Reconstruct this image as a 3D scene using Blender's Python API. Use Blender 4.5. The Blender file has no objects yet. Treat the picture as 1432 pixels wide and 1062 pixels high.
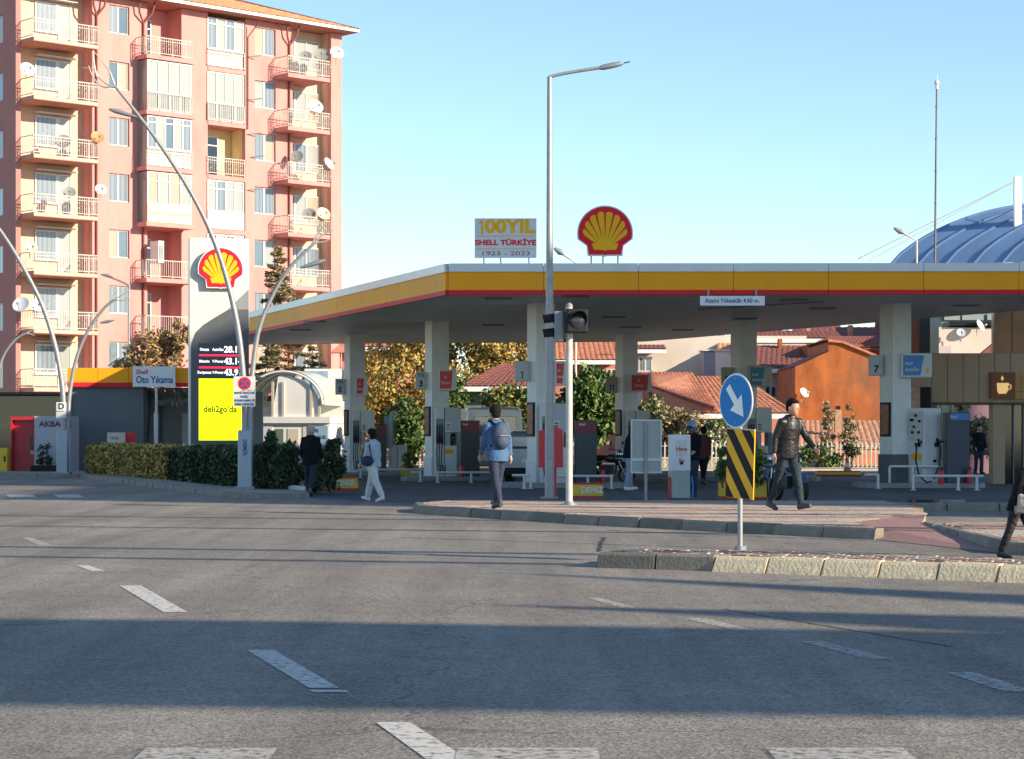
import bpy, bmesh, math, random
from mathutils import Vector, Matrix, noise as mnoise
R = math.radians
PI = math.pi
rnd = random.Random(7)
scene = bpy.context.scene
COL = scene.collection

# ------------------------------------------------------------------ camera, sky, sun, exposure
CAMZ = 1.45
F = 3000.0            # focal length in photograph pixels, 1432 wide
CX, HY = 716.0, 607.0
cam_d = bpy.data.cameras.new('camera')
cam = bpy.data.objects.new('camera', cam_d)
COL.objects.link(cam)
cam.location = (0, 0, CAMZ)
cam.rotation_euler = (R(90), 0, 0)
cam_d.sensor_width = 36
cam_d.lens = F / 1432 * 36
cam_d.shift_y = (HY - 531) / 1432
cam_d.clip_end = 3000
scene.camera = cam

ELEV = 20.0
PHI = 28.0            # the sun stands this far behind the camera plane, to the right
SUNV = Vector((math.cos(R(PHI)) * math.cos(R(ELEV)), -math.sin(R(PHI)) * math.cos(R(ELEV)), math.sin(R(ELEV)))).normalized()
world = bpy.data.worlds.new("World")
scene.world = world
world.use_nodes = True
wn = world.node_tree
wn.nodes.clear()
sky = wn.nodes.new('ShaderNodeTexSky')
sky.sky_type = 'NISHITA'
sky.sun_disc = False
sky.sun_elevation = R(ELEV)
sky.sun_rotation = R(90 + PHI)
sky.altitude = 900
sky.air_density = 0.9
sky.dust_density = 0.1
sky.ozone_density = 1.6
tint = wn.nodes.new('ShaderNodeVectorMath'); tint.operation = 'MULTIPLY'
tint.inputs[1].default_value = (1.0, 1.05, 1.05)
bg = wn.nodes.new('ShaderNodeBackground')
bg.inputs['Strength'].default_value = 0.122
wo = wn.nodes.new('ShaderNodeOutputWorld')
wn.links.new(sky.outputs[0], tint.inputs[0]); wn.links.new(tint.outputs[0], bg.inputs[0])
wn.links.new(bg.outputs[0], wo.inputs[0])
sun_d = bpy.data.lights.new('sun', 'SUN')
sun_d.energy = 4.7
sun_d.angle = R(0.5)
sun_d.color = (1.0, 0.84, 0.63)
sun = bpy.data.objects.new('sun', sun_d)
COL.objects.link(sun)
sun.rotation_euler = SUNV.to_track_quat('Z', 'Y').to_euler()
sun.location = (60, -10, 60)
vs = scene.view_settings
vs.view_transform = 'Standard'
vs.look = 'None'
vs.gamma = 1
vs.use_curve_mapping = False
vs.exposure = 0.88

# ------------------------------------------------------------------ placing: photograph pixel to a point at a known depth
def P(x, y, Y):
    return Vector(((x - CX) / F * Y, Y, CAMZ - (y - HY) / F * Y))
def G(x, y, z=0.0):
    Y = (CAMZ - z) * F / (y - HY)
    return Vector(((x - CX) / F * Y, Y, z))

# ------------------------------------------------------------------ materials
MATS = {}
def M(name, col, rough=.6, metal=0.0, var=.12, scale=2.5, bump=0.0, bscale=60, spec=.5, emit=0, stretch=None, dirt=0.0, coat=0):
    if name in MATS: return MATS[name]
    m = bpy.data.materials.new(name)
    m.use_nodes = True
    nt = m.node_tree
    b = nt.nodes['Principled BSDF']
    b.inputs['Roughness'].default_value = rough
    b.inputs['Metallic'].default_value = metal
    b.inputs['Specular IOR Level'].default_value = spec
    if coat: b.inputs['Coat Weight'].default_value = coat
    tc = nt.nodes.new('ShaderNodeTexCoord')
    src = tc.outputs['Object']
    if stretch:
        mp = nt.nodes.new('ShaderNodeMapping')
        mp.inputs['Scale'].default_value = stretch
        nt.links.new(src, mp.inputs[0]); src = mp.outputs[0]
    if var > 0:
        n = nt.nodes.new('ShaderNodeTexNoise')
        n.inputs['Scale'].default_value = scale
        n.inputs['Detail'].default_value = 8
        n.inputs['Roughness'].default_value = .65
        nt.links.new(src, n.inputs['Vector'])
        mr = nt.nodes.new('ShaderNodeMapRange')
        mr.inputs[1].default_value = .3; mr.inputs[2].default_value = .7
        mr.inputs[3].default_value = 1 - var; mr.inputs[4].default_value = 1 + var
        nt.links.new(n.outputs[0], mr.inputs[0])
        vm = nt.nodes.new('ShaderNodeVectorMath'); vm.operation = 'SCALE'
        vm.inputs[0].default_value = col[:3]
        nt.links.new(mr.outputs[0], vm.inputs['Scale'])
        out = vm.outputs[0]
        if dirt > 0:
            n2 = nt.nodes.new('ShaderNodeTexNoise')
            n2.inputs['Scale'].default_value = scale * .35
            n2.inputs['Detail'].default_value = 12
            n2.inputs['Roughness'].default_value = .75
            nt.links.new(src, n2.inputs['Vector'])
            r2 = nt.nodes.new('ShaderNodeMapRange')
            r2.inputs[1].default_value = .5; r2.inputs[2].default_value = .72
            r2.inputs[3].default_value = 0; r2.inputs[4].default_value = dirt
            nt.links.new(n2.outputs[0], r2.inputs[0])
            mx = nt.nodes.new('ShaderNodeMixRGB')
            mx.inputs[2].default_value = (.12, .095, .07, 1)
            nt.links.new(r2.outputs[0], mx.inputs[0]); nt.links.new(out, mx.inputs[1])
            out = mx.outputs[0]
        nt.links.new(out, b.inputs['Base Color'])
    else:
        b.inputs['Base Color'].default_value = (*col[:3], 1)
    if emit:
        b.inputs['Emission Color'].default_value = (*col[:3], 1)
        b.inputs['Emission Strength'].default_value = emit
    if bump > 0:
        n3 = nt.nodes.new('ShaderNodeTexNoise')
        n3.inputs['Scale'].default_value = bscale
        n3.inputs['Detail'].default_value = 4
        nt.links.new(src, n3.inputs['Vector'])
        bp = nt.nodes.new('ShaderNodeBump')
        bp.inputs['Strength'].default_value = bump
        bp.inputs['Distance'].default_value = .02
        nt.links.new(n3.outputs[0], bp.inputs['Height'])
        nt.links.new(bp.outputs[0], b.inputs['Normal'])
    MATS[name] = m
    return m

def asphalt(name, base, patch, seed=0.0, speck=1.0):
    m = bpy.data.materials.new(name); m.use_nodes = True
    nt = m.node_tree; L = nt.links.new
    b = nt.nodes['Principled BSDF']
    b.inputs['Roughness'].default_value = .82
    b.inputs['Specular IOR Level'].default_value = .35
    tc = nt.nodes.new('ShaderNodeTexCoord')
    def noise(scale, detail, rough, vec, a, c, lo, hi):
        n = nt.nodes.new('ShaderNodeTexNoise')
        n.inputs['Scale'].default_value = scale; n.inputs['Detail'].default_value = detail
        n.inputs['Roughness'].default_value = rough
        L(vec, n.inputs['Vector'])
        r = nt.nodes.new('ShaderNodeMapRange')
        r.inputs[1].default_value = a; r.inputs[2].default_value = c
        r.inputs[3].default_value = lo; r.inputs[4].default_value = hi
        L(n.outputs[0], r.inputs[0])
        return n.outputs[0], r.outputs[0]
    mp = nt.nodes.new('ShaderNodeMapping')
    mp.inputs['Location'].default_value = (seed, seed, 0)
    L(tc.outputs['Object'], mp.inputs[0])
    # wheel-track streaks run along the carriageway
    ms = nt.nodes.new('ShaderNodeMapping')
    ms.inputs['Rotation'].default_value = (0, 0, R(71.5 - 90))
    ms.inputs['Scale'].default_value = (1.6, .09, 1)
    L(mp.outputs[0], ms.inputs[0])
    h0, big = noise(.12, 6, .6, mp.outputs[0], .3, .7, .74, 1.26)
    h1, mid = noise(2.2, 8, .7, mp.outputs[0], .3, .7, .88, 1.12)
    h2, fine = noise(70, 3, .7, mp.outputs[0], .3, .7, 1 - .4 * speck, 1 + .45 * speck)
    h3, trk = noise(1.0, 5, .6, ms.outputs[0], .35, .65, .80, 1.18)
    vor = nt.nodes.new('ShaderNodeTexVoronoi')
    vor.inputs['Scale'].default_value = 55
    L(mp.outputs[0], vor.inputs['Vector'])
    rv = nt.nodes.new('ShaderNodeMapRange')
    rv.inputs[1].default_value = 0; rv.inputs[2].default_value = 1
    rv.inputs[3].default_value = 1 - .45 * speck; rv.inputs[4].default_value = 1 + .8 * speck
    sx = nt.nodes.new('ShaderNodeSeparateColor'); L(vor.outputs['Color'], sx.inputs[0]); L(sx.outputs[0], rv.inputs[0])
    def mul(a, c):
        n = nt.nodes.new('ShaderNodeMath'); n.operation = 'MULTIPLY'
        L(a, n.inputs[0]); L(c, n.inputs[1]); return n.outputs[0]
    k = mul(mul(mul(big, mid), mul(fine, trk)), rv.outputs[0])
    vm = nt.nodes.new('ShaderNodeVectorMath'); vm.operation = 'SCALE'
    vm.inputs[0].default_value = base
    L(k, vm.inputs['Scale'])
    # sealed cracks
    vc = nt.nodes.new('ShaderNodeTexVoronoi'); vc.feature = 'DISTANCE_TO_EDGE'
    vc.inputs['Scale'].default_value = .16
    wob = nt.nodes.new('ShaderNodeTexNoise'); wob.inputs['Scale'].default_value = 1.3; wob.inputs['Detail'].default_value = 5
    L(mp.outputs[0], wob.inputs['Vector'])
    ad = nt.nodes.new('ShaderNodeVectorMath'); ad.operation = 'ADD'
    sc2 = nt.nodes.new('ShaderNodeVectorMath'); sc2.operation = 'SCALE'; sc2.inputs['Scale'].default_value = 1.1
    L(wob.outputs['Color'], sc2.inputs[0]); L(mp.outputs[0], ad.inputs[0]); L(sc2.outputs[0], ad.inputs[1])
    L(ad.outputs[0], vc.inputs['Vector'])
    rc = nt.nodes.new('ShaderNodeMapRange')
    rc.inputs[1].default_value = .0015; rc.inputs[2].default_value = .0035
    rc.inputs[3].default_value = .42; rc.inputs[4].default_value = 0
    L(vc.outputs['Distance'], rc.inputs[0])
    mx = nt.nodes.new('ShaderNodeMixRGB'); mx.inputs[2].default_value = (*patch, 1)
    L(rc.outputs[0], mx.inputs[0]); L(vm.outputs[0], mx.inputs[1])
    L(mx.outputs[0], b.inputs['Base Color'])
    bp = nt.nodes.new('ShaderNodeBump'); bp.inputs['Strength'].default_value = .55; bp.inputs['Distance'].default_value = .006
    L(vor.outputs['Distance'], bp.inputs['Height']); L(bp.outputs[0], b.inputs['Normal'])
    MATS[name] = m
    return m

def worn_paint(name, col, under, amount=.5, alpha=1.0):
    m = bpy.data.materials.new(name); m.use_nodes = True
    nt = m.node_tree; L = nt.links.new
    b = nt.nodes['Principled BSDF']; b.inputs['Roughness'].default_value = .75
    tc = nt.nodes.new('ShaderNodeTexCoord')
    n = nt.nodes.new('ShaderNodeTexNoise'); n.inputs['Scale'].default_value = 15; n.inputs['Detail'].default_value = 12
    n.inputs['Roughness'].default_value = .8
    L(tc.outputs['Object'], n.inputs['Vector'])
    r = nt.nodes.new('ShaderNodeMapRange')
    r.inputs[1].default_value = amount - .06; r.inputs[2].default_value = amount + .06
    r.inputs[3].default_value = 0; r.inputs[4].default_value = 1
    L(n.outputs[0], r.inputs[0])
    mx = nt.nodes.new('ShaderNodeMixRGB')
    mx.inputs[1].default_value = (*col, 1); mx.inputs[2].default_value = (*under, 1)
    b.inputs['Base Color'].default_value = (*col, 1)
    inv = nt.nodes.new('ShaderNodeMath'); inv.operation = 'SUBTRACT'; inv.inputs[0].default_value = 1
    L(r.outputs[0], inv.inputs[1]); mu = nt.nodes.new('ShaderNodeMath'); mu.operation = 'MULTIPLY'; mu.inputs[1].default_value = alpha
    L(inv.outputs[0], mu.inputs[0]); L(mu.outputs[0], b.inputs['Alpha'])
    MATS[name] = m
    return m

def curtain_glass(name, c0, c1, scale=9):
    m = bpy.data.materials.new(name); m.use_nodes = True
    nt = m.node_tree; L = nt.links.new
    b = nt.nodes['Principled BSDF']; b.inputs['Roughness'].default_value = .35
    b.inputs['Coat Weight'].default_value = 1; b.inputs['Coat Roughness'].default_value = .02
    tc = nt.nodes.new('ShaderNodeTexCoord')
    w = nt.nodes.new('ShaderNodeTexWave'); w.bands_direction = 'X'
    w.inputs['Scale'].default_value = scale; w.inputs['Distortion'].default_value = 2.2
    w.inputs['Detail'].default_value = 1; w.inputs['Detail Scale'].default_value = .4
    mp = nt.nodes.new('ShaderNodeMapping'); mp.inputs['Scale'].default_value = (1, 1, .12)
    L(tc.outputs['Object'], mp.inputs[0]); L(mp.outputs[0], w.inputs['Vector'])
    mx = nt.nodes.new('ShaderNodeMixRGB'); mx.inputs[1].default_value = (*c0, 1); mx.inputs[2].default_value = (*c1, 1)
    L(w.outputs['Fac'], mx.inputs[0]); L(mx.outputs[0], b.inputs['Base Color'])
    MATS[name] = m
    return m

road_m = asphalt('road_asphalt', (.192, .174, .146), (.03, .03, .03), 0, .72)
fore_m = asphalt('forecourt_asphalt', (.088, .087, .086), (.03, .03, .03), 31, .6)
soil_m = M('soil', (.30, .25, .18), .95, var=.3, scale=.6, bump=.5, bscale=9)
kerb_m = M('kerb_concrete', (.23, .20, .16), .9, var=.22, scale=5, bump=.5, bscale=30, dirt=.75)
kerb_y = M('kerb_sandy', (.72, .58, .37), .9, var=.2, scale=6, bump=.5, bscale=30, dirt=.8)
kerb_d = M('kerb_dark', (.16, .145, .12), .9, var=.25, scale=6, bump=.5, bscale=30, dirt=.8)
paver_r = M('paver_red', (.36, .23, .18), .9, var=.25, scale=8, bump=.4, dirt=.4)
paver_c = M('paver_cream', (.44, .38, .31), .9, var=.2, scale=8, bump=.4, dirt=.4)
ramp_m = M('ramp_red_asphalt', (.34, .19, .165), .9, var=.2, scale=12, bump=.6, bscale=90)
paint_w = worn_paint('road_paint', (.62, .60, .55), (.19, .175, .155), .565, .92)
paint_f = worn_paint('road_paint_faded', (.56, .54, .49), (.19, .175, .155), .53, .7)
paint_g = worn_paint('road_paint_ghost', (.46, .44, .40), (.19, .175, .155), .46, .45)
white_m = M('white_paint', (.78, .78, .76), .45, var=.05)
offw_m = M('offwhite_paint', (.68, .67, .63), .5, var=.08, dirt=.15)
silver_m = M('silver_band', (.52, .55, .57), .35, metal=.35, var=.05)
yel_m = M('fascia_yellow', (.97, .385, .010), .5, spec=.2, var=.05, scale=.8, dirt=.12)
red_m = M('fascia_red', (.70, .02, .03), .5, spec=.2, var=.06)
soffit_m = M('soffit', (.90, .82, .70), .52, spec=.7, var=.08, scale=.7, dirt=.15)
colw_m = M('column_cream', (.76, .74, .69), .5, var=.06, dirt=.1)
dgrey_m = M('dark_grey', (.085, .095, .105), .45, var=.1)
mgrey_m = M('mid_grey', (.22, .24, .25), .5, var=.1, dirt=.1)
black_m = M('black_plastic', (.010, .011, .013), .55, var=.2, spec=.25)
rubber_m = M('rubber', (.02, .02, .02), .8, var=.2)
galv_m = M('galvanised_steel', (.31, .32, .32), .5, metal=.4, var=.14, scale=7, dirt=.1)
galvd_m = M('dull_steel', (.27, .30, .33), .5, metal=.4, var=.14, scale=5, dirt=.2)
chrome_m = M('chrome', (.6, .6, .62), .15, metal=1, var=.05)
lred_m = M('signal_red', (.66, .03, .035), .4, var=.06)
crim_m = M('emblem_red', (.74, .012, .03), .5, spec=.2, var=.05)
eyel_m = M('emblem_yellow', (.90, .46, .01), .5, spec=.2, var=.05)
blue_m = M('sign_blue', (.015, .19, .50), .35, var=.05)
teal_m = M('teal_blue', (.02, .20, .34), .4, var=.05)
navy_m = M('navy_letters', (.02, .09, .26), .5, var=0)
amber_m = M('marker_amber', (.92, .46, .015), .5, spec=.2, var=.08, dirt=.1)
kyel_m = M('planter_yellow', (.72, .47, .03), .6, var=.12, dirt=.35)
kred_m = M('planter_red', (.42, .05, .035), .6, var=.12, dirt=.35)
screen_m = M('screen_black', (.012, .012, .03), .25, var=0)
led_w = M('led_white', (.9, .92, 1.0), .5, var=0, emit=1.0)
led_r = M('led_red', (.95, .02, .08), .5, var=0, emit=.8)
led_y = M('led_yellow', (.82, .96, .0), .5, var=0, emit=.95)
glass_m = M('window_glass', (.10, .14, .17), .06, var=.25, scale=.6, spec=.9, coat=1)
glassd_m = M('dark_glass', (.012, .014, .016), .06, var=.2, spec=.8)
pvc_m = M('pvc_frame', (.64, .64, .63), .4, var=.04)
cur_a = curtain_glass('glass_white_curtain', (.36, .38, .35), (.17, .19, .18))
cur_b = curtain_glass('glass_sky', (.16, .21, .26), (.09, .13, .17), 1.2)
cur_c = curtain_glass('glass_cream_curtain', (.42, .35, .24), (.24, .20, .13), 6)
pink_m = M('pink_render', (.62, .275, .245), .85, var=.12, scale=.8, stretch=(1, 1, .35), bump=.15, bscale=30, dirt=.4)
pinkd_m = M('pink_render_shaded', (.42, .19, .17), .85, var=.08, scale=.5, dirt=.10)  # darker copy of the pink render, with the shade put into it
cream_m = M('cream_render', (.62, .46, .34), .85, var=.07, scale=.5, dirt=.08)
ywall_m = M('yellow_render', (.78, .62, .33), .85, var=.07, scale=.5)
tile_m = M('clay_tile', (.50, .20, .11), .8, var=.38, scale=4, bump=.2, dirt=.35)
tileo_m = M('orange_tile', (.60, .30, .15), .8, var=.35, scale=4, dirt=.35)
tiled_m = M('dark_clay_tile', (.22, .075, .06), .8, var=.35, scale=4, dirt=.4)
rust_m = M('rust_render', (.38, .11, .026), .85, var=.35, scale=1.3, stretch=(1.3, 1.3, .6), dirt=.75, bump=.2)
salmon_m = M('salmon_render', (.55, .22, .15), .85, var=.12, scale=.8, dirt=.2)
pale_m = M('pale_render', (.62, .55, .47), .85, var=.1, scale=.5, dirt=.18)
lilac_m = M('lilac_render', (.50, .42, .42), .85, var=.1, scale=.5, dirt=.15)
green_m = M('green_render', (.12, .17, .13), .85, var=.12)
beige_m = M('beige_cladding', (.50, .36, .23), .5, spec=.3, var=.05)
brown_m = M('bronze_cladding', (.30, .15, .07), .35, metal=.3, var=.25, scale=1.2)
bark_m = M('bark', (.13, .095, .07), .9, var=.3, scale=9, bump=.6, bscale=25)
wood_m = M('wood', (.28, .18, .1), .8, var=.3, scale=6)
iron_m = M('painted_iron', (.48, .46, .42), .6, var=.15, dirt=.3)
pipe_m = M('brown_pipe', (.20, .07, .055), .5, var=.15)
bluer_m = M('blue_roof', (.15, .26, .45), .5, metal=0, var=.12, scale=.4)

def leafmats(name, cols):
    out = []
    for i, c in enumerate(cols):
        m = M('%s_leaf_%s' % (name, 'abcdef'[i]), c, .6, var=.3, scale=1.5)
        b = m.node_tree.nodes['Principled BSDF']
        b.inputs['Subsurface Weight'].default_value = 0
        out.append(m)
    return out
LG = leafmats('green', [(.05, .10, .02), (.085, .15, .03), (.13, .19, .045)])
LO = leafmats('autumn', [(.38, .24, .05), (.52, .35, .08), (.28, .15, .04), (.24, .25, .07)])
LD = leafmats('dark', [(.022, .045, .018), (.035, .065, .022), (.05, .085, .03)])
LC = leafmats('cedar', [(.14, .14, .07), (.30, .24, .12), (.40, .30, .16)])
LB = leafmats('brown', [(.28, .18, .10), (.38, .24, .12), (.18, .14, .06)])
LH = leafmats('hedge', [(.12, .12, .02), (.44, .33, .08), (.54, .37, .12)])  # leaves lightened to stand in for sun that misses this hedge

# ------------------------------------------------------------------ mesh helpers
class MB:
    def __init__(s): s.v = []; s.f = []; s.mi = []; s.cur = 0
    def add(s, vs, fs):
        n = len(s.v); s.v.extend([tuple(v) for v in vs])
        for f in fs: s.f.append([n + i for i in f]); s.mi.append(s.cur)
        return s
    def box(s, x0, x1, y0, y1, z0, z1):
        return s.add([(x0,y0,z0),(x1,y0,z0),(x1,y1,z0),(x0,y1,z0),(x0,y0,z1),(x1,y0,z1),(x1,y1,z1),(x0,y1,z1)],
                     [(3,2,1,0),(4,5,6,7),(0,1,5,4),(1,2,6,5),(2,3,7,6),(3,0,4,7)])
    def obox(s, c, size, rz=0, ry=0, rx=0):
        m = Matrix.Translation(c) @ Matrix.Rotation(rz, 4, 'Z') @ Matrix.Rotation(ry, 4, 'Y') @ Matrix.Rotation(rx, 4, 'X')
        a, b, d = [q / 2 for q in size]
        vs = [m @ Vector(q) for q in [(-a,-b,-d),(a,-b,-d),(a,b,-d),(-a,b,-d),(-a,-b,d),(a,-b,d),(a,b,d),(-a,b,d)]]
        return s.add(vs, [(3,2,1,0),(4,5,6,7),(0,1,5,4),(1,2,6,5),(2,3,7,6),(3,0,4,7)])
    def tube(s, pts, rad, n=10, caps=True):
        pts = [Vector(p) for p in pts]
        if not isinstance(rad, (list, tuple)): rad = [rad] * len(pts)
        rings = []; up = None
        for i, p in enumerate(pts):
            a = pts[max(i - 1, 0)]; b = pts[min(i + 1, len(pts) - 1)]
            t = (b - a)
            t = t.normalized() if t.length > 1e-9 else Vector((0, 0, 1))
            if up is None:
                up = Vector((1, 0, 0)) if abs(t.x) < .9 else Vector((0, 1, 0))
            e1 = (up - t * up.dot(t))
            e1 = e1.normalized() if e1.length > 1e-6 else t.orthogonal().normalized()
            up = e1; e2 = t.cross(e1)
            rings.append([p + (e1 * math.cos(2*PI*k/n) + e2 * math.sin(2*PI*k/n)) * rad[i] for k in range(n)])
        vs = [v for r in rings for v in r]; fs = []
        for i in range(len(pts) - 1):
            for k in range(n):
                k2 = (k + 1) % n
                fs.append((i*n+k, i*n+k2, (i+1)*n+k2, (i+1)*n+k))
        if caps:
            fs.append(tuple(reversed(range(n)))); fs.append(tuple((len(pts)-1)*n + k for k in range(n)))
        return s.add(vs, fs)
    def cyl(s, p0, p1, r0, r1=None, n=14): return s.tube([p0, p1], [r0, r0 if r1 is None else r1], n)
    def prismy(s, poly, y0, y1):       # outline in x,z drawn counter-clockwise seen from -y
        n = len(poly)
        vs = [(x, y0, z) for x, z in poly] + [(x, y1, z) for x, z in poly]
        fs = [tuple(range(n)), tuple(reversed(range(n, 2*n)))] + [(i, n+i, n+(i+1) % n, (i+1) % n) for i in range(n)]
        return s.add(vs, fs)
    def prismx(s, poly, x0, x1):       # outline in y,z
        n = len(poly)
        vs = [(x0, y, z) for y, z in poly] + [(x1, y, z) for y, z in poly]
        fs = [tuple(reversed(range(n))), tuple(range(n, 2*n))] + [(i, (i+1) % n, n+(i+1) % n, n+i) for i in range(n)]
        return s.add(vs, fs)
    def prismz(s, poly, z0, z1):
        n = len(poly)
        vs = [(x, y, z0) for x, y in poly] + [(x, y, z1) for x, y in poly]
        fs = [tuple(reversed(range(n))), tuple(range(n, 2*n))] + [(i, (i+1) % n, n+(i+1) % n, n+i) for i in range(n)]
        return s.add(vs, fs)
    def ball(s, c, r, sc=(1, 1, 1), n=12, m=8, rot=None):
        c = Vector(c); vs = []; fs = []
        for i in range(m + 1):
            th = PI * i / m
            for k in range(n):
                ph = 2 * PI * k / n
                q = Vector((math.sin(th)*math.cos(ph)*sc[0], math.sin(th)*math.sin(ph)*sc[1], math.cos(th)*sc[2])) * r
                if rot: q = rot @ q
                vs.append(c + q)
        for i in range(m):
            for k in range(n):
                k2 = (k + 1) % n
                fs.append((i*n+k, (i+1)*n+k, (i+1)*n+k2, i*n+k2))
        return s.add(vs, fs)
    def lathe(s, prof, n=20, mat=None):  # profile (r, z) about the local z axis
        mat = mat or Matrix.Identity(4)
        vs = []; fs = []
        for r, z in prof:
            for k in range(n): vs.append(mat @ Vector((r*math.cos(2*PI*k/n), r*math.sin(2*PI*k/n), z)))
        for i in range(len(prof) - 1):
            for k in range(n):
                k2 = (k + 1) % n
                fs.append((i*n+k, i*n+k2, (i+1)*n+k2, (i+1)*n+k))
        return s.add(vs, fs)
    def mesh(s, name, mats, smooth=None):
        me = bpy.data.meshes.new(name)
        me.from_pydata(s.v, [], s.f)
        if not isinstance(mats, (list, tuple)): mats = [mats]
        for m in mats: me.materials.append(m)
        if len(mats) > 1: me.polygons.foreach_set('material_index', s.mi)
        if smooth:
            me.polygons.foreach_set('use_smooth', [True] * len(me.polygons))
            me.set_sharp_from_angle(angle=R(smooth))
        me.update()
        return me

def link(name, me, parent=None, label=None, kind=None, cat=None, group=None, loc=None, rz=0):
    o = bpy.data.objects.new(name, me); COL.objects.link(o)
    if parent: o.parent = parent
    if loc is not None: o.location = loc
    o.rotation_euler.z = rz
    if label: o['label'] = label
    if kind: o['kind'] = kind
    if cat: o['category'] = cat
    if group: o['group'] = group
    return o
def part(name, mb, mats, parent, label=None, kind=None, smooth=None, bevel=0, loc=None, rz=0):
    o = link(name, mb.mesh(name, mats, smooth), parent, label, kind, loc=loc, rz=rz)
    if bevel:
        bv = o.modifiers.new('bevel', 'BEVEL'); bv.width = bevel; bv.segments = 2; bv.limit_method = 'ANGLE'
    return o
def thing(name, label, cat, loc=(0, 0, 0), rz=0, group=None):
    return link(name, None, None, label, None, cat, group, loc, rz)
def struct(name, label, cat=None, loc=(0, 0, 0), rz=0):
    return link(name, None, None, label, 'structure', cat, None, loc, rz)
def dup(root, loc, rz, label=None, group=None):
    r = root.copy(); COL.objects.link(r); r.location = loc; r.rotation_euler.z = rz
    if label: r['label'] = label
    if group: r['group'] = group
    def rec(a, b):
        for ch in list(a.children):
            c = ch.copy(); COL.objects.link(c); c.parent = b
            rec(ch, c)
    rec(root, r)
    return r
bpy.context.view_layer.update()

TMP = bpy.data.scenes.new('tmp')      # scratch scene: text and cloth meshes are made there and taken out
def baked(ob):
    TMP.collection.objects.link(ob)
    vl = TMP.view_layers[0]; vl.update()
    me = bpy.data.meshes.new_from_object(ob.evaluated_get(vl.depsgraph), depsgraph=vl.depsgraph)
    bpy.data.objects.remove(ob)
    return me
def one_glyph(h, mat, parent, loc, ext=.004, w=.34):
    s_ = h * .5
    b = MB(); b.prismy([(-.02*h, -s_), (.13*h, -s_), (.13*h, s_), (.02*h, s_), (-.17*h, s_ - .16*h), (-.17*h, s_ - .31*h), (-.02*h, s_ - .2*h)], -ext, 0)
    o = part('numeral', b, mat, parent); o.location = loc; return o
def text(body, size, mat, parent, loc, rot=(R(90), 0, 0), ext=.003, bold=0.0, align='CENTER', name='lettering', sx=1.0, label=None):
    cu = bpy.data.curves.new('t', 'FONT')
    cu.body = body; cu.size = size; cu.extrude = ext; cu.offset = bold * size
    cu.align_x = align; cu.align_y = 'CENTER'; cu.resolution_u = 3
    me = baked(bpy.data.objects.new('t', cu)); bpy.data.curves.remove(cu)
    me.materials.clear(); me.materials.append(mat)
    o = link(name, me, parent, label)
    o.location = loc; o.rotation_euler = rot; o.scale = (sx, 1, 1)
    return o
# ================================================================== GROUND
def sheet(name, pts, z, mat, parent=None, label=None):
    b = MB(); b.add([(x, y, z) for x, y in pts], [tuple(range(len(pts)))])
    o = link(name, b.mesh(name, mat), parent, label, 'structure' if not parent else None)
    return o
sheet('ground', [(-1200, -200), (1200, -200), (1200, 1800), (-1200, 1800)], -.03, soil_m, None, 'bare brown earth running out to the horizon behind everything')
road = sheet('road', [(-60, -12), (60, -12), (60, 58), (-60, 100)], 0, road_m, None, 'wide worn grey asphalt carriageway crossing the foreground')
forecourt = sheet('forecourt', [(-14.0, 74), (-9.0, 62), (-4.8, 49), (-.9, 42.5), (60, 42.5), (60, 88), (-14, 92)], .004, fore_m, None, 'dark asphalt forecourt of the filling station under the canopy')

# painted markings, one object each, laid on the carriageway
def marking(pix, mat, z=.005, name='lane_dash', label=None):
    b = MB(); g = [G(x, y, z) for x, y in pix]
    b.add(g, [tuple(reversed(range(len(g))))])
    me = b.mesh(name, mat)
    link(name, me, road, label)
for q in ([(167,819),(197,819),(262,856),(228,856)], [(345,909),(383,909),(474,962),(432,962)], [(432,965),(482,965),(490,968),(438,968)],
          [(525,1010),(573,1010),(668,1070),(608,1070)], [(107,791),(125,791),(147,799),(128,799)],
          [(8,692),(45,692),(52,696),(14,696)], [(75,692),(110,692),(118,696),(82,696)]):
    marking(q, paint_w)
marking([(30,752),(45,752),(72,763),(55,763)], paint_f)
for q in ([(820,836),(838,836),(890,850),(868,850)], [(957,865),(985,865),(1060,882),(1030,882)], [(1120,897),(1150,897),(1250,922),(1215,922)], [(1322,940),(1362,940),(1450,967),(1404,967)]):
    marking(q, paint_f)
for q in ([(329,902),(363,902),(366,903.2),(331,903.2)], [(329,902),(331,902),(345,909),(343,909)], [(361,902),(363,902),(385,909),(382,909)], [(445,968),(447,968),(465,979),(463,979)], [(483,968),(485,968),(504,979),(501,979)]):
    marking(q, paint_f, name='setting_out_line')
for x0, x1 in ((205, 388), (640, 835), (1072, 1262)):
    a = G(x0, 1047, .005); b2 = G(x1, 1047, .005)
    b = MB(); b.add([(a.x, a.y, .009), (b2.x, a.y, .009), (b2.x, a.y - 3.2, .009), (a.x, a.y - 3.2, .009)], [(3, 2, 1, 0)])
    link('crossing_bar', b.mesh('crossing_bar', paint_f), road)
for q in ([(470,800),(540,806),(760,905),(1010,985),(1300,1050),(1180,1052),(880,975),(640,895)], [(300,735),(360,738),(640,790),(820,815),(760,820),(560,790)], [(690,843),(740,846),(900,880),(860,885)]):
    marking(q, paint_g, z=.004, name='worn_streak')
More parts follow.
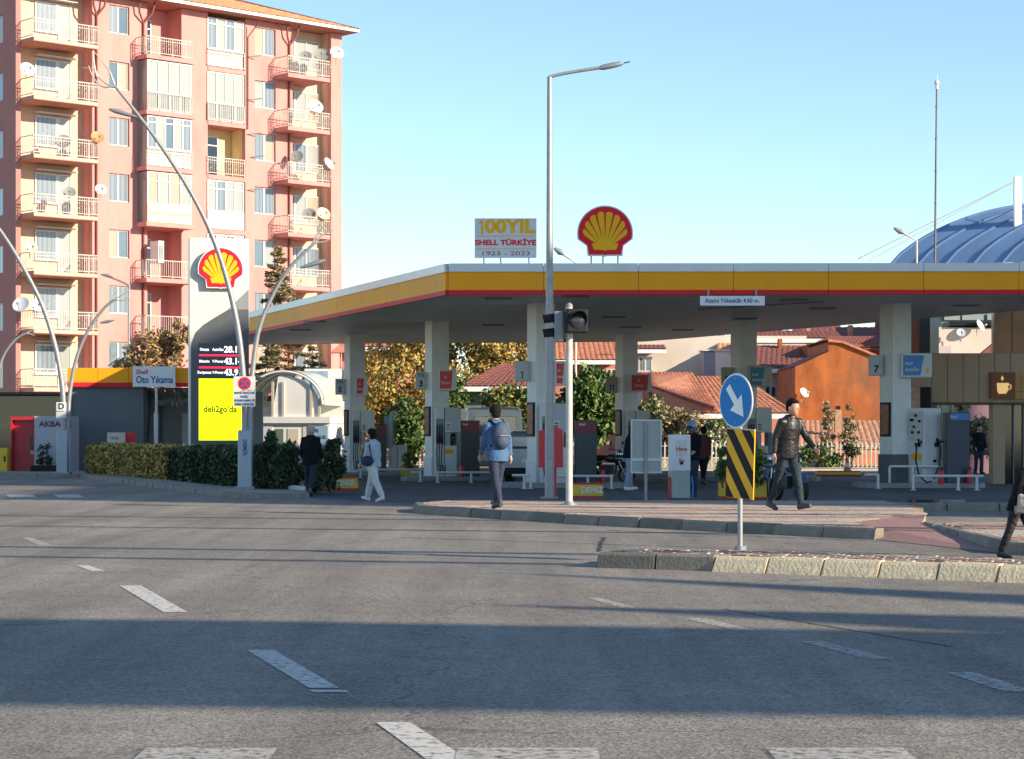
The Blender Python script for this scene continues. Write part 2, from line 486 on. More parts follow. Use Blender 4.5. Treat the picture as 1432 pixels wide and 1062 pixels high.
# repair seams across the carriageway
def strip_line(p0, p1, w, z, mat, name, parent):
    p0 = Vector(p0); p1 = Vector(p1); d = (p1 - p0).normalized(); nrm = Vector((-d.y, d.x, 0)) * w / 2
    b = MB(); N = 24; vs = []
    for i in range(N + 1):
        c = p0.lerp(p1, i / N) + nrm * rnd.uniform(-1.2, 1.2)
        vs += [(c.x - nrm.x, c.y - nrm.y, z), (c.x + nrm.x, c.y + nrm.y, z)]
    b.add(vs, [(2*i, 2*i+2, 2*i+3, 2*i+1) for i in range(N)])
    return link(name, b.mesh(name, mat), parent)
tar_m = M('tar', (.03, .03, .03), .7)
strip_line(G(560, 752), G(1340, 778), .035, .004, tar_m, 'tar_seam', road)
strip_line(G(845, 752), G(836, 772), .05, .004, tar_m, 'tar_seam', road)
strip_line(G(1010, 852), G(1330, 905), .02, .004, tar_m, 'tar_seam', road)
strip_line(G(850, 742), G(1290, 760), .05, .004, tar_m, 'tar_seam', road)

# kerb stones along a polyline; the stones are parts of the paving they edge
def kerb_line(pts, parent, L=.62, h=.16, w=.16, mats=(kerb_m,), side=1, zb=-.02, lean=.02, name='kerb_stone', jit=.012):
    cache = []
    for i in range(len(pts) - 1):
        a = Vector(pts[i]).to_2d().to_3d(); b = Vector(pts[i + 1]).to_2d().to_3d()
        d = b - a; n = max(1, round(d.length / L)); l = d.length / n; ang = math.atan2(d.y, d.x)
        for k in range(n):
            c = a + d * ((k + .5) / n)
            m = mats(i, k, n) if callable(mats) else mats[(i + k) % len(mats)]
            mb = MB(); hl = l / 2 - .012; hh = h + rnd.uniform(-jit, jit) * .6
            o0 = rnd.uniform(-jit, jit); o1 = rnd.uniform(-jit, jit); ch = .025
            y0 = lambda o, z: o - (lean * (1 - z / h)) * 1
            # profile in y (0 = road face) and z
            def ring(x, o):
                return [(x, o - lean - .01, zb), (x, o - .004, hh - ch), (x, o + ch, hh), (x, o + w, hh), (x, o + w, zb)]
            vs = ring(-hl, o0) + ring(hl, o1)
            if side < 0: vs = [(x, -y, z) for x, y, z in vs]
            fs = [(j, j + 5, (j + 1) % 5 + 5, (j + 1) % 5) for j in range(5)] + [(0, 1, 2, 3, 4), (9, 8, 7, 6, 5)]
            if side > 0: fs = [tuple(reversed(f)) for f in fs]
            mb.add(vs, fs)
            o = part(name, mb, m, parent, loc=(c.x, c.y, 0), rz=ang)
def fill(parent, pts, z, mat, name):
    b = MB(); b.prismz([(p[0], p[1]) for p in pts], -.02, z)
    return part(name, b, mat, parent)

# ---- near traffic island
isl = struct('traffic_island', 'long narrow raised island of kerb stones and small pavers nearest the camera')
ia = G(836, 794); ib = G(1000, 799); d = Vector((.852, -.523, 0)); n_ = Vector((.523, .852, 0))
ic = ib + d * 13
def imats(i, k, n):
    if i == 0: return kerb_d
    return kerb_d if (i == 1 and k < 0) else kerb_y
kerb_line([ia, ib], isl, .55, .17, mats=(kerb_d, kerb_m), side=1)  # darker stones at the nose: their shade is put into the colour
kerb_line([ib, ic], isl, .63, .165, mats=(kerb_y,), side=1, lean=.10)
W = 1.3
ja = ia + Vector((.35, .95, 0)); jb = ib + n_ * W; jc = ic + n_ * W
kerb_line([jc, jb, ja, ia], isl, .62, .16, side=1)
cored = M('bedding_mortar', (.32, .25, .19), .95, var=.2, scale=6)
fill(isl, [ia + n_*.1 + d*.12, ib + n_*.1, ic + n_*.1, jc - n_*.1, jb - n_*.1, ja - n_*.08], .135, cored, 'bedding')
pv = []
for mat in (paver_r, paver_c, M('paver_brown', (.26, .16, .12), .9, var=.25, scale=8, dirt=.4)):
    mb = MB(); mb.box(-.096, .096, -.046, .046, -.03, .022)
    mb.v = [(x * (.93 if z > 0 else 1), y * (.88 if z > 0 else 1), z) for x, y, z in mb.v]
    pv.append(mb.mesh('paver', mat))
cnt = 0
for r in range(10):
    for c in range(-9, 26):
        s = c * .205 + (.1 if r % 2 else 0); t = .19 + r * .105
        if s < -1.6 + max(0, (.5 - t)) * .4 or t > W - .14: continue
        p = ib + d * s + n_ * t
        if s < 0:
            base = (ib - ia).normalized(); nn = Vector((-base.y, base.x, 0))
            if nn.dot(p - ia) < .2 or p.x < ia.x + .35: continue
            if p.y > ja.y - .12 + (p.x - ja.x) * (jb.y - ja.y) / (jb.x - ja.x) - .02: continue
        if cnt >= 292: break
        o = link('paver', pv[rnd.choice((0, 0, 1, 1, 2))], isl); cnt += 1
        o.location = (p.x, p.y, .137 + rnd.uniform(0, .012)); o.rotation_euler = (rnd.uniform(-.03, .03), rnd.uniform(-.03, .03), math.atan2(d.y, d.x) + rnd.uniform(-.04, .04))

# ---- the long pavement in front of the station
sw = struct('pavement', 'paved footway of cream and red bands in front of the forecourt')
pa = Vector((-1.75, 39.2, 0)); pb = Vector((1.38, 34.0, 0)); pc = Vector((4.99, 29.4, 0))
r1 = Vector((5.05, 31.9, 0)); r15 = Vector((6.75, 35.0, 0)); r16 = Vector((7.3, 38.2, 0)); pk = Vector((7.3, 41.9, 0)); pn = Vector((-1.3, 41.9, 0)); pm = Vector((-1.85, 40.6, 0))
kerb_line([pm, pa, pb, pc], sw, 1.0, .15, mats=(kerb_d, kerb_m, kerb_m, kerb_d, kerb_m), side=1, lean=.03)
kerb_line([pk, pn, pm], sw, 1.0, .15, side=1)
top = [pm + Vector((.1, 0, 0)), pa + Vector((.12, .1, 0)), pb + Vector((.06, .12, 0)), pc + Vector((0, .14, 0)), r1, r15, r16, pk - Vector((0, .1, 0)), pn + Vector((.1, -.1, 0))]
fill(sw, top, .128, cored, 'bedding')
# pavers: laid in bands; too many to part singly, one mesh per colour
from mathutils.geometry import intersect_point_tri_2d
def inside(p, poly):
    x, y = p; c = False; j = len(poly) - 1
    for i in range(len(poly)):
        xi, yi = poly[i][0], poly[i][1]; xj, yj = poly[j][0], poly[j][1]
        if (yi > y) != (yj > y) and x < (xj - xi) * (y - yi) / (yj - yi) + xi: c = not c
        j = i
    return c
def pave(parent, poly, z, band, sx=.40, sy=.20, name='pavers'):
    acc = [MB(), MB()]
    xs = [p[0] for p in poly]; ys = [p[1] for p in poly]
    y = min(ys); r = 0
    while y < max(ys):
        x = min(xs) + (sx / 2 if r % 2 else 0)
        while x < max(xs):
            cx, cy = x + sx / 2, y + sy / 2
            if all(inside((cx + ax * sx * .35, cy + ay * sy * .35), poly) for ax in (-1, 1) for ay in (-1, 1)):
                zt = z + rnd.uniform(0, .006)
                b = acc[band(cx, cy)]
                e = .008
                b.add([(x+e, y+e, z-.03), (x+sx-e, y+e, z-.03), (x+sx-e, y+sy-e, z-.03), (x+e, y+sy-e, z-.03), (x+e, y+e, zt), (x+sx-e, y+e, zt), (x+sx-e, y+sy-e, zt), (x+e, y+sy-e, zt)],
                      [(4, 5, 6, 7), (0, 1, 5, 4), (1, 2, 6, 5), (2, 3, 7, 6), (3, 0, 4, 7)])
            x += sx
        y += sy; r += 1
    for b, m in zip(acc, (paver_c, paver_r)):
        if b.v: part(name, b, m, parent, kind='stuff')
def band1(cx, cy):
    t = (cy - 30) % 3.1
    return 1 if (t < .8 or 1.5 < t < 1.95) else 0
pave(sw, [(p.x, p.y) for p in top], .145, band1)
# ramp down to the carriageway between the two pavements
r2 = Vector((6.05, 31.7, 0)); pe = Vector((5.95, 25.9, 0))
ramp = MB(); ramp.add([(pc.x, pc.y, .006), (pe.x, pe.y, .006), (r2.x + .02, r2.y + .05, .135), (r15.x, r15.y, .135), (r1.x, r1.y, .135)], [(0, 1, 2, 3, 4)])
part('dropped_ramp', ramp, ramp_m, sw)
sw2 = struct('pavement', 'second paved footway with a light kerb at the right edge of the road')
kerb_line([r2, pe, pe + Vector((.62, -.79, 0)) * 12], sw2, 1.0, .15, mats=(kerb_m, kerb_m, kerb_d), side=-1 if False else 1)
q1 = pe + Vector((.62, -.79, 0)) * 12; q2 = q1 + Vector((9, 12, 0)); q3 = Vector((14, 31.9, 0))
kerb_line([q3, r2 + Vector((.05, 0, 0))], sw2, 1.0, .15, side=1)
top2 = [r2 + Vector((.12, -.1, 0)), pe + Vector((.14, .1, 0)), q1 + Vector((0, .14, 0)), q2, q3 - Vector((0, .12, 0))]
fill(sw2, top2, .128, cored, 'bedding')
pave(sw2, [(max(-40, p.x), p.y) for p in top2 if True], .145, lambda x, y: 1 if (y - 25) % 4.2 < 2.2 else 0)
# kerb strip closing the forecourt on the right
sw3 = struct('kerb_strip', 'straight concrete kerb strip between pavement and forecourt at right')
kerb_line([(7.2, 40.4), (20, 40.1)], sw3, 1.0, .15, w=.5, side=1)
# left pavement
sl = struct('pavement', 'footway that carries the hedge and the twin arm street lamps on the left')
la = [Vector(q) for q in ((-26, 79.5, 0), (-14.4, 71.5, 0), (-6.7, 49.4, 0), (-5.5, 47.6, 0), (-4.6, 48.6, 0), (-5.3, 56, 0), (-11, 73, 0), (-26, 86, 0))]
kerb_line(la[:5], sl, 1.0, .13, side=1)
fill(sl, [la[0], la[1] + Vector((.08, .06, 0)), la[2] + Vector((.1, .05, 0)), la[3] + Vector((.04, .1, 0)), la[4] + Vector((-.06, .08, 0)), la[5], la[6], la[7]], .12, M('footway_concrete', (.30, .28, .24), .9, var=.2, scale=1.5, dirt=.5), 'paving')
kerb_line([(-14.0, 72.6), (-9.1, 60.6), (-6.8, 54.0), (-4.9, 50.6)], sl, .8, .22, w=.12, mats=(M('painted_kerb', (.55, .54, .50), .8, var=.15, scale=5, dirt=.6),), side=1, name='hedge_kerb')

# ---- unseen buildings and slabs added beyond the right edge for their shadows
def offblock(name, label, x0, y0, w, dpt, h, rz, mat):
    t = thing(name, label, 'building', (x0, y0, 0), rz)
    b = MB(); b.box(0, w, 0, dpt, 0, h); part('wall', b, mat, t)
    b = MB(); b.box(-.3, w + .3, -.3, dpt + .3, h, h + .25); part('roof', b, mgrey_m, t)
    fr = MB(); fr.box(0, 1.2, -.05, .02, 0, 1.4); me = fr.mesh('window', glass_m)
    for k in range(int((h - 3) / 3)):
        for j in range(int(w / 3)):
            o = link('window', me, t); o.location = (1 + j * 3, 0, 3.6 + k * 3)
    return t
DSH = Vector((-math.cos(R(PHI)), math.sin(R(PHI)), 0)) / math.tan(R(ELEV))   # where the shadow of a point one metre up falls
def base_for(x, y, h): return Vector((x, y, 0)) - DSH * h
q = base_for(-11, 47.5, 27.5)
offblock('shade_building', 'first of three unseen pale blocks added for shade at right, nearest the road', q.x, q.y, 12, 11.0, 27.5, 0, pale_m)
offblock('shade_building', 'middle and tallest of three unseen pale blocks added for shade at right', q.x, q.y + 11.2, 12, 9.6, 31, 0, pale_m)
offblock('shade_building', 'last of three unseen pale blocks added for shade at right beyond the shop', q.x, q.y + 21, 12, 18, 27, 0, pale_m)
# unseen slabs added out of frame, cut to cast the road's shade bands
HB = 12.0
fbm = thing('shadow_slabs', 'unseen high slabs on legs added out of frame on the right to shade the road', 'slab_blocker', base_for(-6, 17.0, HB))
def fpoly(pts, z0, z1, name, mat):
    o = Vector(base_for(-6, 17.0, HB)); b = MB()
    b.prismz([(base_for(x, y, HB).x - o.x, base_for(x, y, HB).y - o.y) for x, y in pts], z0, z1); part(name, b, mat, fbm)
fpoly([(-6, 12.1), (22, 9.2), (22, 13.4), (3.2, 15.75), (1.14, 16.1), (-.1, 16.3), (-2.3, 16.7), (-6, 17.0)], HB - .3, HB, 'deck', mgrey_m)  # slab outline taken from the shade band it casts
fpoly([(-.46, 18.3), (1.2, 17.35), (3.0, 15.95), (22, 13.6), (22, 12.0 + 1.5), (22, 14.2), (4.06, 17.0)], HB - .28, HB - .02, 'upper_shade_slab', mgrey_m)
fpoly([(-.28, 22.5), (.6, 21.75), (4.33, 18.15), (14, 11.0), (14, 12.4), (4.6, 19.2)], HB - .26, HB - .04, 'thin_shade_slab', mgrey_m)
for (tx, ty) in ((8, 12.6), (20, 11.4), (9, 13.2)):
    o = Vector(base_for(-6, 17.0, HB)); x, y = base_for(tx, ty, HB).xy; b = MB(); b.cyl((x - o.x, y - o.y, 0), (x - o.x, y - o.y, HB - .3), .22, n=12); part('slab_leg', b, mgrey_m, fbm, smooth=50)

for (yt, lab) in ((38, 'farthest'), (34, 'second farthest'), (28.1, 'second nearest'), (26.05, 'nearest')):  # unseen beams added to cast the thin shadow lines
    hh = 8.0; q = base_for(-10, yt + .22, hh); q.z = 0
    t = thing('shadow_beam', lab + ' of four unseen slim beams added out of frame on the right to cast thin road shadows', 'beam_blocker', q, math.atan2(-.222, .975), 'shadow beams added beyond the right edge')
    b = MB(); b.tube([(0, 0, hh), (13, 0, hh), (30, 0, hh)], [.10, .13, .13], 8); part('beam', b, galvd_m, t, smooth=60)
    for x in (14, 29):
        b = MB(); b.tube([(x, 0, 0), (x, 0, hh)], .09, 8); part('post', b, galvd_m, t, smooth=60)

# ================================================================== CANOPY
Z0, Z1 = 4.95, 5.74
A = Vector((-1.59, 54.1, 0)); B = Vector((17.5, 53.9, 0)); E = Vector((-11.0, 80.8, 0)); Eb = Vector((-12.2, 84.2, 0)); D = Vector((4.95, 81.4, 0)); C = Vector((15.9, 57.5, 0))
can = thing('station_canopy', 'big flat filling station canopy with white amber and red edge bands', 'canopy')
outl = [A, B, Vector((17.5, 57, 0)), C, D, Eb]
b = MB(); b.prismz([(p.x, p.y) for p in outl], Z0 + .12, Z1 - .05); part('deck', b, soffit_m, can)
# soffit boards run across; recessed joints
from mathutils.geometry import intersect_line_line_2d
cent = (A + B + C + D + Eb) / 5
uu = Vector((-.339, .941, 0))
k = 0; x = -1.59
inner = [(p.x + (cent.x - p.x) * .01, p.y + (cent.y - p.y) * .01) for p in outl]
me_list = []
y = 54.3
while y < 84.0:
    y1 = min(y + .9, 84.0); ym = (y + y1) / 2
    # x-extent of the outline at this depth
    xs = []
    for yy in (y + .02, y1 - .02):
        cr = []
        for i in range(len(outl)):
            p, q = outl[i], outl[(i + 1) % len(outl)]
            if (p.y > yy) != (q.y > yy): cr.append(p.x + (q.x - p.x) * (yy - p.y) / (q.y - p.y))
        if len(cr) >= 2: xs.append((min(cr), max(cr)))
    if len(xs) == 2:
        b = MB(); b.prismz([(xs[0][0] + .05, y + .008), (xs[0][1] - .05, y + .008), (xs[1][1] - .05, y1 - .008), (xs[1][0] + .05, y1 - .008)], Z0 + .02, Z0 + .10)
        part('soffit_board', b, soffit_m, can)
    y = y1
def fascia(p, q, n, parent, bands, thick=.09, name='fascia_panel'):
    d = (q - p); L = d.length; ang = math.atan2(d.y, d.x)
    for k in range(n):
        s0 = L * k / n + .006; s1 = L * (k + 1) / n - .006
        root = None
        for (za, zb, mat, pr) in bands:
            b = MB(); b.box(s0, s1, -thick - pr, 0, za, zb)
            o = part(name if root is None else 'band', b, mat, parent if root is None else root)
            if root is None:
                root = o; o.location = (p.x, p.y, 0); o.rotation_euler.z = ang
BANDS = [(5.53, Z1, silver_m, .03), (5.072, 5.527, yel_m, 0), (4.95, 5.069, red_m, .012)]
fascia(A, B, 8, can, BANDS)
fascia(Eb, A, 12, can, BANDS)
fascia(C, D, 8, can, [(4.95, Z1, silver_m, 0)])
fascia(D, Eb, 5, can, [(4.95, Z1, silver_m, 0)])
b = MB(); b.box(A.x - .1, A.x + .09, A.y - .12, A.y + .1, 4.94, Z1 + .004); 
# small soffit lights and sprinkler bosses
for (px, py) in ((697, 418), (805, 415), (1110, 420), (690, 455), (858, 444), (1042, 446), (882, 458), (955, 462), (440, 450), (420, 462), (1150, 432), (1350, 428)):
    Y = (Z0 - CAMZ) * F / (HY - py); X = (px - CX) / F * Y
    b = MB(); b.box(X - .35, X + .35, Y - .2, Y + .2, Z0 - .012, Z0 + .018); part('downlight', b, mgrey_m, can, bevel=.004)
b = MB(); b.tube([(5.2, 60, Z0 - .02), (8.2, 56.5, Z0 - .02)], .02, 6); part('conduit', b, mgrey_m, can)
# clearance board
hb = thing('clearance_sign', 'small white board with height limit lettering hung under the canopy edge', 'sign', (P(1024, 421, 53.75).x, 53.72, P(1024, 421, 53.75).z))
b = MB(); b.box(-.81, .81, -.015, .02, -.12, .12); part('board', b, white_m, hb)
text('Azami Yükseklik 4.60 m.', .15, navy_m, hb, (0, -.018, 0), bold=.02, sx=.92)
for x in (-.6, .6):
    b = MB(); b.box(x - .02, x + .02, .02, .05, -.05, .3); part('hanger', b, galv_m, hb)

# ---------------------------------------------------------------- the scallop emblem
def pecten(parent, s, depth=.12, base_mat=white_m):
    K = 1 / 200.0
    def circ(cx, cy, r, a0, a1, n):
        return [((cx + r * math.cos(R(a0 + (a1 - a0) * i / n)) - 1043) * K * s, (445 - (cy - r * math.sin(R(a0 + (a1 - a0) * i / n)))) * K * s) for i in range(n + 1)]
    def pts(l): return [((x - 1043) * K * s, (445 - y) * K * s) for x, y in l]
    def outline(gr):
        # gr: how far the outline shrinks
        arc = circ(1043, 287, 199 - gr, -8, 188, 44)
        return arc + pts([(846 + gr, 325 - gr * .1), (911 + gr * .8, 373 - gr * .1), (919 + gr, 447 - gr)]) + pts([(1030, 447 - gr), (1043, 452 - gr), (1056, 447 - gr)]) + pts([(1167 - gr, 447 - gr), (1175 - gr * .8, 373 - gr * .1), (1240 - gr, 325 - gr * .1)])
    b = MB(); b.prismy(outline(0), -depth / 2, depth / 2); part('casing', b, base_mat, parent)
    b = MB(); b.prismy(outline(9), -depth / 2 - .012, -depth / 2 + .01); part('red_face', b, crim_m, parent)
    F0 = (1043, 405)
    for i in range(8):
        a0 = 146.5 - i * 14.125; a1 = a0 - 14.125
        g_o, g_i = 1.7, 1.2
        poly = []
        # outer arc lies on the circle about (1043, 290) of radius 158; inner end near the hinge
        def hit(a, rad, bulge=0):
            dx, dy = math.cos(R(a)), -math.sin(R(a))
            ox, oy = F0[0] - 1043, F0[1] - 290
            bq = ox * dx + oy * dy; cq = ox * ox + oy * oy - rad * rad
            t = -bq + math.sqrt(bq * bq - cq)
            return (F0[0] + dx * t, F0[1] + dy * t)
        n = 6
        outer = []
        for j in range(n + 1):
            f = j / n; a = (a1 + g_o) + (a0 - a1 - 2 * g_o) * f
            outer.append(hit(a, 149 + 11 * math.sin(PI * f)))
        ri = 72
        am = a0 - .4; an = a1 + .4
        inner_ = [(F0[0] + ri * math.cos(R(am)), F0[1] - ri * math.sin(R(am)) ), (F0[0] + ri * math.cos(R(an)), F0[1] - ri * math.sin(R(an)))]
        b = MB(); b.prismy(pts(outer + inner_), -depth / 2 - .022, -depth / 2 - .008); part('ray', b, eyel_m, parent)
    fan = [(F0[0] + 73.5 * math.cos(R(a)), F0[1] - 73.5 * math.sin(R(a))) for a in range(34, 147, 8)]
    foot = [(964, 372), (966, 404), (1028, 404), (1043, 412), (1058, 404), (1120, 404), (1122, 372)]
    hinge = list(reversed(foot)) + []
    b = MB(); b.prismy(pts([(1122, 404), (1058, 404), (1043, 412), (1028, 404), (964, 404), (948, 352)][::-1] + fan[0:0]) if False else pts(list(fan) + [(948, 356), (964, 404), (1028, 404), (1043, 412), (1058, 404), (1122, 404), (1138, 356)]), -depth / 2 - .0225, -depth / 2 - .0075)
    part('hinge', b, eyel_m, parent)

em = thing('shell_emblem', 'red and yellow scallop shell emblem standing on the canopy roof', 'logo sign', (P(846, 360, 54.6).x, 54.6, P(846, 358, 54.6).z), 0)
pecten(em, .715)
for x in (-.35, -.05, .33):
    b = MB(); b.cyl((x, 0, .02), (x, .1, -.36), .018, n=8); part('support_leg', b, mgrey_m, em)

y100 = thing('anniversary_sign', 'white 100 YIL anniversary board standing on the canopy roof', 'sign', (P(707, 361, 54.8).x, 54.8, P(707, 361, 54.8).z))
b = MB(); b.box(-.79, .79, -.03, .03, 0, 1.01); part('board', b, M('sign_panel', (.66, .66, .66), .45, var=.05), y100)
b = MB(); b.box(-.75, .75, -.036, -.028, .548, .565); part('rule', b, yel_m, y100)
b = MB(); b.box(-.75, .75, -.036, -.028, .222, .239); part('rule', b, yel_m, y100)
text('00YIL', .46, eyel_m, y100, (.11, -.032, .79), bold=.045, sx=1.18); one_glyph(.36, eyel_m, y100, (-.62, -.032, .785))
text('SHELL TÜRKİYE', .185, crim_m, y100, (0, -.032, .385), bold=.04, sx=1.2)
text('1923 - 2023', .15, M('maroon_letters', (.25, .03, .03), .5, var=0), y100, (0, -.032, .11), sx=1.75)
for x in (-.56, -.13, .59):
    b = MB(); b.cyl((x, 0, .02), (x + .02, .1, -.28), .016, n=8); part('support_leg', b, mgrey_m, y100)

# ================================================================== PRICE PYLON
pyl = thing('price_pylon', 'tall white and grey price pylon with scallop emblem and fuel prices', 'price sign', (-9.16, 67, 0), R(14))
S44 = 67 / F
def Lz(y): return CAMZ + (HY - y) * S44
def Lx(x): return (x - 306) * S44 / math.cos(R(14)) * .985
b = MB(); b.box(Lx(265), Lx(347), -.17, .17, 0, Lz(334)); part('body', b, M('pylon_cream', (.62, .60, .55), .4, var=.04, dirt=.06), pyl, bevel=.02)
curve = [(347, 406), (332, 420), (318, 434), (300, 445), (285, 455), (274, 466), (268, 482)]
poly = [(Lx(267), Lz(668)), (Lx(346.5), Lz(668))] + [(Lx(x - .5), Lz(y)) for x, y in curve]
b = MB(); b.prismy(poly, -.178, -.168); part('grey_panel', b, dgrey_m, pyl)
poly = [(Lx(346.5), Lz(434)), (Lx(346.5), Lz(403)), (Lx(331), Lz(418)), (Lx(320), Lz(430)), (Lx(330), Lz(430))]
b = MB(); b.prismy([(Lx(346.4), Lz(433)), (Lx(346.4), Lz(405)), (Lx(331.5), Lz(420)), (Lx(318), Lz(433.5))], -.184, -.176); part('sunlit_grey', b, mgrey_m, pyl)  # grey above the shadow edge, its sunlight put into a lighter tone
em2 = link('emblem', None, pyl); em2.location = (Lx(307), -.30, Lz(404))
# the emblem is a part of the pylon; its faces are sub-parts
pecten(em2, .71, depth=.14)
b = MB(); b.box(Lx(278), Lx(337), -.19, -.175, Lz(529), Lz(481)); part('price_display', b, screen_m, pyl)
for yy in (497.5, 514.5):
    b = MB(); b.box(Lx(278), Lx(337), -.197, -.188, Lz(yy + 1.3), Lz(yy - 1.3)); part('red_divider', b, led_r, pyl)
for yy, pr, l1, l2 in ((489.5, '28.16', 'Otogaz', 'AutoGas'), (506, '43.14', 'Motorin', 'V-Power'), (521.5, '43.91', 'Kurşunsuz', 'V-Power')):
    text(pr, .27, led_w, pyl, (Lx(325), -.192, Lz(yy)), bold=.03, sx=.95, name='price')
    text(l1, .12, led_w, pyl, (Lx(285.5), -.192, Lz(yy)), bold=.02, sx=.8, name='fuel_name')
    text(l2, .12, led_w, pyl, (Lx(304), -.192, Lz(yy)), bold=.02, sx=.8, name='fuel_name')
b = MB(); b.box(Lx(278), Lx(337), -.19, -.175, Lz(616), Lz(530)); part('lit_advert', b, led_y, pyl)
text("deli2go'da", .27, M('olive_letters', (.05, .05, .01), .5, var=0), pyl, (Lx(307), -.193, Lz(573)), sx=.95, bold=.025)

# ================================================================== CAR WASH ("Oto Yıkama")
cw = thing('car_wash', 'grey car wash bay with amber and red fascia behind the hedge', 'car wash')
Yc = 80.0; sc = Yc / F
def cX(x): return (x - CX) * sc
def cZ(y): return CAMZ + (HY - y) * sc
b = MB(); b.box(cX(97), cX(200), Yc + .1, Yc + .3, 0, cZ(541)); part('grey_wall', b, M('carwash_grey', (.12, .14, .15), .6, var=.1, scale=.7, dirt=.1), cw)
b = MB(); b.box(cX(98), cX(99.5), Yc, Yc + .1, 0, cZ(541)); part('trim', b, galv_m, cw)
b = MB(); b.box(cX(200), cX(350), Yc + 4, Yc + 4.2, 0, cZ(545)); part('back_wall', b, M('wash_bay_grey', (.34, .37, .38), .6, var=.1, dirt=.2), cw)
b = MB(); b.box(cX(200), cX(203), Yc + .3, Yc + 4, 0, cZ(545)); part('side_wall', b, dgrey_m, cw)
b = MB(); b.box(cX(232), cX(262), Yc + 3.9, Yc + 3.99, 0, cZ(577)); part('panel', b, offw_m, cw)
b = MB(); b.box(cX(97), cX(350), Yc + .02, Yc + 4.4, cZ(528), cZ(524)); part('roof', b, mgrey_m, cw)
for i in range(4):
    x0 = 95 + i * 42.6
    b = MB(); b.box(cX(x0 + .3), cX(x0 + 42.3), Yc - .12, Yc, cZ(535), cZ(515)); part('amber_panel', b, yel_m, cw)
    b = MB(); b.box(cX(x0 + .3), cX(x0 + 42.3), Yc - .135, Yc, cZ(541.5), cZ(535.2)); part('red_band', b, red_m, cw)
aw = MB()
N = 22
for i in range(N):
    xa = cX(189 + i * 3.4); xb = cX(189 + (i + 1) * 3.4)
    dz = rnd.uniform(-.12, .06)
    aw.add([(xa, Yc + .3, cZ(542)), (xb, Yc + .3, cZ(542)), (xb, Yc + 1.6, cZ(556) + dz), (xa, Yc + 1.6, cZ(556) + rnd.uniform(-.15, .05))], [(0, 1, 2, 3)])
    aw.add([(xa, Yc + 1.6, cZ(556) + dz), (xb, Yc + 1.6, cZ(556) + dz), (xb, Yc + 1.65, cZ(560) + dz - rnd.uniform(0, .12)), (xa, Yc + 1.65, cZ(560) + dz - rnd.uniform(0, .12))], [(0, 1, 2, 3)])
part('torn_awning', aw, M('awning_cloth', (.40, .39, .36), .9, var=.4, scale=3, dirt=.5), cw, 'tattered pale awning sheet')
b = MB(); b.tube([(cX(207), Yc + .5, cZ(546)), (cX(206), Yc + .5, cZ(580)), (cX(203), Yc + .5, cZ(620)), (cX(202), Yc + .5, cZ(650))], .03, 6); part('hose', b, rubber_m, cw)
oy = thing('car_wash_sign', 'white board reading Oto Yıkama on a single white post', 'sign', (cX(217.5), Yc - .3, 0))
b = MB(); b.box(-.79, .79, -.05, .04, cZ(541.5), cZ(513)); part('board', b, M('bright_board', (.84, .83, .80), .6, var=.04, spec=.2), oy)
text('Shell', .24, lred_m, oy, (-.67, -.055, cZ(521)), align='LEFT', bold=.02)
text('Oto Yıkama', .36, M('sign_letter_blue', (.02, .12, .28), .5, var=0), oy, (-.67, -.055, cZ(532)), align='LEFT', bold=.025, sx=.78)
b = MB(); b.cyl((.08, 0, 0), (.08, 0, cZ(541)), .05, n=10); b.cyl((.07, -.01, 0), (.07, -.01, cZ(578)), .085, n=10); part('post', b, offw_m, oy, smooth=40)

# direction board and red box behind the hedge
t = thing('direction_board', 'cream board with a red left arrow above the hedge', 'sign', (P(164, 640, 76).x, 76, 0))
s76 = 76 / F
b = MB(); b.box(-14 * s76, 11 * s76, -.03, .03, .4, CAMZ + 2 * s76); part('board', b, pale_m, t)
b = MB(); zz = CAMZ - 16 * s76; b.prismy([(-.25, zz), (-.08, zz - .1), (-.08, zz - .035), (.15, zz - .035), (.15, zz + .035), (-.08, zz + .035), (-.08, zz + .1)], -.042, -.03); part('arrow', b, lred_m, t)
text('Giriş', .12, black_m, t, (-.08, -.034, CAMZ - 6 * s76))
b = MB()
for x in (-.28, .2): b.box(x - .02, x + .02, -.02, .02, 0, .4)
part('legs', b, galvd_m, t)
t = thing('fire_cabinet', 'small red cabinet with gabled top beside the arrow board', 'cabinet', (P(183, 640, 77).x, 77, 0))
b = MB(); b.prismy([(-.2, .5), (.2, .5), (.2, 1.45), (0, 1.56), (-.2, 1.45)], -.12, .12); part('box', b, lred_m, t)
b = MB(); b.box(-.03, .03, -.03, .03, 0, .5); part('leg', b, lred_m, t)

# ================================================================== BANK KIOSK on the far left
ky = 77.0; ks = ky / F
def kX(x): return (x - CX) * ks
kz = CAMZ + (HY - 583) * ks
t = thing('bank_kiosk', 'red and grey cash machine kiosk lettered AKBANK', 'kiosk', (kX(56), ky, 0))
ox = kX(56)
b = MB(); b.box(kX(15) - ox, kX(48) - ox, .25, 1.6, 0, kz - .1); b.box(kX(15) - ox, kX(17) - ox, 0, .25, 0, kz); b.box(kX(47) - ox, kX(48) - ox, 0, .25, 0, kz); b.box(kX(17) - ox, kX(47) - ox, 0, .25, kz - .12, kz); part('red_bay', b, M('kiosk_red', (.45, .015, .03), .4, var=.08), t)
b = MB(); b.box(kX(48.2) - ox, kX(98) - ox, -.02, 1.6, 0, kz + .02); part('grey_panel', b, M('kiosk_grey', (.40, .41, .44), .45, var=.05), t)
b = MB(); b.box(kX(40) - ox, kX(46) - ox, .2, .26, .9, 1.4); part('screen', b, screen_m, t)
b = MB(); b.box(kX(41) - ox, kX(46) - ox, .18, .26, .7, .85); part('keypad', b, galv_m, t)
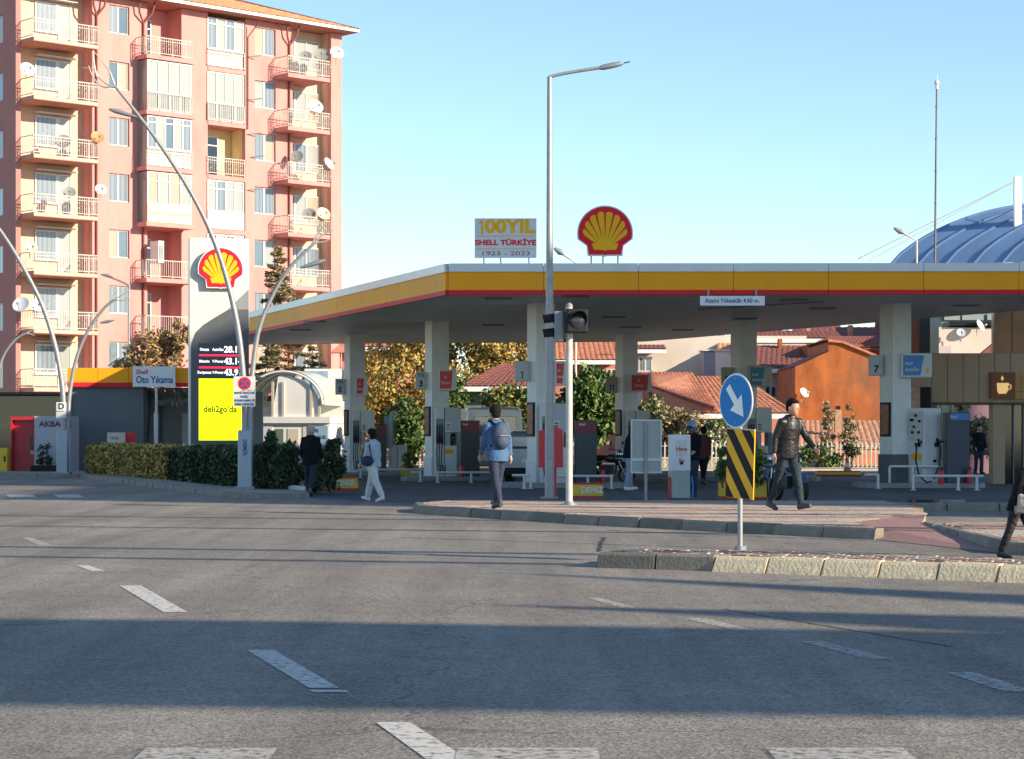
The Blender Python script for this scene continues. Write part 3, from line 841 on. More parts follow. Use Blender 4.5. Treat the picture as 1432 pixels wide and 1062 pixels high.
text('AKBANK', .27, M('bank_letters', (.10, .02, .05), .5, var=0), t, (kX(55) - ox, -.03, kz - .27), align='LEFT', bold=.03, sx=1.1)
t = thing('yellow_kiosk', 'low yellow kiosk cut by the left picture edge', 'kiosk', (kX(3), ky - .5, 0))
b = MB(); b.box(-.6, .3, 0, .9, .05, .95); part('box', b, kyel_m, t, bevel=.02)
b = MB(); b.box(-.62, .32, -.02, .92, 0, .05); part('plinth', b, black_m, t)
b = MB(); b.box(.18, .24, -.01, .0, .45, .65); part('latch', b, black_m, t)
t = thing('window_awning', 'dark shop front below the pink block at the left edge', 'shop front', (kX(10), ky + 4, 0))
b = MB(); b.box(-2.2, 1.3, 0, .2, 0, 2.9); part('glazing', b, glassd_m, t)
b = MB(); b.box(-2.2, 1.5, -1.4, .05, 2.9, 3.0); part('awning_sheet', b, black_m, t)

# ================================================================== WHITE ARCHED SHELTER
sy = 88.0; ss = sy / F
shx = P(412, 600, sy).x
sh = thing('arched_kiosk', 'white kiosk with a curved translucent roof beside the pylon', 'kiosk', (shx, sy, 0), R(-9))
def sX(x): return (x - 412) * ss
def sZ(y): return CAMZ + (HY - y) * ss
wl_m = M('white_panel', (.82, .81, .77), .5, var=.04, dirt=.06)
b = MB(); b.box(sX(362), sX(462), 0, 3, 0, sZ(592)); part('wall', b, wl_m, sh)
b = MB(); b.box(sX(350), sX(464), -.15, 3.1, sZ(592), sZ(583)); part('wall_cap', b, white_m, sh)
b = MB(); b.box(sX(364), sX(380), -.03, .01, .1, sZ(596)); part('door', b, M('door_white', (.62, .64, .66), .4, var=.04), sh, bevel=.01)
b = MB()
def arc(x0, x1, ybase, ytop, n=16):
    out = []
    for i in range(n + 1):
        f = i / n; a = PI * (1 - f)
        out.append((sX((x0 + x1) / 2) + math.cos(a) * (sX(x1) - sX(x0)) / 2, sZ(ybase) + math.sin(a) * (sZ(ytop) - sZ(ybase))))
    return out
oa = arc(336, 456, 566, 517); ia_ = arc(339, 453, 566, 520)
# roof sheet
rf = MB(); vs = []
for x, z in oa: vs += [(x, -.14, z), (x, 3.2, z)]
rf.add(vs, [(2*i, 2*i+1, 2*i+3, 2*i+2) for i in range(16)]); vs = [(x, y, z - .03) for x, y, z in vs]
rf.add(vs, [(2*i, 2*i+2, 2*i+3, 2*i+1) for i in range(16)])
part('curved_roof', rf, M('polycarbonate', (.55, .57, .50), .25, var=.1, scale=2, spec=.6), sh, smooth=60)
for yy in (-.12, .9, 2.0, 3.15):
    b = MB(); b.tube([(x, yy, z + .01) for x, z in ia_], .05, 8); part('roof_rib', b, white_m, sh, smooth=60)
g = arc(348, 448, 570, 526)
b = MB(); b.prismy([(x, z) for x, z in reversed(g) if x > sX(380)] + [(sX(380), sZ(583)), (sX(448), sZ(583))], -.02, .03); part('gable_panel', b, wl_m, sh)
for x in (381, 396, 436, 448):
    b = MB(); b.box(sX(x) - .05, sX(x) + .05, -.08, -.02, sZ(583), sZ(534 if x < 440 else 560)); part('post', b, M('post_cream', (.55, .50, .40), .5, var=.05), sh)
b = MB(); b.box(sX(338), sX(462), 2.9, 3.0, sZ(583), sZ(560)); part('rear_panel', b, wl_m, sh)
for i, (x0, x1, y0, y1, m) in enumerate(((385, 396, 600, 622, green_m), (402, 418, 600, 640, pale_m), (424, 438, 596, 640, offw_m))):
    b = MB(); b.box(sX(x0), sX(x1), -.02, 0, sZ(y1), sZ(y0)); part('poster', b, m, sh)
b = MB(); b.box(sX(432), sX(460), -.05, -.01, sZ(628), sZ(596)); part('blue_poster', b, M('pale_blue_print', (.28, .42, .55), .5, var=.1), sh)
text('Giriş', .2, navy_m, sh, (sX(440), -.055, sZ(602)), bold=.02)
text('ÇOCUK', .2, navy_m, sh, (sX(446), -.055, sZ(612)), bold=.02)
t = thing('storage_container', 'white and blue box container behind the curved roof kiosk', 'container', (P(452, 600, 92).x, 92, 0))
b = MB(); b.box(-.8, .75, 0, 2.5, 0, CAMZ + 91 * 92 / F); part('body', b, white_m, t)
b = MB(); b.box(-.8, .2, -.02, 0, .6, CAMZ + 88 * 92 / F); part('blue_side', b, M('container_blue', (.28, .38, .5), .5), t)

# ================================================================== COLUMNS, PUMPS, ISLANDS
RZ = R(19.8)
COLS = {'1': (757, 58.0), '3': (611, 66.8), '5': (496, 75.5), '7': (1252, 58.0), '9': (1040, 66.5), '11': (876, 75.5)}
isl_m = M('pump_island_concrete', (.30, .30, .29), .85, var=.15, dirt=.4)
col_desc = {'1': 'canopy column at the middle front, left board numbered 1', '3': 'canopy column with number 3 board left of the green trees', '5': 'canopy column with number 5 board, leftmost of all',
            '7': 'big pale canopy column with number 7 board near the shop', '9': 'canopy column with number 9 board behind the blue arrow sign', '11': 'canopy column with number 11 board behind the bare sign back'}
pump_desc = {'1': 'fuel pump half hidden behind the tall street lamp', '3': 'white fuel pump beside the column numbered 3', '5': 'white fuel pump beside the leftmost column', '7': 'big white gas pump with two hoses by the column numbered 7',
             '9': 'fuel pump seen behind the striped marker post', '11': 'fuel pump behind the sign board seen from its back'}
media_m = M('poster_print', (.30, .10, .05), .5, var=.6, scale=7)
boxg_m = M('board_grey', (.45, .47, .47), .5, var=.05)
pumpw = M('pump_white', (.66, .66, .63), .4, var=.05, dirt=.12)
def pump_island(num):
    px, Y = COLS[num]
    s = Y / F; X = (px - CX) * s
    g = 'pump islands under the canopy'
    # raised concrete base
    t = thing('pump_island', {'1': 'low concrete pump island behind the red gabled cabinet', '3': 'low concrete pump island behind the man with a backpack', '5': 'low concrete pump island at the leftmost column', '7': 'low concrete island carrying the gas pump and navy pillar', '9': 'low concrete pump island behind the striped marker', '11': 'low concrete pump island behind the bare sign back'}[num], 'kerb island', (X, Y, 0), 0, g)
    b = MB(); b.prismz([(-.9, -1.0), (2.1, -1.0), (2.3, -.6), (2.3, .7), (2.1, 1.0), (-.9, 1.0), (-1.1, .6), (-1.1, -.6)], 0, .14); part('slab', b, isl_m, t, bevel=.02)
    # column
    c = thing('canopy_column', col_desc[num], 'column', (X, Y, 0), RZ, 'columns carrying the canopy')
    b = MB(); b.box(-.28, .28, -.36, .36, .14, Z0 + .02); part('shaft', b, colw_m, c, bevel=.01)
    b = MB(); b.box(-.31, .31, -.39, .39, .14, .75 if num != '7' else .9); part('dark_skirt', b, dgrey_m if num == '7' else colw_m, c, bevel=.01)
    b = MB(); b.box(-.283, -.25, -.365, -.34, .9, Z0); 
    # poster frame on the left face
    b = MB(); b.box(-.33, -.282, -.26, .26, 1.38, 2.3); part('poster_frame', b, black_m, c, bevel=.01)
    b = MB(); b.box(-.335, -.329, -.21, .21, 1.44, 2.24); part('poster', b, media_m, c)
    # number board on the left, square to the road
    bx = X
    nb = link('number_board', None, c); nb.rotation_euler.z = -RZ
    zt = {'1': CAMZ + 102 * s, '3': CAMZ + 87 * s, '5': CAMZ + 77 * s, '7': CAMZ + 110 * s, '9': CAMZ + 93 * s, '11': CAMZ + 80 * s}[num]
    w = {'1': .36, '3': .30, '5': .32, '7': .36, '9': .34, '11': .36}[num]; h = .56 if num not in ('7', '1') else .56
    b = MB(); b.box(-.36 - w, -.33, -.06, .06, zt - h, zt); part('board', b, boxg_m if num != '11' and num != '9' else M('board_beige', (.36, .33, .27), .5, var=.05), nb, bevel=.03)
    if num == '1': one_glyph(.2, black_m, nb, (-.345 - w / 2, -.061, zt - h * .68))
    elif num == '11':
        one_glyph(.2, black_m, nb, (-.395 - w / 2, -.061, zt - h * .68)); one_glyph(.2, black_m, nb, (-.285 - w / 2, -.061, zt - h * .68))
    else: text(num, .26, black_m, nb, (-.345 - w / 2, -.064, zt - h * .68), bold=.03)
    if num in ('3', '5'): text('TTS', .13, black_m, nb, (-.345 - w / 2, -.064, zt - h * .22), bold=.02)
    # brand light box on the right
    lb = link('brand_box', None, c); lb.rotation_euler.z = -RZ
    red = num in ('1', '3', '5', '11')
    x0, x1 = {'1': (.35, .72), '3': (.06, .62), '5': (.06, .48), '7': (.07, .90), '9': (.10, .82), '11': (.10, .86)}[num]
    zz = {'1': zt - .02, '3': zt + .06, '5': zt + .06, '7': zt + .04, '9': zt + .04, '11': zt + .1}[num]
    b = MB(); b.box(x0, x1, -.50, -.36, zz - .66, zz); part('frame', b, offw_m if num != '9' else boxg_m, lb, bevel=.03)
    b = MB(); xa = x0 + .05; xb = x1 - (.12 if red else .22); b.prismy([(xa, zz - .6), (xb - (.1 if not red else .04), zz - .6), (xb, zz - .06), (xa, zz - .06)], -.508, -.498); part('face', b, lred_m if red else blue_m if num == '7' else teal_m, lb)
    xm = (xa + xb) / 2 - .02
    if red:
        text('V-', .12, offw_m, lb, (xm, -.51, zz - .26), bold=.02); text('Power', .12, offw_m, lb, (xm, -.51, zz - .42), bold=.02, sx=.85)
    else:
        text('Shell', .11, offw_m, lb, (xa + .05, -.51, zz - .28), bold=.02, align='LEFT'); text('AutoGas', .13, offw_m, lb, (xa + .05, -.51, zz - .44), bold=.02, align='LEFT', sx=.8)
        b = MB(); b.box(x1 - .15, x1 - .10, -.508, -.498, zz - .52, zz - .38); part('small_mark', b, amber_m, lb)
    # dispenser
    if num == '7':
        p = thing('fuel_pump', pump_desc[num], 'fuel pump', (X + .72, Y - .35, .14), R(34), 'fuel pumps under the canopy')
        b = MB(); b.box(-.32, .32, -.30, .30, 0, 2.0); part('cabinet', b, pumpw, p, bevel=.02)
        b = MB(); b.box(-.37, -.32, -.28, .22, 1.15, 1.9); part('keypad_panel', b, M('panel_grey', (.5, .5, .48), .5, var=.05), p)
        for z, yq, w2 in ((1.8, -.05, .05), (1.68, .1, .07), (1.65, -.18, .05), (1.5, .02, .04), (1.35, .08, .05), (1.35, -.16, .05)):
            b = MB(); b.box(-.378, -.369, yq - w2, yq + w2, z - .035, z + .035); part('button', b, black_m, p)
        b = MB(); b.box(-.328, -.319, -.22, .16, .62, .78); part('amber_label', b, amber_m, p)
        b = MB(); b.tube([(-.36, -.15, 1.1), (-.46, -.17, .98), (-.5, -.18, .6), (-.5, -.3, .2), (-.42, -.5, .02), (-.36, -.62, .05)], .022, 8); part('hose', b, rubber_m, p, smooth=60)
        b = MB(); b.tube([(.15, -.33, 1.2), (.18, -.42, .95), (.1, -.46, .5), (-.1, -.45, .1)], .022, 8); part('hose', b, rubber_m, p, smooth=60)
        for (x, y_, z) in ((-.38, -.15, 1.05), (.12, -.34, 1.05)):
            b = MB(); b.tube([(x, y_, z + .12), (x, y_ - .04, z), (x + .08, y_ - .08, z + .06), (x + .2, y_ - .1, z + .03)], [.025, .035, .03, .018], 8); b.box(x - .05, x + .05, y_ - .03, y_ + .08, z - .08, z + .02); part('nozzle', b, black_m, p, smooth=50)
        b = MB(); b.box(.02, .14, -.306, -.299, .55, .62); part('plate', b, black_m, p)
    else:
        p = thing('fuel_pump', pump_desc[num], 'fuel pump', (X + .12, Y - .75, .14), R(6), 'fuel pumps under the canopy')
        b = MB(); b.box(.12, .50, -.28, .28, 0, .95); part('cabinet', b, pumpw, p, bevel=.015)
        b = MB(); b.box(.5, .64, -.22, .28, 0, 1.35); part('side_cabinet', b, mgrey_m, p, bevel=.01)
        b = MB(); b.box(.14, .30, -.2, .28, .95, 1.35); part('neck', b, boxg_m, p)
        b = MB(); b.box(.13, .62, -.26, .28, 1.35, 2.12); part('display_head', b, boxg_m if num in ('1', '3') else pumpw, p, bevel=.015)
        b = MB(); b.box(.15, .32, -.27, -.255, 1.38, 1.66); part('meter', b, offw_m, p)
        for k_ in range(3):
            b = MB(); b.box(.19, .29, -.276, -.268, 1.44 + k_ * .07, 1.47 + k_ * .07); part('digit_window', b, black_m, p)
        b = MB(); b.box(.13, .40, -.29, -.278, .70, .84); part('amber_label', b, amber_m, p)
        b = MB(); b.box(-.16, .11, -.26, .26, 0, 2.1); part('nozzle_tower', b, pumpw, p, bevel=.015)
        b = MB(); b.box(-.14, .09, -.27, -.255, 1.0, 1.78); part('nozzle_recess', b, mgrey_m, p)
        for k_ in range(3):
            x = -.10 + k_ * .075
            b = MB(); b.tube([(x, -.29, 1.6), (x, -.31, 1.25), (x, -.34, 1.12), (x + .01, -.30, 1.02)], [.014, .022, .03, .024], 8); part('nozzle', b, black_m, p, smooth=50)
            b = MB(); b.tube([(x, -.33, 1.05), (x - .03, -.42, .8), (x - .02 - k_ * .01, -.45, .4), (x + .03, -.42, .12), (x + .07, -.36, .08), (x + .09, -.3, .35)], .014, 6); part('hose', b, rubber_m, p, smooth=60)
    # bin / info pillar right of the pump
    if num in ('1', '3', '5', '7'):
        bw = {'1': .28, '3': .31, '5': .3, '7': .31}[num]
        bxo = {'1': 1.17, '3': 1.02, '5': .85, '7': 1.52}[num]; hz = {'1': 1.68, '3': 1.72, '5': 1.65, '7': 1.88}[num]
        q = thing('service_pillar', {'1': 'dark green pillar with red top panel right of the lamp post', '3': 'black pillar with dark red top panel beside pump 3', '5': 'grey pillar with a dark red top behind the walking woman', '7': 'tall navy pillar with blue top panel on the gas island'}[num], 'bin', (X + bxo, Y - .6, .14), R(4), 'service pillars beside the pumps')
        mm = {'1': M('pillar_green', (.035, .05, .05), .4, var=.1), '7': M('pillar_navy', (.02, .04, .075), .35, var=.1)}.get(num, M('pillar_black', (.03, .03, .035), .4, var=.1))
        b = MB(); b.box(-bw, bw, -.22, .22, 0, hz); part('body', b, mm, q, bevel=.015)
        tm = blue_m if num == '7' else M('dull_red', (.16, .012, .025), .4, var=.1)
        b = MB(); b.box(-bw + (.0 if num != '7' else .1), bw - .02, -.23, -.219, hz - (.36 if num != '7' else .2), hz - .02); part('top_panel', b, tm, q)
        text('Shell', .09, offw_m, q, (-bw + .17, -.233, hz - .12), bold=.02)
    return X, Y
for num in COLS: pump_island(num)

def rail(pts, r=.035, label='', legs=()):
    t = thing('guard_rail', label, 'guard rail', pts[0], 0, 'white tubular guard rails round the pump islands')
    o = Vector(pts[0])
    b = MB(); b.tube([Vector(p) - o for p in pts], r, 8); part('tube', b, offw_m, t, smooth=60)
    for l in legs:
        l = Vector(l) - o
        b = MB(); b.cyl((l.x, l.y, -o.z), (l.x, l.y, l.z), r, n=8); part('leg', b, offw_m, t, smooth=60)
        b = MB(); b.cyl((l.x, l.y, -o.z), (l.x, l.y, -o.z + .02), .08, n=10); part('foot_plate', b, offw_m, t)
def Rz(x, y, Y): return P(x, y, Y)
def railpx(x0, x1, yt, Y, label, legx, skew=0):
    a = P(x0, yt, Y); e = P(x1, yt, Y + skew)
    e.z = a.z
    mid = [a + (e - a) * f for f in (0, 1)]
    rail(mid, label=label, legs=[(a + (e - a) * ((lx - x0) / (x1 - x0))) for lx in legx])
railpx(612, 700, 661, 63.5, 'white tubular rail in front of the pump at column 3', (612, 659, 699))
railpx(574, 590, 661, 64.5, 'white rail stub between the woman and the black pillar', (588,))
railpx(716, 742, 665, 56.5, 'short white rail at the rear of the silver car', (733, 742))
railpx(780, 858, 666, 56.5, 'white rail behind the yellow block with letters', (822, 855))
railpx(500, 590, 657, 70.5, 'white rail behind the walking woman', (504, 587))
railpx(466, 500, 660, 70.5, 'white rail at the foot of the leftmost column', (474,))
railpx(1209, 1229, 664, 56.5, 'short white rail next to the picket fence and number 7 column', (1228,))
railpx(1244, 1312, 652.5, 57.2, 'higher white rail beside the gas pump', (1244, 1276))
railpx(1276, 1376, 666, 55.0, 'long low white rail in front of the navy pillar', (1277, 1340, 1366))

# kerb blocks lettered DENIZ
def deniz(px0, px1, yb, label, txt=True, plant=False, h=.36):
    Y = CAMZ * F / (yb - HY); s = Y / F; w = (px1 - px0) * s / 2; X = ((px0 + px1) / 2 - CX) * s
    t = thing('kerb_block', label, 'barrier block', (X, Y, 0), 0)
    def trap(w0, w1, z0, z1, y0, y1, b):
        b.add([(-w0, -y0, z0), (w0, -y0, z0), (w0, y0, z0), (-w0, y0, z0), (-w1, -y1, z1), (w1, -y1, z1), (w1, y1, z1), (-w1, y1, z1)], [(3,2,1,0),(4,5,6,7),(0,1,5,4),(1,2,6,5),(2,3,7,6),(3,0,4,7)])
    b = MB(); trap(w, w * .985, 0, .08, .25, .245, b); part('red_base', b, kred_m, t)
    b = MB(); trap(w * .985, w * .93, .081, h - .04, .245, .2, b); part('yellow_body', b, kyel_m, t)
    b = MB(); trap(w * .93, w * .91, h - .039, h, .2, .18, b); part('red_rim', b, kred_m, t)
    if txt: text('DENIZ', .17, offw_m, t, (.1, -.235, .2), rot=(R(80), 0, 0), bold=.03)
    return t, X, Y
deniz(452, 501, 687, 'yellow and red block lettered DENIZ beside the shrubs')
deniz(800, 843, 698, 'yellow and red block lettered DENIZ behind the traffic light pole')
deniz(1005, 1025, 699, 'yellow block seen left of the striped marker panel', False, h=.42)
deniz(1047, 1071, 700, 'bright yellow block right of the striped marker panel', False, h=.44)
deniz(560, 586, 668, 'small yellow and red planter box far behind the woman', False, h=.4)
deniz(1140, 1204, 667, 'long yellow and white low kerb block before the picket fence', False, h=.2)
# ================================================================== PINK APARTMENT BLOCK
BX0, BY0 = -24.75, 107.0
BA = math.atan2(.68, .733)
def sof(x, p=0.0):
    """facade coordinate of the picture column x at a distance p in front of the facade"""
    k = (x - CX) / F
    return (k * (BY0 - .733 * p) - (BX0 + .68 * p)) / (.733 - .68 * k)
def zof(x, y, p=0.0):
    s = sof(x, p); return CAMZ + (HY - y) / F * (BY0 + .68 * s - .733 * p)
pb_ = thing('apartment_building', 'tall salmon pink apartment block with balconies filling the upper left', 'building', (BX0, BY0, 0), BA)
FL = [3.75 + 2.9 * k for k in range(7)]; TOP = 24.0; SW = sof(478); DP = 13.0
def slab(x0, x1, y0, y1, z0, z1, mat, name='wall', label=None, bevel=0):
    b = MB(); b.box(x0, x1, y0, y1, z0, z1); return part(name, b, mat, pb_, label, bevel=bevel)
sA0, sA1 = 0.28, sof(129); sB1 = sof(206); sC1 = sof(270); sD0 = sof(290.5); sD1 = sof(343); sF0 = sof(409); sF1 = sof(463)
# window openings are cut by building the wall from pieces
def wall_with_holes(x0, x1, y0, y1, z0, z1, holes, mat, label=None):
    """holes: (xa, xb, za, zb) in one column"""
    b = MB()
    if not holes: b.box(x0, x1, y0, y1, z0, z1); return part('wall', b, mat, pb_, label)
    xa, xb = holes[0][0], holes[0][1]
    b.box(x0, xa, y0, y1, z0, z1); b.box(xb, x1, y0, y1, z0, z1)
    z = z0
    for (_, _, za, zb) in sorted(holes, key=lambda h: h[2]):
        if za > z: b.box(xa, xb, y0 + .0005, y1, z, za)
        z = zb
    if z < z1: b.box(xa, xb, y0 + .0005, y1, z, z1)
    return part('wall', b, mat, pb_, label)
def win_me(w, h, mull, sill=True, gm=None, transom=None, fm=None):
    fb = MB(); t = .06
    fb.box(0, w, 0, .07, 0, t); fb.box(0, w, 0, .07, h - t, h); fb.box(0, t, 0, .07, t, h - t); fb.box(w - t, w, 0, .07, t, h - t)
    for m in mull: fb.box(m * w - .04, m * w + .04, -.01, .06, t, h - t)
    if transom: fb.box(t, w - t, -.005, .055, transom * h - .03, transom * h + .03)
    if sill: fb.box(-.06, w + .06, -.08, .0, -.05, .0)
    return fb.mesh('window', fm or pvc_m)
PANES = [cur_a, cur_b, cur_c, glass_m, cur_b]
pane_cache = {}
def pane_me(w, h, m):
    k = (round(w, 2), round(h, 2), m.name)
    if k not in pane_cache:
        b = MB(); b.box(0, w, 0, .012, 0, h); pane_cache[k] = b.mesh('pane', m)
    return pane_cache[k]
wc = {}
def window(x, y, z, w, h, mull=(.5,), panes=None, sill=True, transom=None, fm=None, parent=None, ry=0, label=None):
    k = (round(w, 2), round(h, 2), tuple(mull), sill, transom, (fm or pvc_m).name)
    if k not in wc: wc[k] = win_me(w, h, mull, sill, None, transom, fm)
    o = link('window', wc[k], parent or pb_, label); o.location = (x, y, z); o.rotation_euler.z = ry
    edges = [0] + list(mull) + [1]
    for i in range(len(edges) - 1):
        wa = (edges[i + 1] - edges[i]) * w - .06
        m = (panes[i % len(panes)] if panes else rnd.choice(PANES))
        p = link('pane', pane_me(wa, h - .1, m), o); p.location = (edges[i] * w + .03, .03, .05)
    return o
def railing(x0, x1, yf, yb, z, h=.95, style=0, mat=iron_m, left=True, right=True):
    b = MB(); t = .028
    L_ = x1 - x0
    b.box(x0, x1, yf, yf + t, z + h - .045, z + h); b.box(x0, x1, yf, yf + t, z + .08, z + .12)
    if style == 0: b.box(x0, x1, yf, yf + t * .8, z + h - .2, z + h - .17)
    if left: b.box(x0, x0 + t, yf + t, yb, z + h - .045, z + h); b.box(x0, x0 + t, yf + t, yb, z + .08, z + .12)
    if right: b.box(x1 - t, x1, yf + t, yb, z + h - .045, z + h); b.box(x1 - t, x1, yf + t, yb, z + .08, z + .12)
    n = int(L_ / .13)
    for i in range(n + 1):
        x = x0 + L_ * i / n
        w = .011 if i % 6 else .022
        b.box(x - w, x + w, yf + .004, yf + .022, z + (0 if i % 6 == 0 else .1), z + h - .04)
        if style == 0 and i % 3 == 1:
            for a in range(6):
                a0 = a * PI / 3; a1 = (a + 1) * PI / 3; r = .075
                c = (x + .065, z + .5)
                p0 = (c[0] + r * math.cos(a0), yf + .01, c[1] + 2.1 * r * math.sin(a0)); p1 = (c[0] + r * math.cos(a1), yf + .01, c[1] + 2.1 * r * math.sin(a1))
                b.tube([p0, p1], .012, 4)
    if left or right:
        m = max(2, int((yb - yf) / .14))
        for i in range(m + 1):
            y = yf + (yb - yf) * i / m
            if left: b.box(x0 + .004, x0 + .02, y - .01, y + .01, z + .1, z + h - .04)
            if right: b.box(x1 - .02, x1 - .004, y - .01, y + .01, z + .1, z + h - .04)
    return part('railing', b, mat, pb_)
PR = 1.25
# side wall with its windows; its shade is put into a darker pink
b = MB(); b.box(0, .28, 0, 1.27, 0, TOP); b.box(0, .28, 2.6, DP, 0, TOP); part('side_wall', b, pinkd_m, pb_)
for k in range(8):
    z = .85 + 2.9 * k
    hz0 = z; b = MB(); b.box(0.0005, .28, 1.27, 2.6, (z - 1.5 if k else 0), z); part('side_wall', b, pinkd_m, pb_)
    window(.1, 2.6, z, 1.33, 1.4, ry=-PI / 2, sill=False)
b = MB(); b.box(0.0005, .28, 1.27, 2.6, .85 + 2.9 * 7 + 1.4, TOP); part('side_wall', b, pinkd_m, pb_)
# main wall pieces of the front
holesB = [(sof(152.5), sof(181), FL[k] + 1.02, FL[k] + 2.47) for k in range(7)]
wall_with_holes(sA1, sB1, 0, .3, 0, TOP, holesB, pink_m)
for (xa, xb, za, zb) in holesB: window(xa, .12, za, xb - xa, zb - za)
slab(sC1, sD0, 0, .3, 0, TOP, pink_m)
holesE = [(sof(356), sof(385.5), FL[k] + 1.02, FL[k] + 2.5) for k in range(7)]
wall_with_holes(sD1, sF0, 0, .3, 0, TOP, holesE, pink_m)
for (xa, xb, za, zb) in holesE: window(xa, .12, za, xb - xa, zb - za)
slab(sF1, SW, 0, .3, 0, TOP, pink_m)
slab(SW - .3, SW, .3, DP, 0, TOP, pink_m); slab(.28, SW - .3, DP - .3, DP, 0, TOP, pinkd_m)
# ground floor
slab(.28, sA1, .2, .5, 0, FL[0] - .3, ywall_m)
b = MB(); b.box(.9, sA1 - .5, .12, .2, .4, 2.5); part('shop_window', b, glassd_m, pb_)
slab(sof(343), sof(409), -.02, 0, 0, .9, pinkd_m, 'plinth')
# column A: set-back cream wall with balconies
slab(sA0, sA1, .9, 1.15, FL[0] - .3, TOP, cream_m)
slab(sA1 - .02, sA1 + .18, .3, 1.15, FL[0] - .3, TOP, pink_m, 'reveal')
for k in range(7):
    z = FL[k]
    slab(sA0, sof(137, PR), -PR, .9, z - .20, z, M('slab_pink', (.60, .30, .22), .85, var=.15, scale=2, dirt=.3), 'balcony_slab')
    slab(sA0 + .02, sof(137, PR) - .03, -PR - .02, -PR - .001, z - .17, z - .03, M('slab_cream', (.62, .50, .36), .85, var=.2, scale=3, dirt=.4) if k > 3 else cream_m, 'slab_edge')
    railing(sA0, sof(137, PR), -PR, 0.0, z, style=0)
    xw = sof(66) - .2
    window(xw, .82, z + .75, 1.3, 1.5, mull=(.93,), panes=[cur_b, cur_b], sill=True)
    window(xw + 1.32, .82, z + .03, .75, 2.22, mull=(), panes=[rnd.choice([cur_b, cur_a])], sill=False, label='balcony door')
    b = MB(); b.box(xw - .1, xw + 2.2, .35, .82, z + 2.36, z + 2.40)
    part('door_canopy', b, offw_m, pb_)
    if k in (1, 6, 4):
        b = MB(); b.tube([(sA0 + .4, -PR, z + .95), (sA0 + 1.1, -PR - .3, z + 1.5)], .02, 5); part('washing_bracket', b, iron_m, pb_)
# column C: projecting bay
PC = 1.0
cx0 = sof(205, PC); cx1 = sof(269, PC)
slab(cx0, cx1 + .12, 1.3, 1.5, 0, TOP, pink_m); slab(min(cx1, sC1 - .1), max(cx1 + .14, sC1 + .02), -.001, 1.3, 0, TOP, pink_m, 'reveal')
slab(sB1 - .12, sB1, .3, 1.3, 0, TOP, pink_m, 'reveal')
def doorset(x, z, y=1.22):
    window(x, y, z + .9, .62, 1.35, mull=(), panes=[cur_b], sill=False)
    window(x + .64, y, z + .03, .85, 2.22, mull=(), panes=[glassd_m], sill=False, transom=.78, label='balcony door')
def glazed(x0, x1, y, z, h, n, panes, low, fm=pvc_m, side=True):
    lowh = .95
    if low == 'rail':
        window(x0, y, z + lowh, x1 - x0, h - lowh, mull=[(i + 1) / n for i in range(n - 1)], panes=panes, sill=False, transom=.8, fm=fm)
        railing(x0, x1, y - .06, y, z, lowh, 0, left=False, right=False)
        b = MB(); b.box(x0, x1, y + .1, y + .14, z + .03, z + lowh); part('infill_panel', b, offw_m, pb_)
    elif low == 'glass':
        window(x0, y, z + lowh, x1 - x0, h - lowh, mull=[(i + 1) / n for i in range(n - 1)], panes=panes, sill=False, fm=fm)
        window(x0, y, z + .02, x1 - x0, lowh - .04, mull=[(i + 1) / n for i in range(n - 1)], panes=panes, sill=False, fm=fm)
        railing(x0, x1, y - .06, y, z, lowh, 1, left=False, right=False)
    else:
        window(x0, y, z + lowh, x1 - x0, h - lowh, mull=[(i + 1) / n for i in range(n - 1)], panes=panes, sill=False, transom=.72, fm=fm)
        b = MB(); b.box(x0, x1, y - .02, y + .05, z + .02, z + lowh - .02); part('solid_panel', b, fm if low == 'white' else M('yellow_panel', (.70, .62, .40), .6, var=.1, dirt=.25), pb_)
        if low == 'orn':
            bb = MB()
            for i in range(int((x1 - x0) / .2)):
                bb.box(x0 + .1 + i * .2, x0 + .16 + i * .2, y - .03, y - .019, z + .42, z + .52); bb.box(x0 + .1 + i * .2, x0 + .14 + i * .2, y - .03, y - .019, z + .1, z + .16)
            part('cut_pattern', bb, brown_m, pb_)
    if side:
        b = MB(); b.box(x0 + .01, x0 + .07, y + .08, y + 1.0, z + .02, z + h); part('side_glazing', b, cur_a, pb_)
kinds = {6: 'open', 5: 'glass', 4: 'rail', 3: 'orn', 2: 'open', 1: 'open', 0: 'open'}
for k in range(7):
    z = FL[k]
    slab(cx0, cx1 + .14, -PC, 1.3, z - .22, z, pink_m, 'balcony_slab')
    kd = kinds[k]
    if kd == 'open':
        railing(cx0, cx1, -PC, 0, z, style=0 if k == 6 else 1, right=False); doorset(cx0 + .25, z)
    else:
        glazed(cx0 + .1, cx1, -PC + .08, z, 2.62, 5 if kd == 'rail' else 4, {'glass': [cur_a], 'rail': [cur_b, cur_a, glass_m, cur_a, cur_b], 'orn': [cur_c, cur_a, cur_c, cur_a]}[kd], kd)
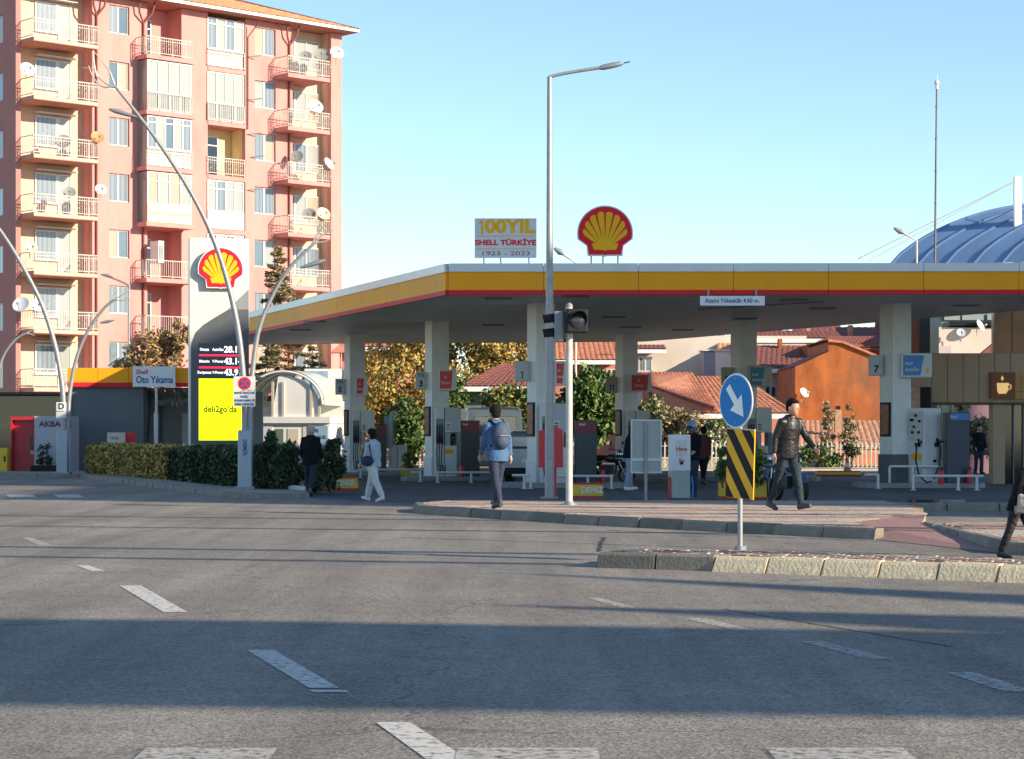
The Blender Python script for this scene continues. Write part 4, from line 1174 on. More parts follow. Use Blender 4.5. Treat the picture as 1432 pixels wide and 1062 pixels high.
# column D: flush bay
PD = .12
dx0 = sof(291, PD) ; dx1 = sof(342, PD)
slab(dx0 - .1, dx1 + .1, 1.3, 1.5, 0, TOP, ywall_m); slab(sD1 - .01, sD1 + .14, .3, 1.3, 0, TOP, ywall_m, 'reveal'); slab(sD0 - .14, sD0, .3, 1.3, 0, TOP, ywall_m, 'reveal')
kd_ = {6: 'rail', 5: 'glass', 4: 'open', 3: 'white', 2: 'rail', 1: 'glass', 0: 'open'}
for k in range(7):
    z = FL[k]; h_ = 2.62
    slab(sD0, sD1, -.05, 1.3, z - .24, z, pink_m, 'balcony_slab')
    kd = kd_[k]
    if kd == 'open':
        railing(dx0, dx1, -PD, 0, z, style=0, left=False, right=False); doorset(dx0 + .1, z)
    else:
        glazed(dx0, dx1, -PD + .05, z, h_, 4, {'glass': [cur_a], 'rail': [cur_b, cur_a, cur_b, cur_a], 'white': [cur_a, cur_b, cur_a]}[kd], kd, side=False)
# column F: balconies at the right end
fx0 = sof(403, PR) ; fx1 = sof(461.5, PR)
slab(sF0, sF1, .9, 1.15, 0, TOP, cream_m); slab(sF1 - .02, sF1 + .18, .3, 1.15, 0, TOP, cream_m, 'reveal')
slab(sF0 - .16, sF0, .3, 1.15, 0, TOP, cream_m, 'reveal')
for k in range(7):
    z = FL[k]
    slab(fx0, fx1, -PR, .9, z - .22, z, pink_m, 'balcony_slab')
    railing(fx0, fx1, -PR, 0, z, style=0, right=True)
    window(sF0 + .12, .82, z + .75, 2.35, 1.6, mull=(.28, .62), panes=[rnd.choice([cur_b, cur_a, cur_c]) for _ in range(3)], sill=False)
# eaves, gutter, roof
slab(-.5, SW + .42, -.85, DP + .5, TOP + .02, TOP + .16, M('eave_pink', (.50, .22, .17), .8, var=.08), 'eaves')
b = MB(); b.box(-.6, SW + .52, -.95, -.85, TOP + .04, TOP + .2); b.box(SW + .42, SW + .52, -.85, DP + .5, TOP + .04, TOP + .2); part('gutter', b, offw_m, pb_)
def tiled_plane(p0, p1, q1, q0, course=.36, wave=.24, amp=.035, mat=tile_m, parent=None, name='roof_tiles', step=.025):
    """eave p0->p1, ridge q0->q1 (local coordinates); half round tiles in stepped courses"""
    p0, p1, q0, q1 = [Vector(p) for p in (p0, p1, q0, q1)]
    L_ = (p1 - p0).length; Hh = ((q0 + q1) / 2 - (p0 + p1) / 2).length
    nrm = (p1 - p0).cross((q0 + q1) / 2 - (p0 + p1) / 2).normalized()
    nr = max(2, int(Hh / course)); nc = max(4, int(L_ / wave)) * 4
    b = MB(); vs = []
    for r in range(nr):
        for e in (0, 1):
            f = (r + e) / nr
            a = p0.lerp(q0, f); c = p1.lerp(q1, f)
            for i in range(nc + 1):
                g = i / nc
                j = mnoise.noise(Vector((i * .7, r * 1.3, 2.2))) * .012
                hh = amp * abs(math.sin(PI * i / 4 + .0)) + (step if e == 0 else 0) + j
                vs.append(a.lerp(c, g) + nrm * hh)
    rows = nr * 2; fs = []
    for r in range(rows - 1):
        for i in range(nc):
            fs.append((r*(nc+1)+i, r*(nc+1)+i+1, (r+1)*(nc+1)+i+1, (r+1)*(nc+1)+i))
    b.add(vs, fs)
    return part(name, b, mat, parent, kind='stuff')
e0 = (-.55, -.9, TOP + .18); e1 = (SW + .5, -.9, TOP + .18); e2 = (SW + .5, DP + .5, TOP + .18); e3 = (-.55, DP + .5, TOP + .18)
rz_ = TOP + 2.6; ra = (6.2, 6.4, rz_); rb = (SW - 6.0, 6.4, rz_)
b = MB(); b.add([e0, e1, e2, e3, ra, rb], [(0, 1, 5, 4), (1, 2, 5), (2, 3, 4, 5), (3, 0, 4)]); part('roof', b, tileo_m, pb_)
tiled_plane(Vector(e0) + Vector((0, 0, .02)), Vector(e1) + Vector((0, 0, .02)), rb, ra, mat=tileo_m, parent=pb_)
b = MB(); b.tube([e1, Vector(rb) + Vector((0, 0, .06))], .12, 6); part('hip_ridge', b, tiled_m, pb_)
# down pipes
def pipe(pts, name='down_pipe', r=.055):
    b = MB(); b.tube(pts, r, 8); part(name, b, pipe_m, pb_, smooth=60)
for xs, sw_ in ((sof(134), .32), (sof(199.5), .4), (sof(403.5), .32)):
    pipe([(xs, -.08, 0), (xs, -.08, 22.9), (xs - sw_, -.3, 23.4), (xs - sw_ - .05, -.4, 24.0)])
    pipe([(xs, -.08, 22.9), (xs + sw_, -.3, 23.4), (xs + sw_ + .1, -.4, 24.0)])
pipe([(sD1 + .12, -.08, 18), (sD1 + .12, -.08, 23.0), (sD1 + .4, -.9, 23.9)], r=.035)
# clothes line brackets and flues on the wall
for (x, y, l) in ((152, 153, 1.6), (345, 22, 1.1), (345, 188, 1.0), (345, 266, 1.0), (345, 80, .9), (205, 98, .8), (345, 140, 1.0), (350, 220, .9)):
    s = sof(x); z = zof(x, y)
    b = MB(); b.tube([(s, -.02, z), (s + l * .7, -.45, z + .1)], .03, 5); part('wall_bracket', b, galvd_m, pb_)

# satellite dishes: each hangs from the block but is a thing of its own
def dish(px, py, rp, Y, face, mat, label, tilt=28):
    r = rp * Y / F; p = P(px, py, Y)
    t = thing('satellite_dish', label, 'satellite dish', p, 0, 'satellite dishes on the pink block' if Y < 130 and px < 600 else None)
    mt = Matrix.Rotation(R(face), 4, 'Z') @ Matrix.Rotation(R(90 - tilt), 4, 'X')
    b = MB(); prof = [(0, 0), (r*.35, r*.02), (r*.7, r*.09), (r, r*.2), (r, r*.23), (r*.7, r*.12), (r*.35, r*.05), (0, r*.03)]
    b.lathe(prof, 20, mt); part('reflector', b, mat, t, smooth=50)
    b = MB(); b.tube([mt @ Vector((0, -r * .95, .15 * r)), mt @ Vector((0, -r*.4, r * 1.05))], .015, 5); q = mt @ Vector((0, -r*.4, r * 1.05)); b.ball(q, .07, n=8, m=6); part('feed_arm', b, galvd_m, t)
    b = MB(); b.tube([mt @ Vector((0, 0, -.02)), mt @ Vector((0, 0, -.18)), mt @ Vector((0, 0, -.18)) + Vector((0, 0, -r * 1.3))], .022, 6); part('mast', b, galvd_m, t)
dcol = {'w': M('dish_white', (.78, .78, .74), .5, var=.06, dirt=.1), 'o': M('dish_orange', (.62, .26, .10), .6, var=.12, dirt=.3), 'g': M('dish_grey', (.26, .27, .26), .6, var=.12, dirt=.2), 'c': M('dish_cream', (.74, .62, .40), .6, var=.1, dirt=.2), 's': M('dish_silver', (.55, .58, .62), .5, var=.06)}
def Yof(px, p=PR): 
    s = sof(px, p); return BY0 + .68 * s - .733 * p
for (px, py, rp, face, m, lab) in (
    (38, 98, 11, 35, 'w', 'white satellite dish above the second balcony rail from the top at the left corner'),
    (136, 193, 9.5, 30, 'o', 'rusty orange satellite dish beside the third balcony from the top'),
    (88, 199, 11, 10, 'g', 'grey dish lying low behind the rail of the third left balcony'),
    (141, 266, 8.5, 25, 'w', 'small white satellite dish on the pink wall right of the fourth left balcony'),
    (97, 270, 9, 15, 'g', 'dark round dish behind the rail of the fourth left balcony'),
    (43, 347, 9.5, 30, 'c', 'cream satellite dish standing on the fifth left balcony'),
    (30, 427, 12, -10, 's', 'large pale grey dish turned to the road on the sixth left balcony'),
    (52, 428, 10, 25, 'w', 'white dish behind the large grey one on the sixth left balcony'),
    (449, 78, 10.5, 10, 'g', 'dark mesh dish on the top balcony at the right end'),
    (427, 80, 9, 5, 'g', 'second dark dish left of the mesh one on the top right balcony'),
    (471, 75, 10, 20, 'w', 'white dish hanging at the right corner of the top balcony'),
    (441, 150, 11, 30, 'w', 'oval white dish on the second balcony of the right end'),
    (415, 220, 9.5, -5, 'g', 'grey dish on the left corner of the third right balcony'),
    (459, 230, 9.5, 60, 'w', 'white dish seen edge on at the third right balcony'),
    (452, 300, 10, 30, 'c', 'cream and rusty dish on the fourth right balcony'),
    (432, 301, 10, 0, 'g', 'dark dish leaning behind the rail of the fourth right balcony')):
    dish(px, py, rp, Yof(px, PR - (.0 if m != 'g' else .5)) , face, dcol[m], lab)
# air conditioners
ac = thing('air_conditioner', 'white air conditioner box on the loggia wall left of the pylon', 'air conditioner', P(208, 345, Yof(208, .2)), BA)
b = MB(); b.box(0, .35, -.9, -.1, -.9, .25); part('housing', b, white_m, ac, bevel=.02)
b = MB(); b.box(.05, .3, -.93, -.9, -.7, 0); part('grille', b, mgrey_m, ac)

# ================================================================== HOUSES BEHIND THE STATION
def zat(y, Y): return CAMZ + (HY - y) / F * Y
def xat(x, Y): return (x - CX) / F * Y
def hthing(label, Y, name='house', cat='house'): return thing(name, label, cat, (0, 0, 0))
def hbox(t, x0, x1, Y, y1, d, mat, name='wall', y0=None, label=None):
    b = MB(); b.box(xat(x0, Y), xat(x1, Y), Y, Y + d, 0 if y0 is None else zat(y0, Y), zat(y1, Y)); return part(name, b, mat, t, label)
def hwin(t, x0, x1, y0, y1, Y, panes=None, mull=(.5,)):
    return window(xat(x0, Y), Y - .03, zat(y1, Y), xat(x1, Y) - xat(x0, Y), zat(y0, Y) - zat(y1, Y), mull=mull, panes=panes or [cur_b], parent=t)
def hroof(t, x0, x1, yE, Ye, rx0, rx1, yR, Yr, mat, wave=.26, fasc=white_m, course=.38):
    p0 = P(x0, yE, Ye); p1 = P(x1, yE, Ye); q0 = P(rx0, yR, Yr); q1 = P(rx1, yR, Yr)
    b = MB(); lo = Vector((0, 0, -.12)); b.add([p0, p1, q1, q0, p0 + lo, p1 + lo, q1 + lo, q0 + lo], [(0,1,2,3), (7,6,5,4), (0,4,5,1), (1,5,6,2), (2,6,7,3), (3,7,4,0)]); part('roof', b, mat, t)
    tiled_plane(p0 + Vector((0, 0, .01)), p1 + Vector((0, 0, .01)), q1 + Vector((0, 0, .01)), q0 + Vector((0, 0, .01)), wave=wave, mat=mat, parent=t, course=course)
    if fasc:
        b = MB(); b.box(p0.x, p1.x, Ye - .1, Ye - .01, p0.z - .22, p0.z - .0); part('fascia_board', b, fasc, t)
# low house with dark tiled roof seen under the left half
h = hthing('low green walled house with a dark red tiled roof behind columns 3 and 1', 98)
hbox(h, 650, 745, 98, 545, 7, green_m)
hroof(h, 640, 752, 541, 97.3, 700, 752, 510, 101, tiled_m)
hwin(h, 700, 716, 550, 566, 98)
# orange-roofed house behind column 1
h = hthing('pink walled house with a bright orange tiled roof right of column 1', 112)
hbox(h, 768, 866, 112, 506, 8, salmon_m); hroof(h, 745, 870, 504, 111.3, 745, 862, 478, 116, tile_m)
hwin(h, 848, 862, 516, 528, 112); hwin(h, 790, 806, 514, 528, 112)
# salmon wall behind column 5 / tree
h = hthing('salmon house with white eaves behind the golden tree', 120)
hbox(h, 440, 620, 122, 488, 8, salmon_m); hroof(h, 430, 630, 486, 121.4, 440, 620, 470, 126, tile_m)
hwin(h, 548, 560, 495, 512, 122)
t = thing('garden_parasol', 'dusky pink folded back parasol roof beside the container', 'parasol', (P(476, 600, 95).x, 95, 0))
b = MB(); z = zat(494, 95); b.add([(-.45, -.5, z), (.45, -.5, z), (.45, .5, z), (-.45, .5, z), (0, 0, z + .42)], [(0, 1, 4), (1, 2, 4), (2, 3, 4), (3, 0, 4)]); part('canopy', b, salmon_m, t)
b = MB(); b.cyl((0, 0, 0), (0, 0, z + .4), .03, n=6); part('pole', b, galvd_m, t)
# pale tall building
h = hthing('pale cream flat walled building between columns 11 and 9', 125, 'apartment_building', 'building')
hbox(h, 866, 1024, 126, 470, 8, pale_m)
hbox(h, 866, 898, 124.6, 489, 1.3, pale_m, 'side_bay'); hroof(h, 868, 932, 489, 124.2, 872, 928, 480, 127, tiled_m)
b = MB(); b.add([P(1000, 494, 124.4), P(1028, 494, 124.4), P(1028, 470, 128), P(1003, 470, 128)], [(0, 1, 2, 3)]); 
hroof(h, 1003, 1060, 493, 124.0, 1003, 1060, 470, 128, tileo_m, fasc=None)
hwin(h, 893, 912, 499, 520, 124.6, [glass_m]); hwin(h, 1018, 1024, 503, 512, 126)
hbox(h, 984, 1000, 122.2, 492, 2, M('blue_grey_panel', (.26, .29, .35), .6, var=.05), 'grey_bay'); hbox(h, 1000.3, 1040, 122.2, 491, 2, offw_m, 'white_bay')
b = MB(); b.box(xat(982, 122), xat(1042, 122), 122, 124.4, zat(491, 122), zat(489, 122)); part('parapet', b, offw_m, h)
# big salmon house with wide tile roof
h = hthing('salmon bungalow with a broad sunlit tile roof right of column 11', 95)
hbox(h, 935, 1105, 97, 582, 7, salmon_m); hbox(h, 908, 935, 98.5, 545, 5, rust_m, 'left_wall')
hroof(h, 985, 1112, 579, 95.8, 962, 1040, 527, 103, tile_m)
p0 = P(912, 541, 97.4); p1 = P(1000, 571, 95.6); q0 = P(893, 521, 103); q1 = P(968, 522, 103)
b = MB(); b.add([p0, p1, q1, q0], [(0, 1, 2, 3)]); part('roof', b, tile_m, h)
tiled_plane(p0 + Vector((0, 0, .02)), p1 + Vector((0, 0, .02)), q1 + Vector((0, 0, .02)), q0 + Vector((0, 0, .02)), mat=tile_m, parent=h)
b = MB(); b.tube([p0, p1], .1, 6); part('verge', b, tiled_m, h)
p0 = P(1040, 527, 103); b = MB(); b.tube([P(1035, 532, 102.5), P(1113, 580, 95.7)], .11, 6); part('hip_ridge', b, tile_m, h)
b = MB(); b.add([P(912, 543, 97.2), P(1000, 573, 95.9), P(1000, 612, 96), P(912, 612, 97.3)], [(3, 2, 1, 0)]); part('gable_wall', b, salmon_m, h)
hwin(h, 1010, 1024, 588, 600, 97); hwin(h, 1092, 1100, 588, 600, 97)
b = MB(); b.box(xat(962, 96), xat(992, 96), 95.6, 96.4, zat(586, 96), zat(580, 96)); part('porch_roof', b, pale_m, h)
hbox(h, 965, 982, 95.7, 586, .2, black_m, 'doorway')
# rose house with dark roof
h = hthing('lilac grey house under a long dark red roof behind column 9', 112)
hbox(h, 1056, 1150, 112, 516, 8, lilac_m); hroof(h, 1046, 1150, 516, 111.2, 1050, 1150, 484, 118, tiled_m)
hwin(h, 1069, 1086, 540, 557, 112); 
hbox(h, 1050, 1128, 118, 470, 8, pale_m, 'upper_wall'); hbox(h, 1089, 1094, 117, 474, .6, rust_m, 'chimney')
hroof(h, 1048, 1180, 474, 118, 1050, 1170, 464, 122, tiled_m)
# rust gable house
h = hthing('rust orange rendered gable wall house left of column 7', 104)
Y = 104
b = MB(); b.add([], []); pts_ = [(1112, 640), (1234, 640), (1234, 503), (1218, 497), (1176, 480), (1159, 478), (1158, 492), (1112, 513)]
b.prismy([(xat(x, Y), max(0, zat(y, Y)) if y < 640 else 0) for x, y in pts_], Y, Y + 7); part('wall', b, rust_m, h)
ridge = [P(1158, 478, Y - .15), P(1178, 480, Y - .15), P(1220, 497, Y - .15), P(1240, 506, Y - .15)]
b = MB(); vs = []
for p in ridge: vs += [p, p + Vector((0, 7.3, 0)), p + Vector((0, 7.3, .12)), p + Vector((0, 0, .12))]
fs = []
for i in range(3):
    for j in range(4): fs.append((4*i+j, 4*i+(j+1) % 4, 4*i+4+(j+1) % 4, 4*i+4+j))
b.add(vs, fs); part('roof_edge', b, tile_m, h)
b = MB(); b.add([P(1110, 513, Y - .1), P(1160, 490, Y - .1), P(1160, 490, Y - .1) + Vector((0, 7, 0)), P(1110, 513, Y - .1) + Vector((0, 7, 0))], [(0, 1, 2, 3)]); part('lean_to_roof', b, tiled_m, h)
h2 = hthing('rust and maroon roofed annex rising behind the orange gable', 116)
hbox(h2, 1130, 1240, 114, 482, 6, rust_m); hroof(h2, 1130, 1245, 487, 113.6, 1160, 1245, 471, 118, tiled_m, fasc=None)
h = hthing('low outbuilding roof of weathered clay tiles with a thin chimney', 97)
hbox(h, 1112, 1234, 97, 632, 4, salmon_m); hroof(h, 1106, 1250, 630, 94, 1110, 1232, 589, 99, M('pale_clay_tile', (.50, .27, .17), .85, var=.35, scale=4, dirt=.4), fasc=None, course=.3)
b = MB(); b.box(xat(1168, 96), xat(1177, 96), 96, 96.35, zat(605, 96), zat(573, 96)); part('chimney', b, M('brick_chimney', (.45, .27, .16), .9, var=.3, scale=9), h)
b = MB(); b.box(xat(1169.5, 96), xat(1175.5, 96), 96.05, 96.3, zat(573, 96), zat(568, 96)); part('chimney_pot', b, black_m, h)
# roofs climbing the slope behind
for (x0, x1, ye, yr, Y, wm, rm, lab) in ((1040, 1115, 474, 463, 150, pale_m, tiled_m, 'pale house with maroon roof high behind column 9'), (1110, 1175, 474, 455, 165, pale_m, tiled_m, 'house under a maroon pantile roof on the slope above the orange gable'),
        (1170, 1260, 476, 458, 158, lilac_m, tiled_m, 'long maroon roofed house on the slope left of column 7'), (1225, 1300, 486, 440, 150, pale_m, tiled_m, 'cream house glimpsed right of column 7')):
    h = hthing(lab, Y)
    hbox(h, x0, x1, Y, ye, 8, wm); hroof(h, x0 - 5, x1 + 5, ye, Y - .5, x0, x1, yr, Y + 5, rm, wave=.5, course=.6)
    b = MB(); b.box(xat(x0 + 20, Y), xat(x0 + 26, Y), Y + 1, Y + 1.6, zat(ye, Y), zat(yr - 4, Y)); part('chimney', b, salmon_m, h)
# cream parapet building right
h = hthing('cream parapet building with grey upper storey seen above the shop', 110, 'apartment_building', 'building')
Y = 110
b = MB(); b.prismy([(xat(1300, Y), 0), (xat(1400, Y), 0), (xat(1400, Y), zat(459, Y)), (xat(1318, Y), zat(458, Y)), (xat(1300, Y), zat(456, Y))], Y, Y + 6); part('wall', b, pale_m, h)
b = MB(); b.prismy([(xat(1335, Y), zat(510, Y)), (xat(1400, Y), zat(510, Y)), (xat(1400, Y), zat(474, Y)), (xat(1378, Y), zat(474, Y))], Y - 4, Y - 3.5); part('red_roof', b, tiled_m, h)
hbox(h, 1310, 1330, 107, 484, 2, lilac_m, 'grey_annex')
hbox(h, 1316, 1400, 112, 436, 5, M('slate_wall', (.12, .17, .18), .7, var=.1), 'upper_storey')
for i, (xa, xb) in enumerate(((1320, 1342), (1345, 1375), (1380, 1394))): 
    b = MB(); b.box(xat(xa, 112), xat(xb, 112), 111.9, 111.98, zat(448, 112), zat(440, 112)); part('window', b, cur_a, h)
b = MB(); b.box(xat(1316, 112), xat(1400, 112), 109.8, 111.8, zat(459, 112), zat(453, 112)); part('terrace_roof', b, black_m, h)
dish(1370, 456, 8.5, 109.5, 50, dcol['w'], 'white dish on the cream parapet above the shop')
dish(1344, 466, 6.5, 109.4, 0, dcol['s'], 'grey dish low on the cream parapet above the shop')
dish(1124, 550, 7.5, 103.6, 40, dcol['w'], 'white satellite dish on the rust orange gable wall')

# blue barrel roof hall and its mast
Y = 150; s150 = Y / F
hall = thing('market_hall', 'blue ribbed barrel vaulted hall roof rising over the canopy at right', 'hall', (0, 0, 0))
x0h = xat(1243, Y); NA = 30
def arch(j):
    out = []
    for i in range(NA + 1):
        f = i / NA; xx_ = f * 26.0; c_ = abs(1 - 2 * f)
        out.append((x0h + xx_ + 1.75 * j, Y + .15 * xx_ - 1.0 * j, zat(374, Y) + 4.7 * max(0, 1 - c_ ** 2.1) ** .8))
    return out
b = MB(); vs = [p for j in range(15) for p in arch(j)]
b.add(vs, [(j*(NA+1)+i, j*(NA+1)+i+1, (j+1)*(NA+1)+i+1, (j+1)*(NA+1)+i) for j in range(14) for i in range(NA)]); part('roof_skin', b, bluer_m, hall, smooth=80)
b = MB(); a0 = arch(14); b.add([(x, y, z - .02) for x, y, z in a0] + [(x, y, 0) for x, y, z in a0], [(i, i + NA + 1, i + NA + 2, i + 1) for i in range(NA)]); part('end_wall', b, pale_m, hall)
b = MB(); c0 = [arch(j)[0] for j in range(15)]; b.add([(x, y, z - .02) for x, y, z in c0] + [(x, y, 0) for x, y, z in c0], [(i, i + 1, i + 16, i + 15) for i in range(14)]); part('side_wall', b, pale_m, hall)
for j in range(15):
    b = MB(); b.tube([(x, y, z + .0) for x, y, z in arch(j)], .12, 8); part('roof_rib', b, M('blue_rib', (.09, .17, .33), .5, var=.1), hall, smooth=70)
t = thing('cable_mast', 'white square mast with stay cables above the blue roof', 'mast', (xat(1423, 148), 148, 0))
b = MB(); b.box(-.25, .25, -.2, .2, 0, zat(247, 148)); part('shaft', b, white_m, t)
for (x, y, yy) in ((1215, 365, 140), (1330, 335, 152), (1200, 362, 132)):
    q = P(x, y, yy) - Vector((xat(1423, 148), 148, 0))
    b = MB(); b.tube([(0, 0, zat(252 if y != 335 else 290, 148)), q], .035, 5); part('stay_cable', b, mgrey_m, t)
for q2 in ((1500, 225, 148),):
    b = MB(); b.tube([(0, 0, zat(300, 148)), P(*q2) - Vector((xat(1423, 148), 148, 0))], .03, 5); part('stay_cable', b, mgrey_m, t)
t = thing('flag_mast', 'very thin tall dark mast with a lamp tip rising over the canopy', 'mast', (xat(1304.5, 130), 130, 0))
b = MB(); b.tube([(0, 0, 0), (xat(1310, 130) - xat(1304.5, 130), 0, zat(125, 130))], [.09, .055], 8); part('shaft', b, dgrey_m, t)
for k in range(5):
    z = zat(150 + k * 45, 130); b = MB(); xo = (z / zat(125, 130)) * (xat(1310, 130) - xat(1304.5, 130)); b.cyl((xo, 0, z), (xo, 0, z + .06), .09, n=8); part('collar', b, dgrey_m, t)
b = MB(); zt = zat(125, 130); b.lathe([(.09, zt), (.09, zt + .3), (.17, zt + .32), (.12, zt + .5), (.03, zt + .6), (.02, zt + .9)], 10, Matrix.Translation((.24, 0, 0))); part('tip', b, offw_m, t)

# ================================================================== SHOP BUILDING ON THE RIGHT
shp = thing('station_shop', 'beige panelled station shop with coffee cup sign at the right edge', 'shop')
Y = 62.0
def sxx(x): return xat(x, Y)
b = MB(); b.box(sxx(1281), sxx(1500), Y + .12, Y + .5, zat(566, Y), zat(494, Y)); part('upper_wall', b, mgrey_m, shp)
xx = 1281
while xx < 1440:
    w = 24 if xx > 1285 else 23
    b = MB(); b.box(sxx(xx + .25), sxx(xx + 21.6), Y, Y + .11, zat(563, Y), zat(495, Y)); part('cladding_panel', b, beige_m, shp, bevel=.006); xx += 22
b = MB(); b.box(sxx(1285), sxx(1500), Y - .06, Y + .5, zat(566.5, Y), zat(563.2, Y)); part('lintel', b, M('lintel_brown', (.10, .06, .04), .5, var=.1), shp)
b = MB(); b.box(sxx(1285), sxx(1302), Y - .02, Y + .4, zat(568, Y), zat(540, Y)); 
b = MB(); b.box(sxx(1388), sxx(1405), Y - .04, Y + .5, 0, zat(560, Y)); part('pillar', b, beige_m, shp, bevel=.01)
b = MB(); b.box(sxx(1405), sxx(1500), Y + .3, Y + .36, 0, zat(563, Y)); part('door_glass', b, glassd_m, shp)
for x in (1405, 1419, 1433, 1450):
    b = MB(); b.box(sxx(x), sxx(x + 1.6), Y + .2, Y + .3, 0, zat(563, Y)); part('door_frame', b, black_m if x == 1405 else mgrey_m, shp)
b = MB(); b.box(sxx(1395), sxx(1500), Y + .5, Y + .8, zat(495, Y), zat(430, Y)); part('bronze_wall', b, brown_m, shp)
for x in (1395, 1420):
    b = MB(); b.box(sxx(x + .3), sxx(x + 24.6), Y + .42, Y + .5, zat(494, Y), zat(433, Y)); part('bronze_panel', b, brown_m, shp, bevel=.008)
b = MB(); b.box(sxx(1384), sxx(1417.5), Y - .14, Y - .005, zat(558, Y), zat(521, Y)); part('coffee_sign', b, M('coffee_brown', (.26, .085, .02), .5, var=.05), shp)
b = MB(); b.box(sxx(1418), sxx(1470), Y - .14, Y - .005, zat(558, Y), zat(521, Y)); cs2 = part('lit_sign', b, M('sign_gold', (.50, .28, .08), .45, var=.15), shp)
for x in (1426, 1434):
    b = MB(); b.box(sxx(x), sxx(x + 1), Y - .15, Y - .14, zat(556, Y), zat(523, Y)); part('sign_bar', b, brown_m, cs2)
b = MB(); b.box(sxx(1418), sxx(1470), Y - .152, Y - .141, zat(549, Y), zat(547.5, Y)); part('sign_bar', b, brown_m, cs2)
cup = MB(); s_ = Y / F
def cp(x, y): return ((x - CX) * s_, CAMZ + (HY - y) * s_)
cup.prismy([cp(1395, 551), cp(1405, 551), cp(1407.5, 547), cp(1409, 536), cp(1392.5, 536), cp(1393, 547)], Y - .16, Y - .14)
cm = M('cup_gold', (.90, .58, .22), .5, var=0, emit=.35)
part('cup_mark', cup, cm, shp)
b = MB(); cx_, cz_ = cp(1409.5, 542)
b.tube([(cx_ - .03, Y - .15, cz_ + .09), (cx_ + .05, Y - .15, cz_ + .06), (cx_ + .05, Y - .15, cz_ - .03), (cx_ - .04, Y - .15, cz_ - .08)], .016, 6); part('cup_handle', b, cm, shp)
b = MB(); x_, z_ = cp(1400, 530); b.prismy([(x_, z_ - .06), (x_ + .04, z_), (x_, z_ + .09), (x_ - .04, z_)], Y - .16, Y - .14); part('steam_mark', b, cm, shp)
# wall seen through the opening and column with louvres
b = MB(); b.box(xat(1290, Y + 16), xat(1338, Y + 16), Y + 16, Y + 16.2, 0, 3.4); part('yellow_yard_wall', b, ywall_m, shp)
b = MB(); b.box(xat(1338.3, Y + 16), xat(1400, Y + 16), Y + 16.05, Y + 16.25, 0, 3.6); part('mauve_yard_wall', b, M('mauve_wall', (.32, .19, .22), .8, var=.15), shp)
for x in (1314, 1328, 1352):
    b = MB(); b.box(xat(x, Y + 16), xat(x, Y + 16) + .06, Y + 15.9, Y + 15.98, 0, 3.3); part('wall_post', b, mgrey_m, shp)
t = thing('louvred_column', 'boxy column half cream half dark above the shop panels', 'column', (0, 0, 0))
Yq = 66.0
for (xa, xb, m, y_) in ((1281, 1285.5, rust_m, 0), (1286, 1300, M('louvre_dark', (.05, .05, .055), .5, var=.15), .05), (1300.5, 1313, M('lit_cream', (.68, .60, .42), .5, var=.06), 0)):  # orange edge and cream face carry sunlight in their colours
    b = MB(); b.box(xat(xa, Yq), xat(xb, Yq), Yq + y_, Yq + .8, zat(500, Yq), zat(444, Yq)); part('face', b, m, t)
b = MB(); b.box(xat(1283, Yq), xat(1311, Yq), Yq + .1, Yq + .7, 0, zat(500, Yq)); part('shaft', b, mgrey_m, t)
t = thing('lit_lantern', 'small dark framed lantern box under the shop corner', 'lantern', P(1281, 560, 61.5))
b = MB(); b.box(-.15, .12, 0, .2, -.55, .35); part('glass', b, M('lantern_peach', (.55, .33, .22), .5, var=.3, scale=6), t)
b = MB(); b.box(.12, .42, -.02, .3, -.9, .38); part('housing', b, black_m, t)
b = MB(); b.box(-.13, .1, 0, .2, -1.3, -.58); part('stand', b, mgrey_m, t)
# ================================================================== STREET LAMPS AND SIGNS
def smooth_path(pts, n=6):
    pts = [Vector(p) for p in pts]; out = []
    for i in range(len(pts) - 1):
        p0 = pts[max(i-1, 0)]; p1 = pts[i]; p2 = pts[i+1]; p3 = pts[min(i+2, len(pts)-1)]
        for k in range(n):
            t = k / n
            out.append(.5 * ((2*p1) + (-p0+p2)*t + (2*p0-5*p1+4*p2-p3)*t*t + (-p0+3*p1-3*p2+p3)*t*t*t))
    out.append(pts[-1]); return out
def pxpath(l, Y, dy=0.0):
    n = len(l); return [P(x, y, Y + dy * i / max(1, n - 1)) for i, (x, y) in enumerate(l)]
# tall straight lamp
t = thing('street_lamp', 'tall grey street lamp with one arm to the right, crossing the canopy edge', 'street lamp', (0, 0, 0))
bp_ = G(768.5, 697, .15); o = bp_; t.location = o; Yl = o.y
def rel(l): return [p - o for p in l]
zt_ = P(768, 108, Yl).z
b = MB(); b.tube([(0, 0, -.02), (0, 0, zt_ - .15)], [.098, .048], 12); part('shaft', b, galv_m, t, smooth=60)
b = MB(); b.cyl((0, 0, 0), (0, 0, .03), .18, n=14); part('base_plate', b, galvd_m, t)
b = MB(); b.tube(smooth_path(rel([P(768, 135, Yl), P(768, 112, Yl), P(772, 107, Yl), P(800, 101, Yl), P(842, 94.5, Yl)])), .034, 10); part('arm', b, galv_m, t, smooth=60)
b = MB(); a = P(838, 95.5, Yl) - o; e = P(872, 88.5, Yl) - o; b.tube([a, a.lerp(e, .15), a.lerp(e, .5), a.lerp(e, .85), e], [.035, .055, .06, .05, .02], 10)
b.v = [(x, y, a.z + (z - a.z) if True else z) for x, y, z in b.v]; part('lamp_head', b, galvd_m, t, smooth=60)
b = MB(); q = P(862, 91, Yl) - o; b.tube([q, P(881, 86.5, Yl) - o], .012, 6); part('bird_spike', b, black_m, t)
b = MB(); b.box(-.07, .07, -.115, -.09, .8, 1.2); part('service_door', b, galvd_m, t)
